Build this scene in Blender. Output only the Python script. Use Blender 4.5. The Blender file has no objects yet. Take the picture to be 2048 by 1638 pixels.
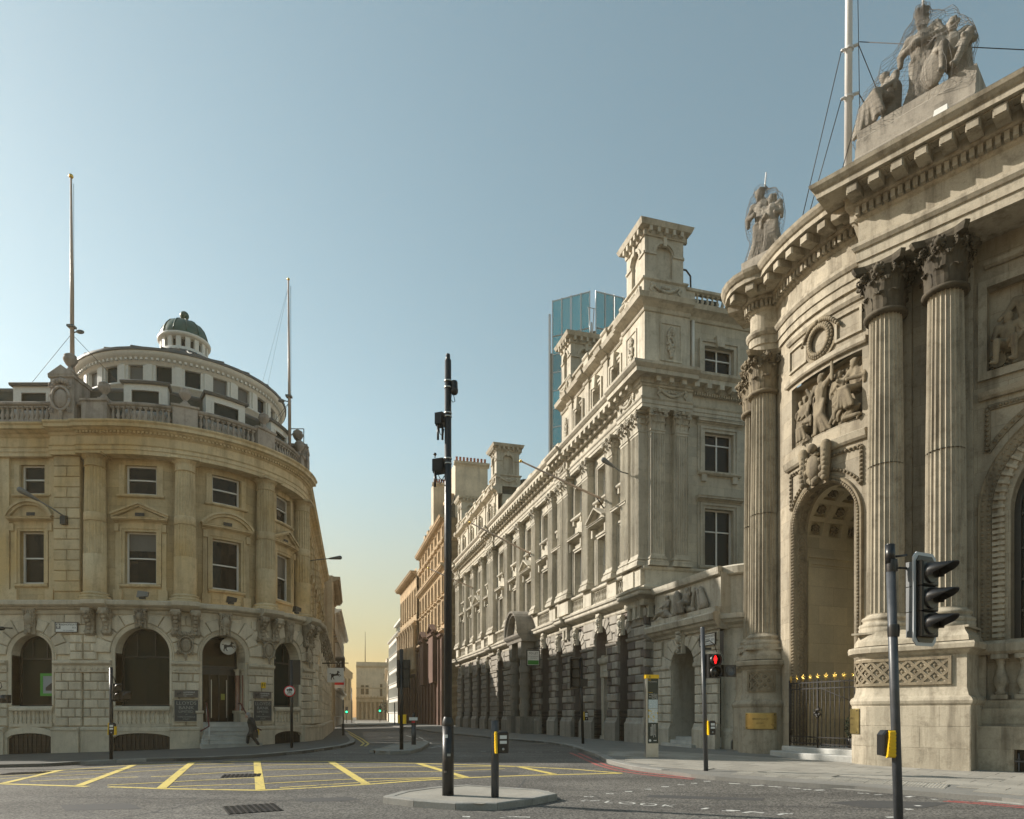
import bpy, bmesh, math, random
from math import sin, cos, pi, radians, sqrt, atan2, hypot
from mathutils import Matrix, Vector
random.seed(7)
SC = bpy.context.scene
COL = SC.collection
# ------------------------------------------------------------------ camera, sky, sun, exposure
cam = bpy.data.cameras.new('camera')
cam.sensor_width = 36.0
cam.lens = 24.0
cam.shift_y = 0.2972
cam.clip_end = 2000
cam_o = bpy.data.objects.new('camera', cam)
COL.objects.link(cam_o)
cam_o.location = (0,0,1.6)
cam_o.rotation_euler = (pi / 2,0,0)
SC.camera = cam_o
SUN_DIR = Vector((-0.945,0.326,0.0)).normalized()
SUN_EL = radians(29.5)
wd = bpy.data.worlds.new('World')
SC.world = wd
wd.use_nodes = True
nt = wd.node_tree
nt.nodes.clear()
sky = nt.nodes.new('ShaderNodeTexSky')
sky.sky_type = 'NISHITA'
sky.sun_disc = False
sky.sun_elevation = SUN_EL
sky.sun_rotation = atan2(SUN_DIR.x, SUN_DIR.y)
sky.altitude = 50
sky.air_density = 1.0
sky.dust_density = 0.7
sky.ozone_density = 1.3
hsv = nt.nodes.new('ShaderNodeHueSaturation')
hsv.inputs['Hue'].default_value = 0.475
hsv.inputs['Saturation'].default_value = 0.84
hsv.inputs['Value'].default_value = 1.0
bgn = nt.nodes.new('ShaderNodeBackground')
bgn.inputs['Strength'].default_value = 0.115
wout = nt.nodes.new('ShaderNodeOutputWorld')
nt.links.new(sky.outputs[0], hsv.inputs['Color'])
tint = nt.nodes.new('ShaderNodeMix')
tint.data_type = 'RGBA'
tint.blend_type = 'MULTIPLY'
tint.inputs[0].default_value = 1.0
tint.inputs[7].default_value = (0.95,1.0,0.93,1)
nt.links.new(hsv.outputs[0], tint.inputs[6])
# warm dusty band low over the horizon, the same all round
tco = nt.nodes.new('ShaderNodeTexCoord')
sxyz = nt.nodes.new('ShaderNodeSeparateXYZ')
nt.links.new(tco.outputs['Generated'], sxyz.inputs[0])
mr = nt.nodes.new('ShaderNodeMapRange')
mr.interpolation_type = 'SMOOTHSTEP'
mr.inputs['From Min'].default_value = 0.04
mr.inputs['From Max'].default_value = 0.40
nt.links.new(sxyz.outputs[2], mr.inputs['Value'])
warm = nt.nodes.new('ShaderNodeMix')
warm.data_type = 'RGBA'
nt.links.new(mr.outputs[0], warm.inputs[0])
warm.inputs[6].default_value = (0.84,0.56,0.33,1)
warm.inputs[7].default_value = (1,1,1,1)
wmul = nt.nodes.new('ShaderNodeMix')
wmul.data_type = 'RGBA'
wmul.blend_type = 'MULTIPLY'
wmul.inputs[0].default_value = 1.0
nt.links.new(tint.outputs[2], wmul.inputs[6])
nt.links.new(warm.outputs[2], wmul.inputs[7])
nt.links.new(wmul.outputs[2], bgn.inputs['Color'])
nt.links.new(bgn.outputs[0], wout.inputs['Surface'])
sl = bpy.data.lights.new('sun', 'SUN')
sl.energy = 5.0
sl.angle = radians(0.5)
sl.color = (1.0,0.92,0.80)
so = bpy.data.objects.new('sun', sl)
COL.objects.link(so)
so.location = (-60,30,60)
sdir = Vector((SUN_DIR.x * cos(SUN_EL), SUN_DIR.y * cos(SUN_EL), sin(SUN_EL)))
so.rotation_euler = sdir.to_track_quat('Z', 'Y').to_euler()
vs = SC.view_settings
vs.view_transform = 'Standard'
vs.look = 'None'
vs.exposure = 0.6
vs.gamma = 1.0
vs.use_curve_mapping = False
cy = SC.cycles
cy.max_bounces = 6
cy.diffuse_bounces = 4
cy.glossy_bounces = 3
cy.transmission_bounces = 4
cy.volume_bounces = 1
cy.transparent_max_bounces = 8
cy.use_denoising = True
cy.caustics_reflective = False
cy.caustics_refractive = False
HAZE_DENSITY = 0.0005

# ------------------------------------------------------------------ helpers
WM = {}                       # world matrix of every object made here
ROOT_LABELS = []


def gz(x, y):
 """height of the road; it falls gently towards the camera and to the left"""
 return -0.015 * max(0.0,26 - max(0.0, y)) - 0.03 * max(0.0,-10 - max(-30.0, x))


def G(px, py, off=0.0):
 """point of the (raised) ground seen at photo pixel px, py"""
 rx = (px - 1024) / 1365.0
 rz = (1428 - py) / 1365.0
 y = 30.0
 for _ in range(40):
  h = 1.6 - gz(rx * y, y) - off
  y = 0.5 * y + 0.5 * (h / -rz)
 return (rx * y, y)


def lin(r, g, b):
 f = lambda c: c / 12.92 if c <= 0.04045 else ((c + 0.055) / 1.055) ** 2.4
 return (f(r / 255), f(g / 255), f(b / 255))


class MB:
 def __init__(s):
  s.v, s.f, s.uv, s.sm, s.mi = [], [], [], [], []

 def add(s, vs, fs, uvs=None, smooth=False, mi=0):
  b = len(s.v)
  s.v.extend(vs)
  s.uv.extend(uvs if uvs else [(p[0], p[2]) for p in vs])
  for f in fs:
   s.f.append([b + i for i in f])
   s.sm.append(smooth)
   s.mi.append(mi)
  return b

 def mesh(s, name, mats):
  me = bpy.data.meshes.new(name)
  me.from_pydata(s.v, [], s.f)
  uvl = me.uv_layers.new(name='uv')
  uv = s.uv
  flat = []
  for f in s.f:
   for i in f:
    flat.extend(uv[i])
  uvl.data.foreach_set('uv', flat)
  me.polygons.foreach_set('use_smooth', s.sm)
  if not isinstance(mats, (list, tuple)):
   mats = [mats]
  for m in mats:
   me.materials.append(m)
  if len(mats) > 1:
   me.polygons.foreach_set('material_index', s.mi)
  me.update()
  return me

 def build(s, name, mats, parent=None, label=None, M=None, kind=None):
  return ob(name, s.mesh(name, mats), parent, M, label, kind)


def ob(name, data, parent=None, M=None, label=None, kind=None):
 o = bpy.data.objects.new(name, data)
 COL.objects.link(o)
 if M is None:
  M = Matrix.Identity(4)
 if parent is not None:
  o.parent = parent
  o.matrix_parent_inverse = WM[parent.name].inverted()
 o.matrix_basis = M
 WM[o.name] = M.copy()
 if label:
  o['label'] = label
 if kind:
  o['kind'] = kind
 return o


def thing(name, label, cat, loc=(0,0,0), group=None, M=None, data=None):
 M = M or Matrix.Translation(loc)
 o = ob(name, data, None, M, label)
 o['category'] = cat
 if group:
  o['group'] = group
 return o


def tag(o, label, cat, group=None):
 o['label'] = label
 o['category'] = cat
 if group:
  o['group'] = group
 return o


def struct(o, label=None, cat=None):
 o['kind'] = 'structure'
 if label:
  o['label'] = label
 if cat:
  o['category'] = cat
 return o


def copy_tree(o, M, label=None, parent=None, group=None):
 """copy of a thing with its parts and sub-parts, root placed at M"""
 c = o.copy()
 COL.objects.link(c)
 if parent is None:
  c.matrix_basis = M
  if label:
   c['label'] = label
  if group:
   c['group'] = group
 else:
  c.parent = parent
  c.matrix_parent_inverse = o.matrix_parent_inverse
 WM[c.name] = M if parent is None else WM[parent.name] @ o.matrix_parent_inverse @ o.matrix_basis
 for ch in KIDS(o):
  copy_tree(ch, None, None, c)
 return c


def KIDS(o):
 return [x for x in bpy.data.objects if x.parent == o]


# --- frames: (u to the right seen from outside, d outwards, z up) -> world
class Line:
 def __init__(s, x, y, nx, ny):
  l = hypot(nx, ny)
  s.x, s.y, s.n = x, y, (nx / l, ny / l)
  s.t = (-s.n[1], s.n[0])

 def __call__(s, u, d, z):
  return (s.x + s.t[0] * u + s.n[0] * d, s.y + s.t[1] * u + s.n[1] * d, z)

 def nt(s, u):
  return s.n, s.t

 def place(s, u, d, z, k=1.0):
  n, t = s.nt(u)
  p = s(u, d, z)
  return Matrix(((t[0] * k, -n[0] * k, 0, p[0]),(t[1] * k, -n[1] * k, 0, p[1]),(0,0, k, p[2]),(0,0,0,1)))

 def seg(s, u0, u1):
  return 1


class Bow(Line):
 """straight for u<0, convex arc of radius r for 0<u<L, straight again after"""
 def __init__(s, cx, cy, r, a0, a1):
  s.cx, s.cy, s.r, s.a0, s.a1 = cx, cy, r, a0, a1
  s.L = r * (a1 - a0)

 def nt(s, u):
  a = s.a0 + min(max(u, 0), s.L) / s.r
  n = (cos(a), sin(a))
  return n, (-n[1], n[0])

 def __call__(s, u, d, z):
  uc = min(max(u, 0), s.L)
  n, t = s.nt(u)
  e = u - uc
  return (s.cx + n[0] * (s.r + d) + t[0] * e, s.cy + n[1] * (s.r + d) + t[1] * e, z)

 def seg(s, u0, u1):
  lo, hi = max(u0,0), min(u1, s.L)
  return max(1, int(math.ceil((hi - lo) / s.r / radians(5)))) if hi > lo else 1


def ID(u, d, z):
 return (u, -d, z)


ID.seg = lambda a, b: 1


def cuts(F, u0, u1):
 n = F.seg(u0, u1) if hasattr(F, 'seg') else 1
 us = [u0 + (u1 - u0) * i / n for i in range(n + 1)]
 if isinstance(F, Bow):
  for b in (0, F.L):
   if u0 + 1e-4 < b < u1 - 1e-4 and all(abs(b - q) > 1e-4 for q in us):
    us.append(b)
  us.sort()
 return us


def prof(mb, F, u0, u1, pts, smooth=False, mi=0, miter0=0.0, miter1=0.0):
 """sweep the closed polygon pts [(d, z)...] along u; miter: extra u per d at the ends"""
 us = cuts(F, u0, u1)
 n = len(pts)
 vs, uv = [], []
 L = [0.0]
 for k in range(1, n):
  L.append(L[-1] + hypot(pts[k][0] - pts[k - 1][0], pts[k][1] - pts[k - 1][1]))
 for i, u in enumerate(us):
  for k, (d, z) in enumerate(pts):
   uu = u
   if i == 0:
    uu = u - miter0 * d
   if i == len(us) - 1:
    uu = u + miter1 * d
   vs.append(F(uu, d, z))
   uv.append((uu, z + 0.3 * d))
 fs = []
 for i in range(len(us) - 1):
  for k in range(n):
   a, b = i * n + k, i * n + (k + 1) % n
   fs.append((a, b, b + n, a + n))
 fs.append(tuple(range(n))[::-1])
 fs.append(tuple((len(us) - 1) * n + k for k in range(n)))
 mb.add(vs, fs, uv, smooth, mi)


def box(mb, F, u0, u1, d0, d1, z0, z1, mi=0):
 prof(mb, F, u0, u1, [(d0, z0),(d1, z0),(d1, z1),(d0, z1)], False, mi)


def stairprof(d0, steps):
 """closed polygon from a back line d0 and outward outline [(d,z)...] bottom to top"""
 return [(d0, steps[0][1])] + list(steps) + [(d0, steps[-1][1])]


def hole_wall(mb, F, u0, u1, z0, z1, d, holes, depth=0.3, mi=0):
 """front sheet at d with rectangular holes [(ua,ub,za,zb)] and their reveals"""
 us = set(cuts(F, u0, u1)) | {u0, u1}
 zs = {z0, z1}
 for h in holes:
  us |= {h[0], h[1]}
  zs |= {h[2], h[3]}
 us = sorted(us)
 zs = sorted(zs)
 for i in range(len(us) - 1):
  if us[i + 1] - us[i] < 1e-5:
   continue
  for j in range(len(zs) - 1):
   uc, zc = (us[i] + us[i + 1]) / 2,(zs[j] + zs[j + 1]) / 2
   if any(a < uc < b and c < zc < e for a, b, c, e in holes):
    continue
   q = [(us[i], zs[j]),(us[i + 1], zs[j]),(us[i + 1], zs[j + 1]),(us[i], zs[j + 1])]
   mb.add([F(a, d, b) for a, b in q], [(0,1,2,3)], q, False, mi)
 for a, b, c, e in holes:
  k = [(a, c),(b, c),(b, e),(a, e)]
  for i in range(4):
   p, q = k[i], k[(i + 1) % 4]
   mb.add([F(p[0], d, p[1]), F(q[0], d, q[1]), F(q[0], d - depth, q[1]), F(p[0], d - depth, p[1])], [(0,1,2,3)],
                   [(p[0], p[1]),(q[0], q[1]),(q[0] + depth, q[1]),(p[0] + depth, p[1])], False, mi)


def arch_pts(uc, r, zs, zb, n=16, rz=None):
 rz = rz or r
 p = [(uc - r, zb)]
 for i in range(n + 1):
  a = pi - pi * i / n
  p.append((uc + r * cos(a), zs + rz * sin(a)))
 p.append((uc + r, zb))
 return p


def arch_wall(mb, F, u0, u1, z0, z1, d, uc, r, zs, zb, depth=0.4, n=16, mi=0, rz=None):
 """front sheet with one round-headed opening, with its reveal"""
 rz = rz or r
 def quad(q):
  mb.add([F(a, d, b) for a, b in q], [(0,1,2,3)], q, False, mi)
 def rect(a0, a1, b0, b1):
  if a1 - a0 < 1e-4 or b1 - b0 < 1e-4:
   return
  us = cuts(F, a0, a1)
  for i in range(len(us) - 1):
   quad([(us[i], b0),(us[i + 1], b0),(us[i + 1], b1),(us[i], b1)])
 rect(u0, uc - r, z0, z1)
 rect(uc + r, u1, z0, z1)
 rect(uc - r, uc + r, z0, zb)
 P = arch_pts(uc, r, zs, zb, n, rz)
 for i in range(1, n + 1):
  a, b = P[i], P[i + 1]
  quad([a, b, (b[0], z1),(a[0], z1)])
 for i in range(len(P) - 1):
  p, q = P[i], P[i + 1]
  mb.add([F(p[0], d, p[1]), F(q[0], d, q[1]), F(q[0], d - depth, q[1]), F(p[0], d - depth, p[1])], [(0,1,2,3)],
               [(p[0], p[1]),(q[0], q[1]),(q[0] + depth, q[1]),(p[0] + depth, p[1])], 1 <= i <= n, mi)


def arch_mould(mb, F, uc, r, zs, pts, n=18, legs=0.0, a0=0.0, a1=pi, smooth=False, mi=0, rz=None):
 """sweep the polygon pts [(dr, d)] round an arch of radius r (dr outward); legs: straight length below the spring"""
 st = []
 if legs > 0:
  st.append((uc + r, zs - legs, 1,0))
 for i in range(n + 1):
  a = a0 + (a1 - a0) * i / n
  st.append((uc + r * cos(a), zs + (rz or r) * sin(a), cos(a), sin(a)))
 if legs > 0:
  st.append((uc - r, zs - legs, -1,0))
 m = len(pts)
 vs, uv, fs = [], [], []
 for (u, z, cu, cz) in st:
  for dr, d in pts:
   vs.append(F(u + cu * dr, d, z + cz * dr))
   uv.append((u + cu * dr, z + cz * dr))
 for i in range(len(st) - 1):
  for k in range(m):
   a, b = i * m + k, i * m + (k + 1) % m
   fs.append((a, a + m, b + m, b))
 fs.append(tuple(range(m)))
 fs.append(tuple((len(st) - 1) * m + k for k in range(m))[::-1])
 mb.add(vs, fs, uv, smooth, mi)


def arch_fill(mb, F, uc, r, zs, zb, d0, d1, n=12, rz=None):
 """solid round-headed panel made of upright strips, so that it follows a curved wall"""
 rz = rz or r
 for i in range(n):
  a, b = uc - r + 2 * r * i / n, uc - r + 2 * r * (i + 1) / n
  q = [zs + rz * sqrt(max(0,1 - ((x - uc) / r) ** 2)) for x in (a, b)]
  vs = [F(a, d1, zb), F(b, d1, zb), F(b, d1, q[1]), F(a, d1, q[0]), F(a, d0, q[0]), F(b, d0, q[1])]
  mb.add(vs, [(0,1,2,3),(3,2,5,4)])


def poly_slab(mb, F, pts, d0, d1, mi=0, ch=0.0):
 """extruded polygon [(u,z)] from d0 to d1, chamfered front edge"""
 n = len(pts)
 cu = sum(p[0] for p in pts) / n
 cz = sum(p[1] for p in pts) / n
 vs = [F(a, d0, b) for a, b in pts]
 uv = list(pts)
 if ch:
  ins = []
  for i in range(n):
   p0, p1, p2 = pts[i - 1], pts[i], pts[(i + 1) % n]
   e1 = Vector((p1[0] - p0[0], p1[1] - p0[1])).normalized()
   e2 = Vector((p2[0] - p1[0], p2[1] - p1[1])).normalized()
   n1, n2 = Vector((-e1.y, e1.x)), Vector((-e2.y, e2.x))
   if n1.dot(Vector((cu - p1[0], cz - p1[1]))) < 0:
    n1.negate()
   if n2.dot(Vector((cu - p1[0], cz - p1[1]))) < 0:
    n2.negate()
   m = (n1 + n2)
   m = m / max(0.35, m.length_squared / 2)
   ins.append((p1[0] + m.x * ch, p1[1] + m.y * ch))
  vs += [F(a, d1 - ch, b) for a, b in pts] + [F(a, d1, b) for a, b in ins]
  uv += list(pts) + ins
  L = 3
 else:
  vs += [F(a, d1, b) for a, b in pts]
  uv += list(pts)
  L = 2
 fs = []
 for l in range(L - 1):
  for i in range(n):
   j = (i + 1) % n
   fs.append((l * n + i, l * n + j, l * n + n + j, l * n + n + i))
 fs.append(tuple((L - 1) * n + i for i in range(n)))
 mb.add(vs, fs, uv, False, mi)


def lathe(mb, F, uc, dc, pts, n=16, smooth=True, mi=0, a0=0.0, a1=2 * pi, cap=True, flute=0, fdepth=0.0, sq=1.0):
 """turn pts [(r,z)] about a vertical axis; flute = number of flutes"""
 full = abs(a1 - a0 - 2 * pi) < 1e-6
 m = n if full else n + 1
 vs, uv = [], []
 for r, z in pts:
  for i in range(m):
   a = a0 + (a1 - a0) * i / n
   rr = r
   if flute:
    ph = (i * flute / n) % 1.0
    rr = r - fdepth * (1.0 if 0.2 < ph < 0.8 else 0.0) * (1 if fdepth else 0)
   vs.append(F(uc + rr * cos(a), dc + rr * sin(a) * sq, z))
   uv.append((a * pts[0][0], z))
 fs = []
 for k in range(len(pts) - 1):
  for i in range(n):
   j = (i + 1) % m
   fs.append((k * m + i, k * m + j, k * m + m + j, k * m + m + i))
 mb.add(vs, fs, uv, smooth, mi)
 if cap and full:
  for k, (r, z) in ((0, pts[0]),(len(pts) - 1, pts[-1])):
   if r > 1e-3:
    mb.add([F(uc + r * cos(2 * pi * i / n), dc + sq * r * sin(2 * pi * i / n), z) for i in range(n)], [tuple(range(n))], None, False, mi)


def tube(mb, pts, r, n=6, mi=0, smooth=True, r1=None):
 """round tube through world points"""
 pts = [Vector(p) for p in pts]
 vs, fs = [], []
 up = Vector((0,0,1))
 for i, p in enumerate(pts):
  t = (pts[min(i + 1, len(pts) - 1)] - pts[max(i - 1,0)]).normalized()
  a = t.cross(up)
  if a.length < 1e-3:
   a = Vector((1,0,0))
  a.normalize()
  b = t.cross(a).normalized()
  rr = r if r1 is None else r + (r1 - r) * i / (len(pts) - 1)
  for k in range(n):
   w = 2 * pi * k / n
   q = p + a * (rr * cos(w)) + b * (rr * sin(w))
   vs.append(tuple(q))
 for i in range(len(pts) - 1):
  for k in range(n):
   j = (k + 1) % n
   fs.append((i * n + k, i * n + j, i * n + n + j, i * n + n + k))
 fs.append(tuple(range(n))[::-1])
 fs.append(tuple((len(pts) - 1) * n + k for k in range(n)))
 mb.add(vs, fs, None, smooth, mi)


def ball(mb, c, r, sx=1, sy=1, sz=1, n=10, m=7, mi=0, rot=None):
 vs, fs = [], []
 c = Vector(c)
 for i in range(m + 1):
  th = pi * i / m
  for k in range(n):
   ph = 2 * pi * k / n
   p = Vector((r * sx * sin(th) * cos(ph), r * sy * sin(th) * sin(ph), r * sz * cos(th)))
   if rot:
    p = rot @ p
   vs.append(tuple(c + p))
 for i in range(m):
  for k in range(n):
   j = (k + 1) % n
   fs.append((i * n + k, (i + 1) * n + k, (i + 1) * n + j, i * n + j))
 mb.add(vs, fs, None, True, mi)


def caps(mb, p0, p1, r0, r1, n=8):
 """closed tapered capsule"""
 p0, p1 = Vector(p0), Vector(p1)
 ax = p1 - p0
 l = ax.length
 ax = ax.normalized() if l > 1e-6 else Vector((0,0,1))
 a = ax.orthogonal().normalized()
 b = ax.cross(a)
 rings = [(-r0 * 0.98, r0 * 0.12),(-r0 * 0.7, r0 * 0.7),(0, r0),(l, r1),(l + r1 * 0.7, r1 * 0.7),(l + r1 * 0.98, r1 * 0.12)]
 vs, fs = [], []
 for h, r in rings:
  for k in range(n):
   w = 2 * pi * k / n
   vs.append(tuple(p0 + ax * h + a * (r * cos(w)) + b * (r * sin(w))))
 for i in range(len(rings) - 1):
  for k in range(n):
   j = (k + 1) % n
   fs.append((i * n + k, i * n + j, i * n + n + j, i * n + n + k))
 fs.append(tuple(range(n))[::-1])
 fs.append(tuple((len(rings) - 1) * n + k for k in range(n)))
 mb.add(vs, fs, None, True)


def sculpt(mb, voxel, mat, smooth=4, name='sculpture'):
 """fuse overlapping closed lumps into one continuous skin (voxel remesh)"""
 me = mb.mesh('tmp', mat)
 o = bpy.data.objects.new('tmp', me)
 COL.objects.link(o)
 m = o.modifiers.new('r', 'REMESH')
 m.mode = 'VOXEL'
 m.voxel_size = voxel
 m.use_smooth_shade = True
 s = o.modifiers.new('s', 'SMOOTH')
 s.iterations = smooth
 s.factor = 0.5
 dg = bpy.context.evaluated_depsgraph_get()
 r = bpy.data.meshes.new_from_object(o.evaluated_get(dg))
 bpy.data.objects.remove(o)
 r.name = name
 r.materials.clear()
 r.materials.append(mat)
 r.polygons.foreach_set('use_smooth', [True] * len(r.polygons))
 return r


STONE_CACHE = {}


def stone_mesh(w, h, dep, mat, ch=0.035):
 key = (round(w, 2), round(h, 2), round(dep, 2), mat.name, ch)
 if key not in STONE_CACHE:
  w, h, dep = key[:3]
  mb = MB()
  g = 0.012
  poly_slab(mb, ID, [(-w / 2 + g, g),(w / 2 - g, g),(w / 2 - g, h - g),(-w / 2 + g, h - g)], 0, dep, 0, ch)
  STONE_CACHE[key] = mb.mesh('stone', mat)
 return STONE_CACHE[key]


STUFF = {}


def stone(parent, F, uc, z, w, h, d, dep, mat, joined=None, ch=0.035, name='stone'):
 if joined is not None:
  g = 0.012
  poly_slab(joined, F, [(uc - w / 2 + g, z + g),(uc + w / 2 - g, z + g),(uc + w / 2 - g, z + h - g),(uc - w / 2 + g, z + h - g)], d, d + dep, 0, ch)
  return
 return ob(name, stone_mesh(w, h, dep, mat, ch), parent, F.place(uc, d, z))


def courses(parent, F, u0, u1, z0, z1, rowh, lens, d, dep, mat, joined=None, ch=0.035, jump=0.0, start=0, name='stone'):
 """courses of blocks between u0 and u1 with staggered joints"""
 nrow = max(1, round((z1 - z0) / rowh))
 rh = (z1 - z0) / nrow
 W = u1 - u0
 for i in range(nrow):
  nb = max(1, round(W / lens))
  if (i + start) % 2 == 0 or nb == 1:
   e = [u0 + W * k / nb for k in range(nb + 1)]
   if nb == 1 and (i + start) % 2 == 1 and W > lens * 0.75:
    e = [u0, u0 + W / 2, u1]
  else:
   e = [u0] + [u0 + W * (k + 0.5) / nb for k in range(nb)] + [u1]
  for a, b in zip(e[:-1], e[1:]):
   stone(parent, F, (a + b) / 2, z0 + i * rh, b - a, rh, d, dep + (jump if i % 2 else 0), random.choice(mat) if isinstance(mat, list) else mat, joined, ch, name)


def voussoirs(parent, F, uc, r, zs, L, d, dep, mat, n=9, skip_key=True, joined=None, top=None, ch=0.03):
 """radial arch stones of length L; top: flat course height they are cut to"""
 for i in range(n):
  if skip_key and i == n // 2:
   continue
  a0, a1 = pi * i / n + 0.012, pi * (i + 1) / n - 0.012
  P = [(uc + r * cos(a0), zs + r * sin(a0)),(uc + r * cos((a0 + a1) / 2), zs + r * sin((a0 + a1) / 2)),(uc + r * cos(a1), zs + r * sin(a1))]
  q = r + L + (0.18 if (i % 2 == 0) else 0)
  O = []
  for a in (a1, a0):
   qq = q
   if top is not None and zs + q * sin(a) > top:
    qq = (top - zs) / sin(a)
   O.append((uc + qq * cos(a), zs + qq * sin(a)))
  P += O
  if joined is not None:
   poly_slab(joined, F, P, d, d + dep, 0, ch)
  else:
   mb = MB()
   poly_slab(mb, F, P, d, d + dep, 0, ch)
   mb.build('arch_stone', mat, parent)
# ------------------------------------------------------------------ materials
MAT = {}


def new_mat(name):
 m = bpy.data.materials.new(name)
 m.use_nodes = True
 MAT[name] = m
 n = m.node_tree
 return m, n, n.nodes['Principled BSDF']


def N(nt, t, **kw):
 n = nt.nodes.new(t)
 for k, v in kw.items():
  if k in ('operation', 'blend_type', 'data_type', 'feature', 'noise_dimensions', 'vector_type', 'distance', 'offset', 'offset_frequency', 'squash'):
   setattr(n, k, v)
  else:
   n.inputs[k.replace('_', ' ')].default_value = v
 return n


def ramp(nt, src, p0, p1, c0=0.0, c1=1.0):
 r = nt.nodes.new('ShaderNodeMapRange')
 r.inputs['From Min'].default_value = p0
 r.inputs['From Max'].default_value = p1
 r.inputs['To Min'].default_value = c0
 r.inputs['To Max'].default_value = c1
 nt.links.new(src, r.inputs['Value'])
 return r.outputs[0]


def mixc(nt, fac, a, b, mode='MIX'):
 m = nt.nodes.new('ShaderNodeMix')
 m.data_type = 'RGBA'
 m.blend_type = mode
 for key, v in ((0, fac),(6, a),(7, b)):
  if hasattr(v, 'is_linked') or isinstance(v, bpy.types.NodeSocket):
   nt.links.new(v, m.inputs[key])
  elif key == 0:
   m.inputs[0].default_value = v
  else:
   m.inputs[key].default_value = (v[0], v[1], v[2], 1)
 return m.outputs[2]


def stone_mat(name, base, stain, warm=None, streak=0.6, joints=None, rough=0.85, bump=0.25, tone=0.16, objvar=0.10, pits=0.0, tint2=None, scale=1.0):
 """weathered stone: broad tone changes, rain streaks, soot blotches, fine grain; joints = (w, h) of ashlar blocks"""
 m, nt, bs = new_mat(name)
 L = nt.links.new
 geo = nt.nodes.new('ShaderNodeNewGeometry')
 pos = geo.outputs['Position']
 n1 = N(nt, 'ShaderNodeTexNoise', Scale=0.55 * scale, Detail=5.0, Roughness=0.6)
 L(pos, n1.inputs['Vector'])
 c = mixc(nt, ramp(nt, n1.outputs[0], 0.3,0.7), tuple(x * (1 - tone) for x in base), tuple(min(1, x * (1 + tone)) for x in base))
 if warm:
  n4 = N(nt, 'ShaderNodeTexNoise', Scale=0.28 * scale, Detail=3.0)
  mp4 = nt.nodes.new('ShaderNodeMapping')
  mp4.inputs['Location'].default_value = (13, 7, 3)
  L(pos, mp4.inputs['Vector'])
  L(mp4.outputs[0], n4.inputs['Vector'])
  c = mixc(nt, ramp(nt, n4.outputs[0], 0.42,0.66), c, warm)
 bsrc = None
 if joints:
  uv = nt.nodes.new('ShaderNodeUVMap')
  br = nt.nodes.new('ShaderNodeTexBrick')
  br.inputs['Scale'].default_value = 1.0
  br.inputs['Brick Width'].default_value = joints[0]
  br.inputs['Row Height'].default_value = joints[1]
  br.inputs['Mortar Size'].default_value = 0.006
  br.inputs['Mortar Smooth'].default_value = 0.3
  br.inputs['Color1'].default_value = (0.80, 0.80, 0.80, 1)
  br.inputs['Color2'].default_value = (1.12, 1.10, 1.06, 1)
  br.inputs['Mortar'].default_value = (0.55, 0.52, 0.48, 1)
  L(uv.outputs[0], br.inputs['Vector'])
  c = mixc(nt, 0.75, c, br.outputs['Color'], 'MULTIPLY')
  bsrc = br.outputs['Fac']
 # rain streaks
 mp = nt.nodes.new('ShaderNodeMapping')
 mp.inputs['Scale'].default_value = (2.2, 2.2, 0.22)
 L(pos, mp.inputs['Vector'])
 n2 = N(nt, 'ShaderNodeTexNoise', Scale=1.0, Detail=6.0, Roughness=0.65)
 L(mp.outputs[0], n2.inputs['Vector'])
 f2 = ramp(nt, n2.outputs[0], 0.48,0.72,0.0, streak)
 c = mixc(nt, f2, c, stain)
 n5 = N(nt, 'ShaderNodeTexNoise', Scale=3.1, Detail=8.0, Roughness=0.7)
 L(pos, n5.inputs['Vector'])
 c = mixc(nt, ramp(nt, n5.outputs[0], 0.5,0.75,0.0, streak * 0.8), c, stain)
 # grain
 n3 = N(nt, 'ShaderNodeTexNoise', Scale=26.0, Detail=4.0, Roughness=0.7)
 L(pos, n3.inputs['Vector'])
 c = mixc(nt, 0.5, c, mixc(nt, ramp(nt, n3.outputs[0], 0.3, 0.7), (0.72, 0.72, 0.72), (1.15, 1.15, 1.15)), 'MULTIPLY')
 oi = nt.nodes.new('ShaderNodeObjectInfo')
 rv = ramp(nt, oi.outputs['Random'], 0, 1, 1 - objvar, 1 + objvar)
 cm = nt.nodes.new('ShaderNodeCombineColor')
 for i in range(3):
  L(rv, cm.inputs[i])
 c = mixc(nt, 1.0, c, cm.outputs[0], 'MULTIPLY')
 L(c, bs.inputs['Base Color'])
 bs.inputs['Roughness'].default_value = rough
 bs.inputs['Specular IOR Level'].default_value = 0.25
 b1 = nt.nodes.new('ShaderNodeBump')
 b1.inputs['Strength'].default_value = bump
 b1.inputs['Distance'].default_value = 0.02
 L(n5.outputs[0], b1.inputs['Height'])
 out = b1.outputs[0]
 if bsrc is not None:
  b2 = nt.nodes.new('ShaderNodeBump')
  b2.invert = True
  b2.inputs['Strength'].default_value = 0.6
  b2.inputs['Distance'].default_value = 0.02
  L(bsrc, b2.inputs['Height'])
  L(out, b2.inputs['Normal'])
  out = b2.outputs[0]
 L(out, bs.inputs['Normal'])
 return m


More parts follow.
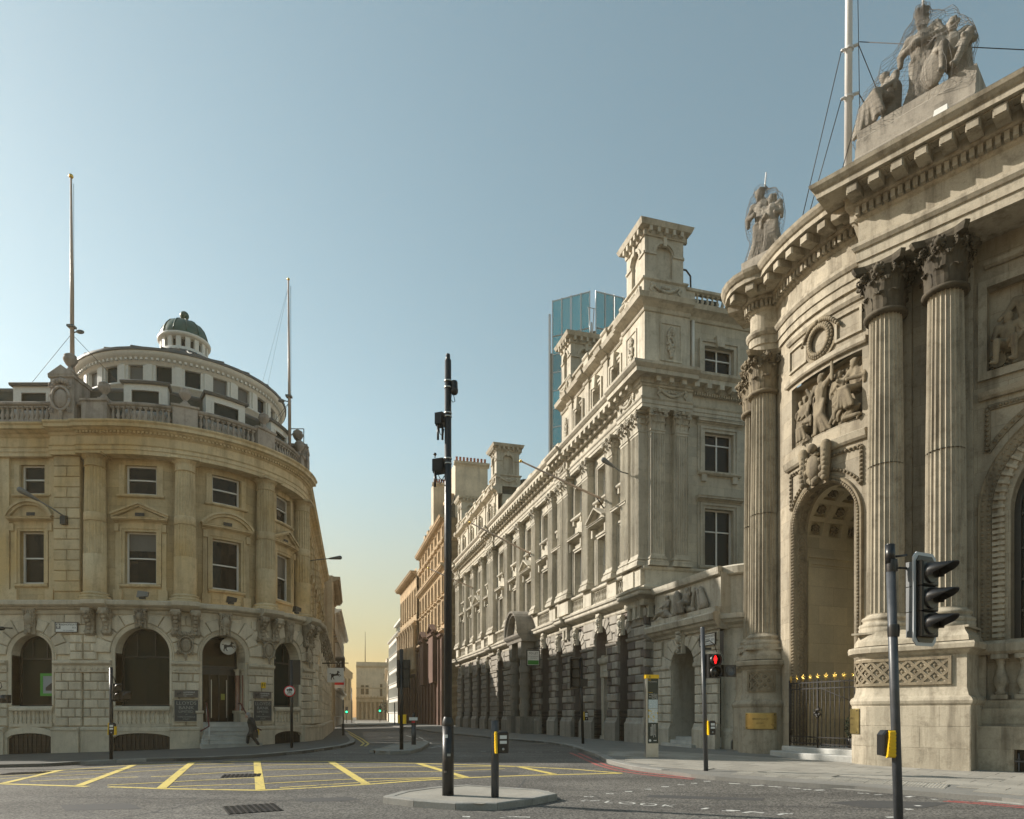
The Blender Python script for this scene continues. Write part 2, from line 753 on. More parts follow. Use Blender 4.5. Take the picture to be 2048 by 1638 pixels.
def plain(name, col, rough=0.5, metal=0.0, emit=None, es=0.0, spec=0.5, var=0.0, vscale=8.0, coat=0.0):
 m, nt, bs = new_mat(name)
 bs.inputs['Base Color'].default_value = (*col, 1)
 bs.inputs['Roughness'].default_value = rough
 bs.inputs['Metallic'].default_value = metal
 bs.inputs['Specular IOR Level'].default_value = spec
 if emit:
  bs.inputs['Emission Color'].default_value = (*emit, 1)
  bs.inputs['Emission Strength'].default_value = es
 if var:
  geo = nt.nodes.new('ShaderNodeNewGeometry')
  n = N(nt, 'ShaderNodeTexNoise', Scale=vscale, Detail=6.0, Roughness=0.65)
  nt.links.new(geo.outputs['Position'], n.inputs['Vector'])
  c = mixc(nt, ramp(nt, n.outputs[0], 0.3,0.7), tuple(x * (1 - var) for x in col), tuple(min(1, x * (1 + var)) for x in col))
  nt.links.new(c, bs.inputs['Base Color'])
  nt.links.new(ramp(nt, n.outputs[0], 0.3, 0.7, min(1, rough * 0.8), min(1, rough * 1.25)), bs.inputs['Roughness'])
 return m


# yellow Bath stone of the corner bank, its greyer ground floor, Portland stone, sooty granite
BATH = stone_mat('bath_stone', (0.58, 0.475, 0.305), (0.25, 0.185, 0.11), warm=(0.54, 0.385, 0.175), streak=0.6, joints=(1.15, 0.43))
BATHP = stone_mat('bath_stone_dressed', (0.59, 0.49, 0.325), (0.25, 0.19, 0.115), warm=(0.55, 0.40, 0.20), streak=0.65)
BANKG = stone_mat('bank_ground_stone', (0.60, 0.53, 0.42), (0.24, 0.20, 0.145), streak=0.5, objvar=0.14)
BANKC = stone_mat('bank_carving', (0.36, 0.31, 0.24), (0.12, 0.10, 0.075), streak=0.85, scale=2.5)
BANKT = stone_mat('bank_roof_stone', (0.38, 0.34, 0.31), (0.12, 0.11, 0.10), streak=0.75)
PORT = stone_mat('portland_ashlar', (0.47, 0.44, 0.37), (0.19, 0.17, 0.13), streak=0.5, joints=(1.3, 0.5))
PORTP = stone_mat('portland_dressed', (0.50, 0.465, 0.39), (0.19, 0.165, 0.125), streak=0.7)
GRAN = stone_mat('granite_pale', (0.33, 0.305, 0.265), (0.14, 0.13, 0.12), streak=0.55, objvar=0.18)
GRAN2 = stone_mat('granite_red_grey', (0.17, 0.145, 0.132), (0.07, 0.062, 0.056), streak=0.5, objvar=0.22)
HALL = stone_mat('hall_stone', (0.39, 0.345, 0.27), (0.12, 0.095, 0.065), streak=0.7, joints=(1.5, 0.62), bump=0.3)
HALLP = stone_mat('hall_dressed', (0.41, 0.365, 0.285), (0.10, 0.082, 0.058), streak=0.8, bump=0.3)
HALLS = stone_mat('hall_sooty', (0.10, 0.085, 0.062), (0.035, 0.03, 0.025), streak=0.85, scale=2.5, bump=0.4)
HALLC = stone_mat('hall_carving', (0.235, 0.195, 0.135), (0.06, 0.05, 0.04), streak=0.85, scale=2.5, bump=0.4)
STAT = stone_mat('statue_stone', (0.32, 0.29, 0.245), (0.10, 0.09, 0.075), streak=0.75, scale=2.0, bump=0.4)
FARW = stone_mat('far_warm_stone', (0.46, 0.34, 0.21), (0.2, 0.15, 0.1), streak=0.4, joints=(1.2, 0.5))
FARP = stone_mat('far_warm_dressed', (0.46, 0.35, 0.23), (0.2, 0.15, 0.1), streak=0.4)
FARR = stone_mat('far_red_granite', (0.135, 0.085, 0.068), (0.09, 0.055, 0.045), streak=0.4)
FARG = stone_mat('far_grey_stone', (0.58, 0.51, 0.40), (0.2, 0.18, 0.15), streak=0.4)  # base lightened to stand in for haze over the shaded far bank
WHITE = stone_mat('white_glazed', (0.62, 0.60, 0.55), (0.3, 0.28, 0.25), streak=0.3)
SLATE = stone_mat('green_slate', (0.075, 0.085, 0.078), (0.03, 0.035, 0.03), streak=0.5, joints=(0.35, 0.16), objvar=0.2)
COPPER = plain('green_lead', (0.045, 0.10, 0.08), 0.45, 0.1, var=0.3, vscale=3)
LEAD = plain('lead_grey', (0.13, 0.135, 0.135), 0.6, 0.2, var=0.2)
PAINTW = plain('white_paint', (0.66, 0.65, 0.61), 0.5, var=0.08)
SASH = plain('sash_white', (0.68, 0.67, 0.64), 0.4, var=0.06)
GLASS = plain('window_glass', (0.008, 0.011, 0.012), 0.05, spec=0.22)
GLASSG = plain('window_glass_green', (0.008, 0.02, 0.02), 0.04, spec=0.22)
for g_ in (GLASS, GLASSG):
 n_ = g_.node_tree
 ge_ = n_.nodes.new('ShaderNodeNewGeometry')
 no_ = N(n_, 'ShaderNodeTexNoise', Scale=0.9, Detail=2.0)
 n_.links.new(ge_.outputs['Position'], no_.inputs['Vector'])
 bu_ = n_.nodes.new('ShaderNodeBump')
 bu_.inputs['Strength'].default_value = 0.35
 bu_.inputs['Distance'].default_value = 0.06
 n_.links.new(no_.outputs[0], bu_.inputs['Height'])
 n_.links.new(bu_.outputs[0], n_.nodes['Principled BSDF'].inputs['Normal'])
 n_.nodes['Principled BSDF'].inputs['Specular IOR Level'].default_value = 0.14
BLIND = plain('drawn_blind', (0.10, 0.095, 0.085), 0.35, var=0.12, vscale=2.5)
BLACKM = plain('black_painted_metal', (0.016, 0.017, 0.018), 0.38, var=0.3, vscale=12)
BLACKP = plain('black_plastic', (0.012, 0.012, 0.013), 0.35, spec=0.5)
GREYP = plain('grey_pole_paint', (0.05, 0.055, 0.062), 0.4, var=0.18, vscale=7)
IRON = plain('wrought_iron', (0.022, 0.020, 0.019), 0.55, 0.2, var=0.2)
BOARDW = plain('signal_board_border', (0.45, 0.47, 0.49), 0.45)
SIGGREY = plain('signal_box_grey', (0.16, 0.17, 0.175), 0.5, var=0.1)
YELLOWP = plain('button_yellow', (0.80, 0.50, 0.01), 0.35, var=0.08)
LENSD = plain('dark_lens', (0.02, 0.016, 0.015), 0.12)
REDL = plain('red_light', (0.3, 0.0, 0.0), 0.4, emit=(1.0, 0.008, 0.01), es=1.6)
GREENL = plain('green_light', (0.0, 0.3, 0.1), 0.4, emit=(0.02, 1.0, 0.35), es=2.2)
GOLD = plain('gilt', (0.75, 0.50, 0.12), 0.3, 0.9)
BRASS = plain('brass_plate', (0.36, 0.28, 0.11), 0.32, 0.75, var=0.15, vscale=5)
SIGNW = plain('sign_white', (0.70, 0.70, 0.68), 0.4)
SIGNK = plain('sign_black', (0.02, 0.02, 0.022), 0.4)
SIGNR = plain('sign_red', (0.55, 0.012, 0.02), 0.4)
SIGNG = plain('sign_green', (0.03, 0.24, 0.03), 0.5)
SIGNDG = plain('totem_dark_green', (0.008, 0.028, 0.03), 0.25)
SIGNBR = plain('sign_brown', (0.11, 0.095, 0.085), 0.5)
SIGNLT = plain('sign_lettering_grey', (0.34, 0.34, 0.32), 0.5)
SIGNBL = plain('bronze_tablet', (0.05, 0.058, 0.062), 0.5, 0.2, var=0.3, vscale=14)
STEEL = plain('stainless', (0.45, 0.45, 0.43), 0.35, 0.8, var=0.1)
POLEW = plain('flagpole_white', (0.66, 0.65, 0.64), 0.35, var=0.05)
POLEB = plain('flagpole_cream', (0.42, 0.34, 0.29), 0.45, var=0.1)
PINKG = plain('pink_granite', (0.27, 0.14, 0.10), 0.25, var=0.25, vscale=30)
RAILR = plain('dark_red_rail', (0.10, 0.016, 0.018), 0.35)
STEPM = stone_mat('step_granite', (0.42, 0.42, 0.40), (0.2, 0.2, 0.19), streak=0.3, scale=3)
MODW = plain('modern_white', (0.62, 0.62, 0.58), 0.5, var=0.05)
TERRA = plain('terracotta', (0.30, 0.075, 0.045), 0.7, var=0.2)
TREEL = plain('dark_leaf', (0.03, 0.05, 0.025), 0.6, var=0.4, vscale=6)
NETM = plain('grey_net', (0.17, 0.16, 0.145), 0.8)
CLOTH = plain('black_coat', (0.014, 0.014, 0.016), 0.6, var=0.3, vscale=15)
SCARF = plain('grey_check', (0.16, 0.16, 0.16), 0.8, var=0.6, vscale=40)
SKIN = plain('skin', (0.45, 0.27, 0.20), 0.5)
HAIRG = plain('grey_hair', (0.26, 0.25, 0.25), 0.6, var=0.3, vscale=40)
SHOE = plain('pale_shoe', (0.42, 0.38, 0.30), 0.6)
CONEM = plain('red_cone', (0.55, 0.03, 0.02), 0.5)

# tower glass: sky-reflecting blue-green
m, nt_, bs = new_mat('tower_glass')
oi_ = nt_.nodes.new('ShaderNodeObjectInfo')
nt_.links.new(mixc(nt_, oi_.outputs['Random'], (0.03, 0.20, 0.23), (0.12, 0.42, 0.46)), bs.inputs['Base Color'])
bs.inputs['Metallic'].default_value = 0.75
bs.inputs['Roughness'].default_value = 0.06
TOWERG = m
TOWERF = plain('tower_mullion', (0.35, 0.37, 0.38), 0.35, 0.6)
TOWERD = plain('tower_dark', (0.03, 0.05, 0.06), 0.3)

# asphalt
m, nt_, bs = new_mat('asphalt')
L = nt_.links.new
geo = nt_.nodes.new('ShaderNodeNewGeometry')
v1 = N(nt_, 'ShaderNodeTexVoronoi', Scale=34.0)
L(geo.outputs['Position'], v1.inputs['Vector'])
n1 = N(nt_, 'ShaderNodeTexNoise', Scale=0.35, Detail=6.0, Roughness=0.6)
L(geo.outputs['Position'], n1.inputs['Vector'])
n2 = N(nt_, 'ShaderNodeTexNoise', Scale=16.0, Detail=8.0, Roughness=0.8)
L(geo.outputs['Position'], n2.inputs['Vector'])
mp = nt_.nodes.new('ShaderNodeMapping')
mp.inputs['Rotation'].default_value = (0, 0, 0.35)
mp.inputs['Scale'].default_value = (0.12, 0.9, 1)
L(geo.outputs['Position'], mp.inputs['Vector'])
n3 = N(nt_, 'ShaderNodeTexNoise', Scale=1.0, Detail=5.0)
L(mp.outputs[0], n3.inputs['Vector'])
c = mixc(nt_, ramp(nt_, n1.outputs[0], 0.3,0.7),(0.10,0.098,0.092),(0.165,0.16,0.15))
c = mixc(nt_, ramp(nt_, n3.outputs[0], 0.42,0.66,0,0.55), c, (0.062,0.060,0.058))
n6 = N(nt_, 'ShaderNodeTexNoise', Scale=0.9, Detail=7.0, Roughness=0.7)
L(geo.outputs['Position'], n6.inputs['Vector'])
c = mixc(nt_, ramp(nt_, n6.outputs[0], 0.60,0.74,0,0.6), c, (0.045,0.043,0.041))
sp = mixc(nt_, ramp(nt_, v1.outputs['Color'], 0.2, 0.9), (0.3, 0.3, 0.3), (1.75, 1.7, 1.62))
c = mixc(nt_, 0.85, c, sp, 'MULTIPLY')
c = mixc(nt_, 0.7, c, mixc(nt_, ramp(nt_, n2.outputs[0], 0.35, 0.65), (0.55, 0.55, 0.55), (1.4, 1.4, 1.4)), 'MULTIPLY')
L(c, bs.inputs['Base Color'])
bs.inputs['Roughness'].default_value = 0.8
bs.inputs['Specular IOR Level'].default_value = 0.3
bp = nt_.nodes.new('ShaderNodeBump')
bp.inputs['Strength'].default_value = 0.5
bp.inputs['Distance'].default_value = 0.012
L(n2.outputs[0], bp.inputs['Height'])
L(bp.outputs[0], bs.inputs['Normal'])
ASPH = m
PATCH = plain('asphalt_patch', (0.055, 0.055, 0.055), 0.85, var=0.35, vscale=30)
PAVE = stone_mat('paving', (0.31, 0.295, 0.26), (0.15, 0.145, 0.135), streak=0.35, objvar=0.12, scale=2, rough=0.8)
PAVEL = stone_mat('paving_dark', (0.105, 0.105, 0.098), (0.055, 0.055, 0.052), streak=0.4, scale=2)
PAVEB = stone_mat('paving_bedding', (0.20, 0.195, 0.18), (0.1, 0.1, 0.09), streak=0.3)
KERB = stone_mat('kerb_granite', (0.27, 0.265, 0.245), (0.13, 0.125, 0.115), streak=0.45, objvar=0.1, scale=3)


def paint(name, col, wear):
 m, nt, bs = new_mat(name)
 geo = nt.nodes.new('ShaderNodeNewGeometry')
 n = N(nt, 'ShaderNodeTexNoise', Scale=9.0, Detail=8.0, Roughness=0.75)
 nt.links.new(geo.outputs['Position'], n.inputs['Vector'])
 n2 = N(nt, 'ShaderNodeTexNoise', Scale=0.8, Detail=3.0)
 nt.links.new(geo.outputs['Position'], n2.inputs['Vector'])
 a = nt.nodes.new('ShaderNodeMath')
 nt.links.new(n.outputs[0], a.inputs[0])
 nt.links.new(ramp(nt, n2.outputs[0], 0.3,0.7,-0.07,0.09), a.inputs[1])
 c = mixc(nt, ramp(nt, a.outputs[0], wear, wear + 0.12), col, (0.10,0.097,0.09))
 nt.links.new(c, bs.inputs['Base Color'])
 bs.inputs['Roughness'].default_value = 0.75
 return m


YELLOW = paint('yellow_road_paint', (0.58, 0.46, 0.12), 0.56)
REDP = paint('red_road_paint', (0.36, 0.085, 0.075), 0.52)
WHITEP = paint('white_road_paint', (0.55, 0.55, 0.52), 0.50)
# ------------------------------------------------------------------ ground, road, pavements
def clip_mesh(poly, off, name, mat, skirt=0.0):
 """flat polygon laid on the sloping ground (split at the slope breaks), raised by off"""
 bm = bmesh.new()
 f = bm.faces.new([bm.verts.new((x, y, 0)) for x, y in poly])
 bmesh.ops.triangulate(bm, faces=[f])
 for co, no in (((0,26,0),(0,1,0)),((0,0,0),(0,1,0)),((-10,0,0),(1,0,0)),((-30,0,0),(1,0,0))):
  bmesh.ops.bisect_plane(bm, geom=bm.verts[:] + bm.edges[:] + bm.faces[:], plane_co=co, plane_no=no)
 if skirt:
  edges = [e for e in bm.edges if len(e.link_faces) == 1]
  r = bmesh.ops.extrude_edge_only(bm, edges=edges)
  low = [v for v in r['geom'] if isinstance(v, bmesh.types.BMVert)]
  lowset = set(low)
 else:
  lowset = set()
 for v in bm.verts:
  v.co.z = gz(v.co.x, v.co.y) + off - (skirt if v in lowset else 0)
 bmesh.ops.recalc_face_normals(bm, faces=bm.faces[:])
 if not skirt:
  for f in bm.faces:
   if f.normal.z < 0:
    f.normal_flip()
 me = bpy.data.meshes.new(name)
 bm.to_mesh(me)
 bm.free()
 uvl = me.uv_layers.new(name='uv')
 for l in me.loops:
  v = me.vertices[l.vertex_index].co
  uvl.data[l.index].uv = (v.x, v.y)
 me.materials.append(mat)
 return me


road = struct(ob('road', clip_mesh([(-145, -28), (145, -28), (145, 418), (-145, 418)], 0.0, 'road', ASPH)),
              'grey worn asphalt road crossing between the stone buildings', 'road')
PV = 0.12
KR_PX = [(2330,1641),(2160,1622),(2048,1611),(2004,1606),(1905,1598),(1881,1596),(1786,1588),(1710,1581.5),(1640,1577),(1530,1569),
         (1430,1561),(1382,1556),(1289,1543.8),(1264,1540),(1240,1534),(1217,1528),(1204,1521.5),(1195,1515),(1184,1511),(1172,1507),(1150,1499),(1129,1493),
         (1088,1487),(1019,1481.5),(960,1475),(908,1470),(867,1466),(833,1460),(800,1455.5),(770,1451.7)]
KR = [G(*p) for p in KR_PX]
KR_FAR = KR + [(-27,118),(-34,150),(-44,190)]
pav_r = struct(ob('pavement', clip_mesh(KR_FAR + [(60, 190), (60, -5), (KR[0][0] + 6, -5), (KR[0][0] + 3.5, KR[0][1] - 4)], PV - 0.014, 'pavement', PAVEB, 0.3)),
               'grey stone pavement in front of the columned hall and the long pale palace', 'pavement')
KL_PX = [(-260,1549),(-120,1540),(0,1536),(85,1534),(200,1527.5),(262,1524.5),(345,1523),(420,1521),(500,1517),(560,1512),(610,1507),(650,1501.5),(688,1495.5),(706,1490),(711,1486),(710,1483),
         (703,1476),(696,1468),(688,1460.5),(680,1456),(676,1453)]
KL = [G(*p) for p in KL_PX]
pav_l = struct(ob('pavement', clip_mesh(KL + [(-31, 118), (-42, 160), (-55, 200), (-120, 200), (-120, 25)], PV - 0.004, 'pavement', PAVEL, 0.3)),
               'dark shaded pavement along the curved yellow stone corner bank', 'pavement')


def resample(P, step):
 out = [P[0]]
 acc = 0
 for a, b in zip(P[:-1], P[1:]):
  l = hypot(b[0] - a[0], b[1] - a[1])
  t = step - acc
  while t < l:
   out.append((a[0] + (b[0] - a[0]) * t / l, a[1] + (b[1] - a[1]) * t / l))
   t += step
  acc = (acc + l) % step
 return out


def kerb(P, parent, top=PV, wid=0.28, length=0.95, side=1, drop=None):
 R = resample(P, length)
 for a, b in zip(R[:-1], R[1:]):
  mx, my = (a[0] + b[0]) / 2,(a[1] + b[1]) / 2
  tx, ty = b[0] - a[0], b[1] - a[1]
  l = hypot(tx, ty)
  tx, ty = tx / l, ty / l
  nx, ny = -ty * side, tx * side
  dr = drop(mx, my) if drop else 0
  z0, z1 = gz(*a), gz(*b)
  mb = MB()
  g = 0.006
  c = 0.02
  def pt(u, v, h):
   return (a[0] + tx * u + nx * v, a[1] + ty * u + ny * v, z0 + (z1 - z0) * u / l + h)
  T = top - dr
  prf = [(0.0,-0.05),(wid, -0.05),(wid, T),(c, T),(0.0, T - c)]
  vs = [pt(g, *q) for q in prf] + [pt(l - g, *q) for q in prf]
  k = 5
  fs = [(i, (i + 1) % k, k + (i + 1) % k, k + i) for i in range(k)] + [tuple(range(k))[::-1], tuple(range(k, 2 * k))]
  mb.add(vs, fs)
  mb.build('kerb_stone', KERB, parent)


def drop_r(x, y):
 # dropped kerb at the crossing by the tactile paving
 return 0.085 if 12.6 < y < 19.3 else 0.0


i0 = 0
kerb(KR[:25], pav_r, PV, 0.3,0.95,-1, drop_r)
kerb(KL[3:18], pav_l, PV, 0.3,1.1,1)

# --- paving slabs of the near right pavement, laid along the hall front
def inside(p, poly):
 c = False
 n = len(poly)
 for i in range(n):
  x1, y1 = poly[i]
  x2, y2 = poly[i - 1]
  if (y1 > p[1]) != (y2 > p[1]) and p[0] < (x2 - x1) * (p[1] - y1) / (y2 - y1) + x1:
   c = not c
 return c


def dist_poly(p, P):
 best = 1e9
 for a, b in zip(P[:-1], P[1:]):
  dx, dy = b[0] - a[0], b[1] - a[1]
  t = max(0, min(1,((p[0] - a[0]) * dx + (p[1] - a[1]) * dy) / (dx * dx + dy * dy)))
  best = min(best, hypot(p[0] - a[0] - dx * t, p[1] - a[1] - dy * t))
 return best


def slab_mesh(w, l, th, mat, ch=0.004):
 key = ('slab', w, l, mat.name)
 if key not in STONE_CACHE:
  mb = MB()
  g = 0.004
  x, y = w / 2 - g, l / 2 - g
  vs = [(-x, -y, 0),(x, -y, 0),(x, y, 0),(-x, y, 0),(-x, -y, th - ch),(x, -y, th - ch),(x, y, th - ch),(-x, y, th - ch)]
  x, y = x - ch, y - ch
  vs += [(-x, -y, th),(x, -y, th),(x, y, th),(-x, y, th)]
  fs = []
  for k in (0,4):
   for i in range(4):
    j = (i + 1) % 4
    fs.append((k + i, k + j, k + 4 + j, k + 4 + i))
  fs.append((8,9,10,11))
  mb.add(vs, fs, [(v[0], v[1]) for v in vs])
  STONE_CACHE[key] = mb.mesh('paving_slab', mat)
 return STONE_CACHE[key]


def ground_matrix(x, y, ang, off):
 z = gz(x, y)
 n = Vector((-(gz(x + 0.2, y) - gz(x - 0.2, y)) / 0.4,-(gz(x, y + 0.2) - gz(x, y - 0.2)) / 0.4,1)).normalized()
 t = Vector((cos(ang), sin(ang),0))
 t = (t - n * t.dot(n)).normalized()
 b = n.cross(t)
 return Matrix(((t.x, b.x, n.x, x),(t.y, b.y, n.y, y),(t.z, b.z, n.z, z + off),(0,0,0,1)))


PAVPOLY = KR[:24] + [(2,60),(30,60),(30,5)]
TAC0, TAC1 = G(1880,1594,0), G(1432,1561,0)
tdx, tdy = TAC1[0] - TAC0[0], TAC1[1] - TAC0[1]
tl = hypot(tdx, tdy)
tdx, tdy = tdx / tl, tdy / tl
tnx, tny = tdy, -tdx
# slabs
sa = atan2(-0.724,0.69)
ca, sna = cos(sa), sin(sa)
cnt = 0
for i in range(-24,24):
 for j in range(-14,16):
  w = 0.92
  l = 0.62
  uu = i * w + (0.46 if j % 2 else 0)
  vv = j * l
  x = 9.0 + ca * uu - sna * vv
  y = 19.5 + sna * uu + ca * vv
  if not (5.5 < y < 27 and 2 < x < 15):
   continue
  if not inside((x, y), PAVPOLY) or dist_poly((x, y), KR) < 0.72:
   continue
  # clear of the tactile band
  rx, ry = x - TAC0[0], y - TAC0[1]
  a, b = rx * tdx + ry * tdy, rx * tnx + ry * tny
  if -0.5 < a < tl + 0.4 and 0.1 < b < 1.75:
   continue
  # under the building: skip
  if (x - 10.9) * -0.724 + (y - 20.55) * -0.69 < -0.6 or cnt > 295:
   continue
  ob('paving_slab', slab_mesh(w, l, 0.02, PAVE), pav_r, ground_matrix(x, y, sa, PV - 0.012 + random.uniform(-0.002, 0.002)))
  cnt += 1
# tactile slabs with rows of blisters
mbt = MB()
mbt.add([(-0.2,-0.2,0),(0.2,-0.2,0),(0.2,0.2,0),(-0.2,0.2,0),(-0.196,-0.196,0.02),(0.196,-0.196,0.02),(0.196,0.196,0.02),(-0.196,0.196,0.02)],
  [(0,1,5,4),(1,2,6,5),(2,3,7,6),(3,0,4,7),(4,5,6,7)])
for i in range(6):
 for j in range(6):
  cx, cy_ = -0.165 + i * 0.066,-0.165 + j * 0.066
  vs = [(cx + 0.02 * cos(k * pi / 3), cy_ + 0.02 * sin(k * pi / 3),0.02) for k in range(6)] + [(cx + 0.011 * cos(k * pi / 3), cy_ + 0.011 * sin(k * pi / 3),0.028) for k in range(6)]
  mbt.add(vs, [(k, (k + 1) % 6,6 + (k + 1) % 6,6 + k) for k in range(6)] + [tuple(range(6,12))])
TACT = mbt.mesh('tactile_slab', PAVE)
ta = atan2(tdy, tdx)
for i in range(int(tl / 0.405)):
 for j in range(3):
  a, b = 0.2 + i * 0.405,0.52 + j * 0.405
  x, y = TAC0[0] + tdx * a + tnx * b, TAC0[1] + tdy * a + tny * b
  ob('tactile_slab', TACT, pav_r, ground_matrix(x, y, ta, PV - 0.012 - 0.03 * (2 - j) / 2))

# --- painted markings: strips along photo lines projected to the road
def strip(parent, name, mat, pts, w, off=0.004, world=False):
 P = pts if world else [G(*p) for p in pts]
 # subdivide so that it follows the slope breaks
 Q = []
 for a, b in zip(P[:-1], P[1:]):
  n = max(1, int(hypot(b[0] - a[0], b[1] - a[1]) / 1.0))
  Q += [(a[0] + (b[0] - a[0]) * k / n, a[1] + (b[1] - a[1]) * k / n) for k in range(n)]
 Q.append(P[-1])
 vs = []
 for i, p in enumerate(Q):
  a, b = Q[max(0, i - 1)], Q[min(len(Q) - 1, i + 1)]
  tx, ty = b[0] - a[0], b[1] - a[1]
  l = hypot(tx, ty)
  nx, ny = -ty / l * w / 2, tx / l * w / 2
  for s in (1,-1):
   x, y = p[0] + s * nx, p[1] + s * ny
   vs.append((x, y, gz(x, y) + off))
 mb = MB()
 mb.add(vs, [(2 * i, 2 * i + 1,2 * i + 3,2 * i + 2) for i in range(len(Q) - 1)], [(v[0], v[1]) for v in vs])
 return mb.build(name, mat, parent)


top = [(-60,1557),(0,1549),(120,1541),(270,1530.5),(390,1526),(520,1523),(660,1523.5),(830,1527),(1030,1533),(1150,1539),(1244,1547)]
bot = [(-60,1566),(0,1568),(160,1573),(330,1578),(520,1581),(625,1576),(730,1569.5),(830,1562),(930,1556),(1060,1551),(1244,1547)]
strip(road, 'yellow_box_line', YELLOW, top, 0.16, 0.004)
strip(road, 'yellow_box_line', YELLOW, bot, 0.16, 0.004)
for i, d in enumerate([[(122,1541),(8,1567)], [(268,1530.5),(158,1572)], [(385,1525.5),(323,1577)], [(514,1523),(521,1580)], [(662,1524),(732,1568.5)], [(838,1528),(932,1555.5)], [(1038,1534),(1108,1549)]]):
 strip(road, 'yellow_box_line', YELLOW, d, 0.22, 0.008)
for i, d in enumerate([[(0,1558),(240,1546),(520,1531),(690,1528)], [(60,1563),(330,1553),(520,1541),(790,1534),(1030,1534)], [(215,1571),(520,1555),(700,1546),(890,1543),(1010,1538)],
                       [(340,1574),(520,1568),(700,1559),(880,1556)], [(0,1553),(250,1538),(470,1527)], [(560,1576),(760,1563),(930,1553.5)]]):
 strip(road, 'yellow_box_line', YELLOW, d, 0.10, 0.006)
# double red lines along the right kerb
strip(road, 'red_line', REDP, [(1140, 1506), (1155, 1512), (1172, 1520), (1196, 1531), (1232, 1541), (1275, 1548), (1330, 1554), (1385, 1559)], 0.13)
strip(road, 'red_line', REDP, [(1157, 1507), (1176, 1515), (1194, 1523), (1215, 1532), (1245, 1538.5), (1285, 1545), (1335, 1551), (1392, 1557)], 0.13)
strip(road, 'red_line', REDP, [(1886, 1603), (1960, 1608.5), (2048, 1616.5), (2200, 1631)], 0.11)
strip(road, 'red_line', REDP, [(1895, 1602), (1970, 1606.5), (2048, 1613.5), (2200, 1627)], 0.11)
strip(road, 'yellow_line', YELLOW, [(668, 1455), (690, 1462), (705, 1472), (718, 1480), (728, 1487), (722, 1492)], 0.12)
strip(road, 'yellow_line', YELLOW, [(672, 1454.5), (697, 1463), (714, 1473), (728, 1481), (737, 1488), (730, 1493)], 0.12)
# white studs, dashes and arrows
for a, b in [((1250,1583.5),(1264,1583.5)),((1212,1588),(1227,1588)),((1168,1594),(1187,1594)),((1289,1579),(1302,1579)),((1323,1574),(1338,1574)),((1355,1570),(1368,1570)),((1382,1567),(1394,1567)),((1407,1563),(1421,1563)),
             ((1457,1567),(1480,1568.5)),((1502,1572),(1527,1571)),((1537,1573),(1563,1575)),((1576,1576.5),(1600,1578)),((1607,1580),(1622,1579.5)),((1630,1581),(1648,1580.5)),((1715,1586.5),(1738,1588)),((1750,1590),(1770,1589.5)),((1813,1594.5),(1826,1593)),((1862,1599),(1874,1599.5)),
             ((1810,1619),(1825,1619)),((1830,1612),(1842,1612)),((1772,1635),(1790,1635)),((925,1634),(940,1634)),
             ((1036,1505),(1050,1505)),((1070,1504.5),(1084,1504.5)),((962,1503),(972,1503)),((1106,1504),(1118,1504)),((776,1474),(785,1475.5)),((838,1474.5),(846,1478)),((700,1471.5),(742,1469.5)),((812,1471),(835,1478)),((846,1480),(862,1487)),((700,1505),(712,1505)),((668,1507),(680,1507)),((868,1493),(890,1489.5)),((858,1496.5),(885,1493))]:
 strip(road, 'white_marking', WHITEP, [a, b], 0.11)
for pts in [[(1167,1600),(1186,1602.5),(1198,1601)], [(1164,1603),(1172,1599.5)], [(1404,1619),(1416,1616.5)], [(1444,1622),(1469,1622.5)], [(1452,1620.5),(1480,1622)], [(1486,1626),(1503,1624),(1528,1626.5)], [(1556,1630),(1570,1627.5),(1585,1628)], [(1000,1636),(1025,1634),(1060,1635)]]:
 strip(road, 'white_marking', WHITEP, pts, 0.08)
# the word LOOK, read by people about to cross
f = bpy.data.curves.new('lettering', 'FONT')
f.body = 'LOOK'
f.size = 0.46
f.space_character = 1.25
f.align_x = 'CENTER'
f.materials.append(WHITEP)
lk = G(1275,1610.5)
lkd = G(1336,1614.5)
a_ = atan2(lkd[1] - lk[1], lkd[0] - lk[0])
_o = bpy.data.objects.new('tmp', f)
_me = bpy.data.meshes.new_from_object(_o)
bpy.data.objects.remove(_o)
ob('white_marking', _me, road, ground_matrix(lk[0], lk[1], a_, 0.005))


def ground_poly(parent, name, mat, pts, off):
 me = clip_mesh([G(*p) for p in pts], off, name, mat)
 return ob(name, me, parent)


ground_poly(road, 'asphalt_patch', PATCH, [(912, 1547), (935, 1544), (1000, 1543), (1040, 1545), (1035, 1550), (960, 1552), (915, 1550)], 0.003)
ground_poly(road, 'asphalt_patch', PATCH, [(1655, 1606), (1720, 1601), (1850, 1604), (1905, 1606), (1850, 1616), (1740, 1617)], 0.003)
ground_poly(road, 'asphalt_patch', PATCH, [(470, 1552), (515, 1551), (520, 1554), (480, 1555)], 0.003)


random.seed(11)
for a, b, q in (((40,1592),(700,1604),3),((560,1590),(760,1612),4),((1120,1580),(1560,1590),2),((1240,1600),(1800,1622),2),((300,1625),(620,1634),3),((1010,1610),(1050,1560),3),((420,1600),(250,1637),4)):
 pts = []
 for k in range(13):
  t = k / 12
  pts.append((a[0] + (b[0] - a[0]) * t, a[1] + (b[1] - a[1]) * t + random.uniform(-q, q) * 0.5))
 strip(road, 'crack_seal', PATCH, pts, random.uniform(0.03, 0.06), 0.0025)
ground_poly(road, 'asphalt_patch', PATCH, [(590, 1598), (700, 1594), (720, 1600), (612, 1605)], 0.0028)
ground_poly(road, 'asphalt_patch', PATCH, [(1300, 1590), (1530, 1597), (1525, 1602), (1290, 1595)], 0.0028)
ground_poly(road, 'asphalt_patch', PATCH, [(120, 1610), (260, 1607), (285, 1618), (130, 1622)], 0.0028)


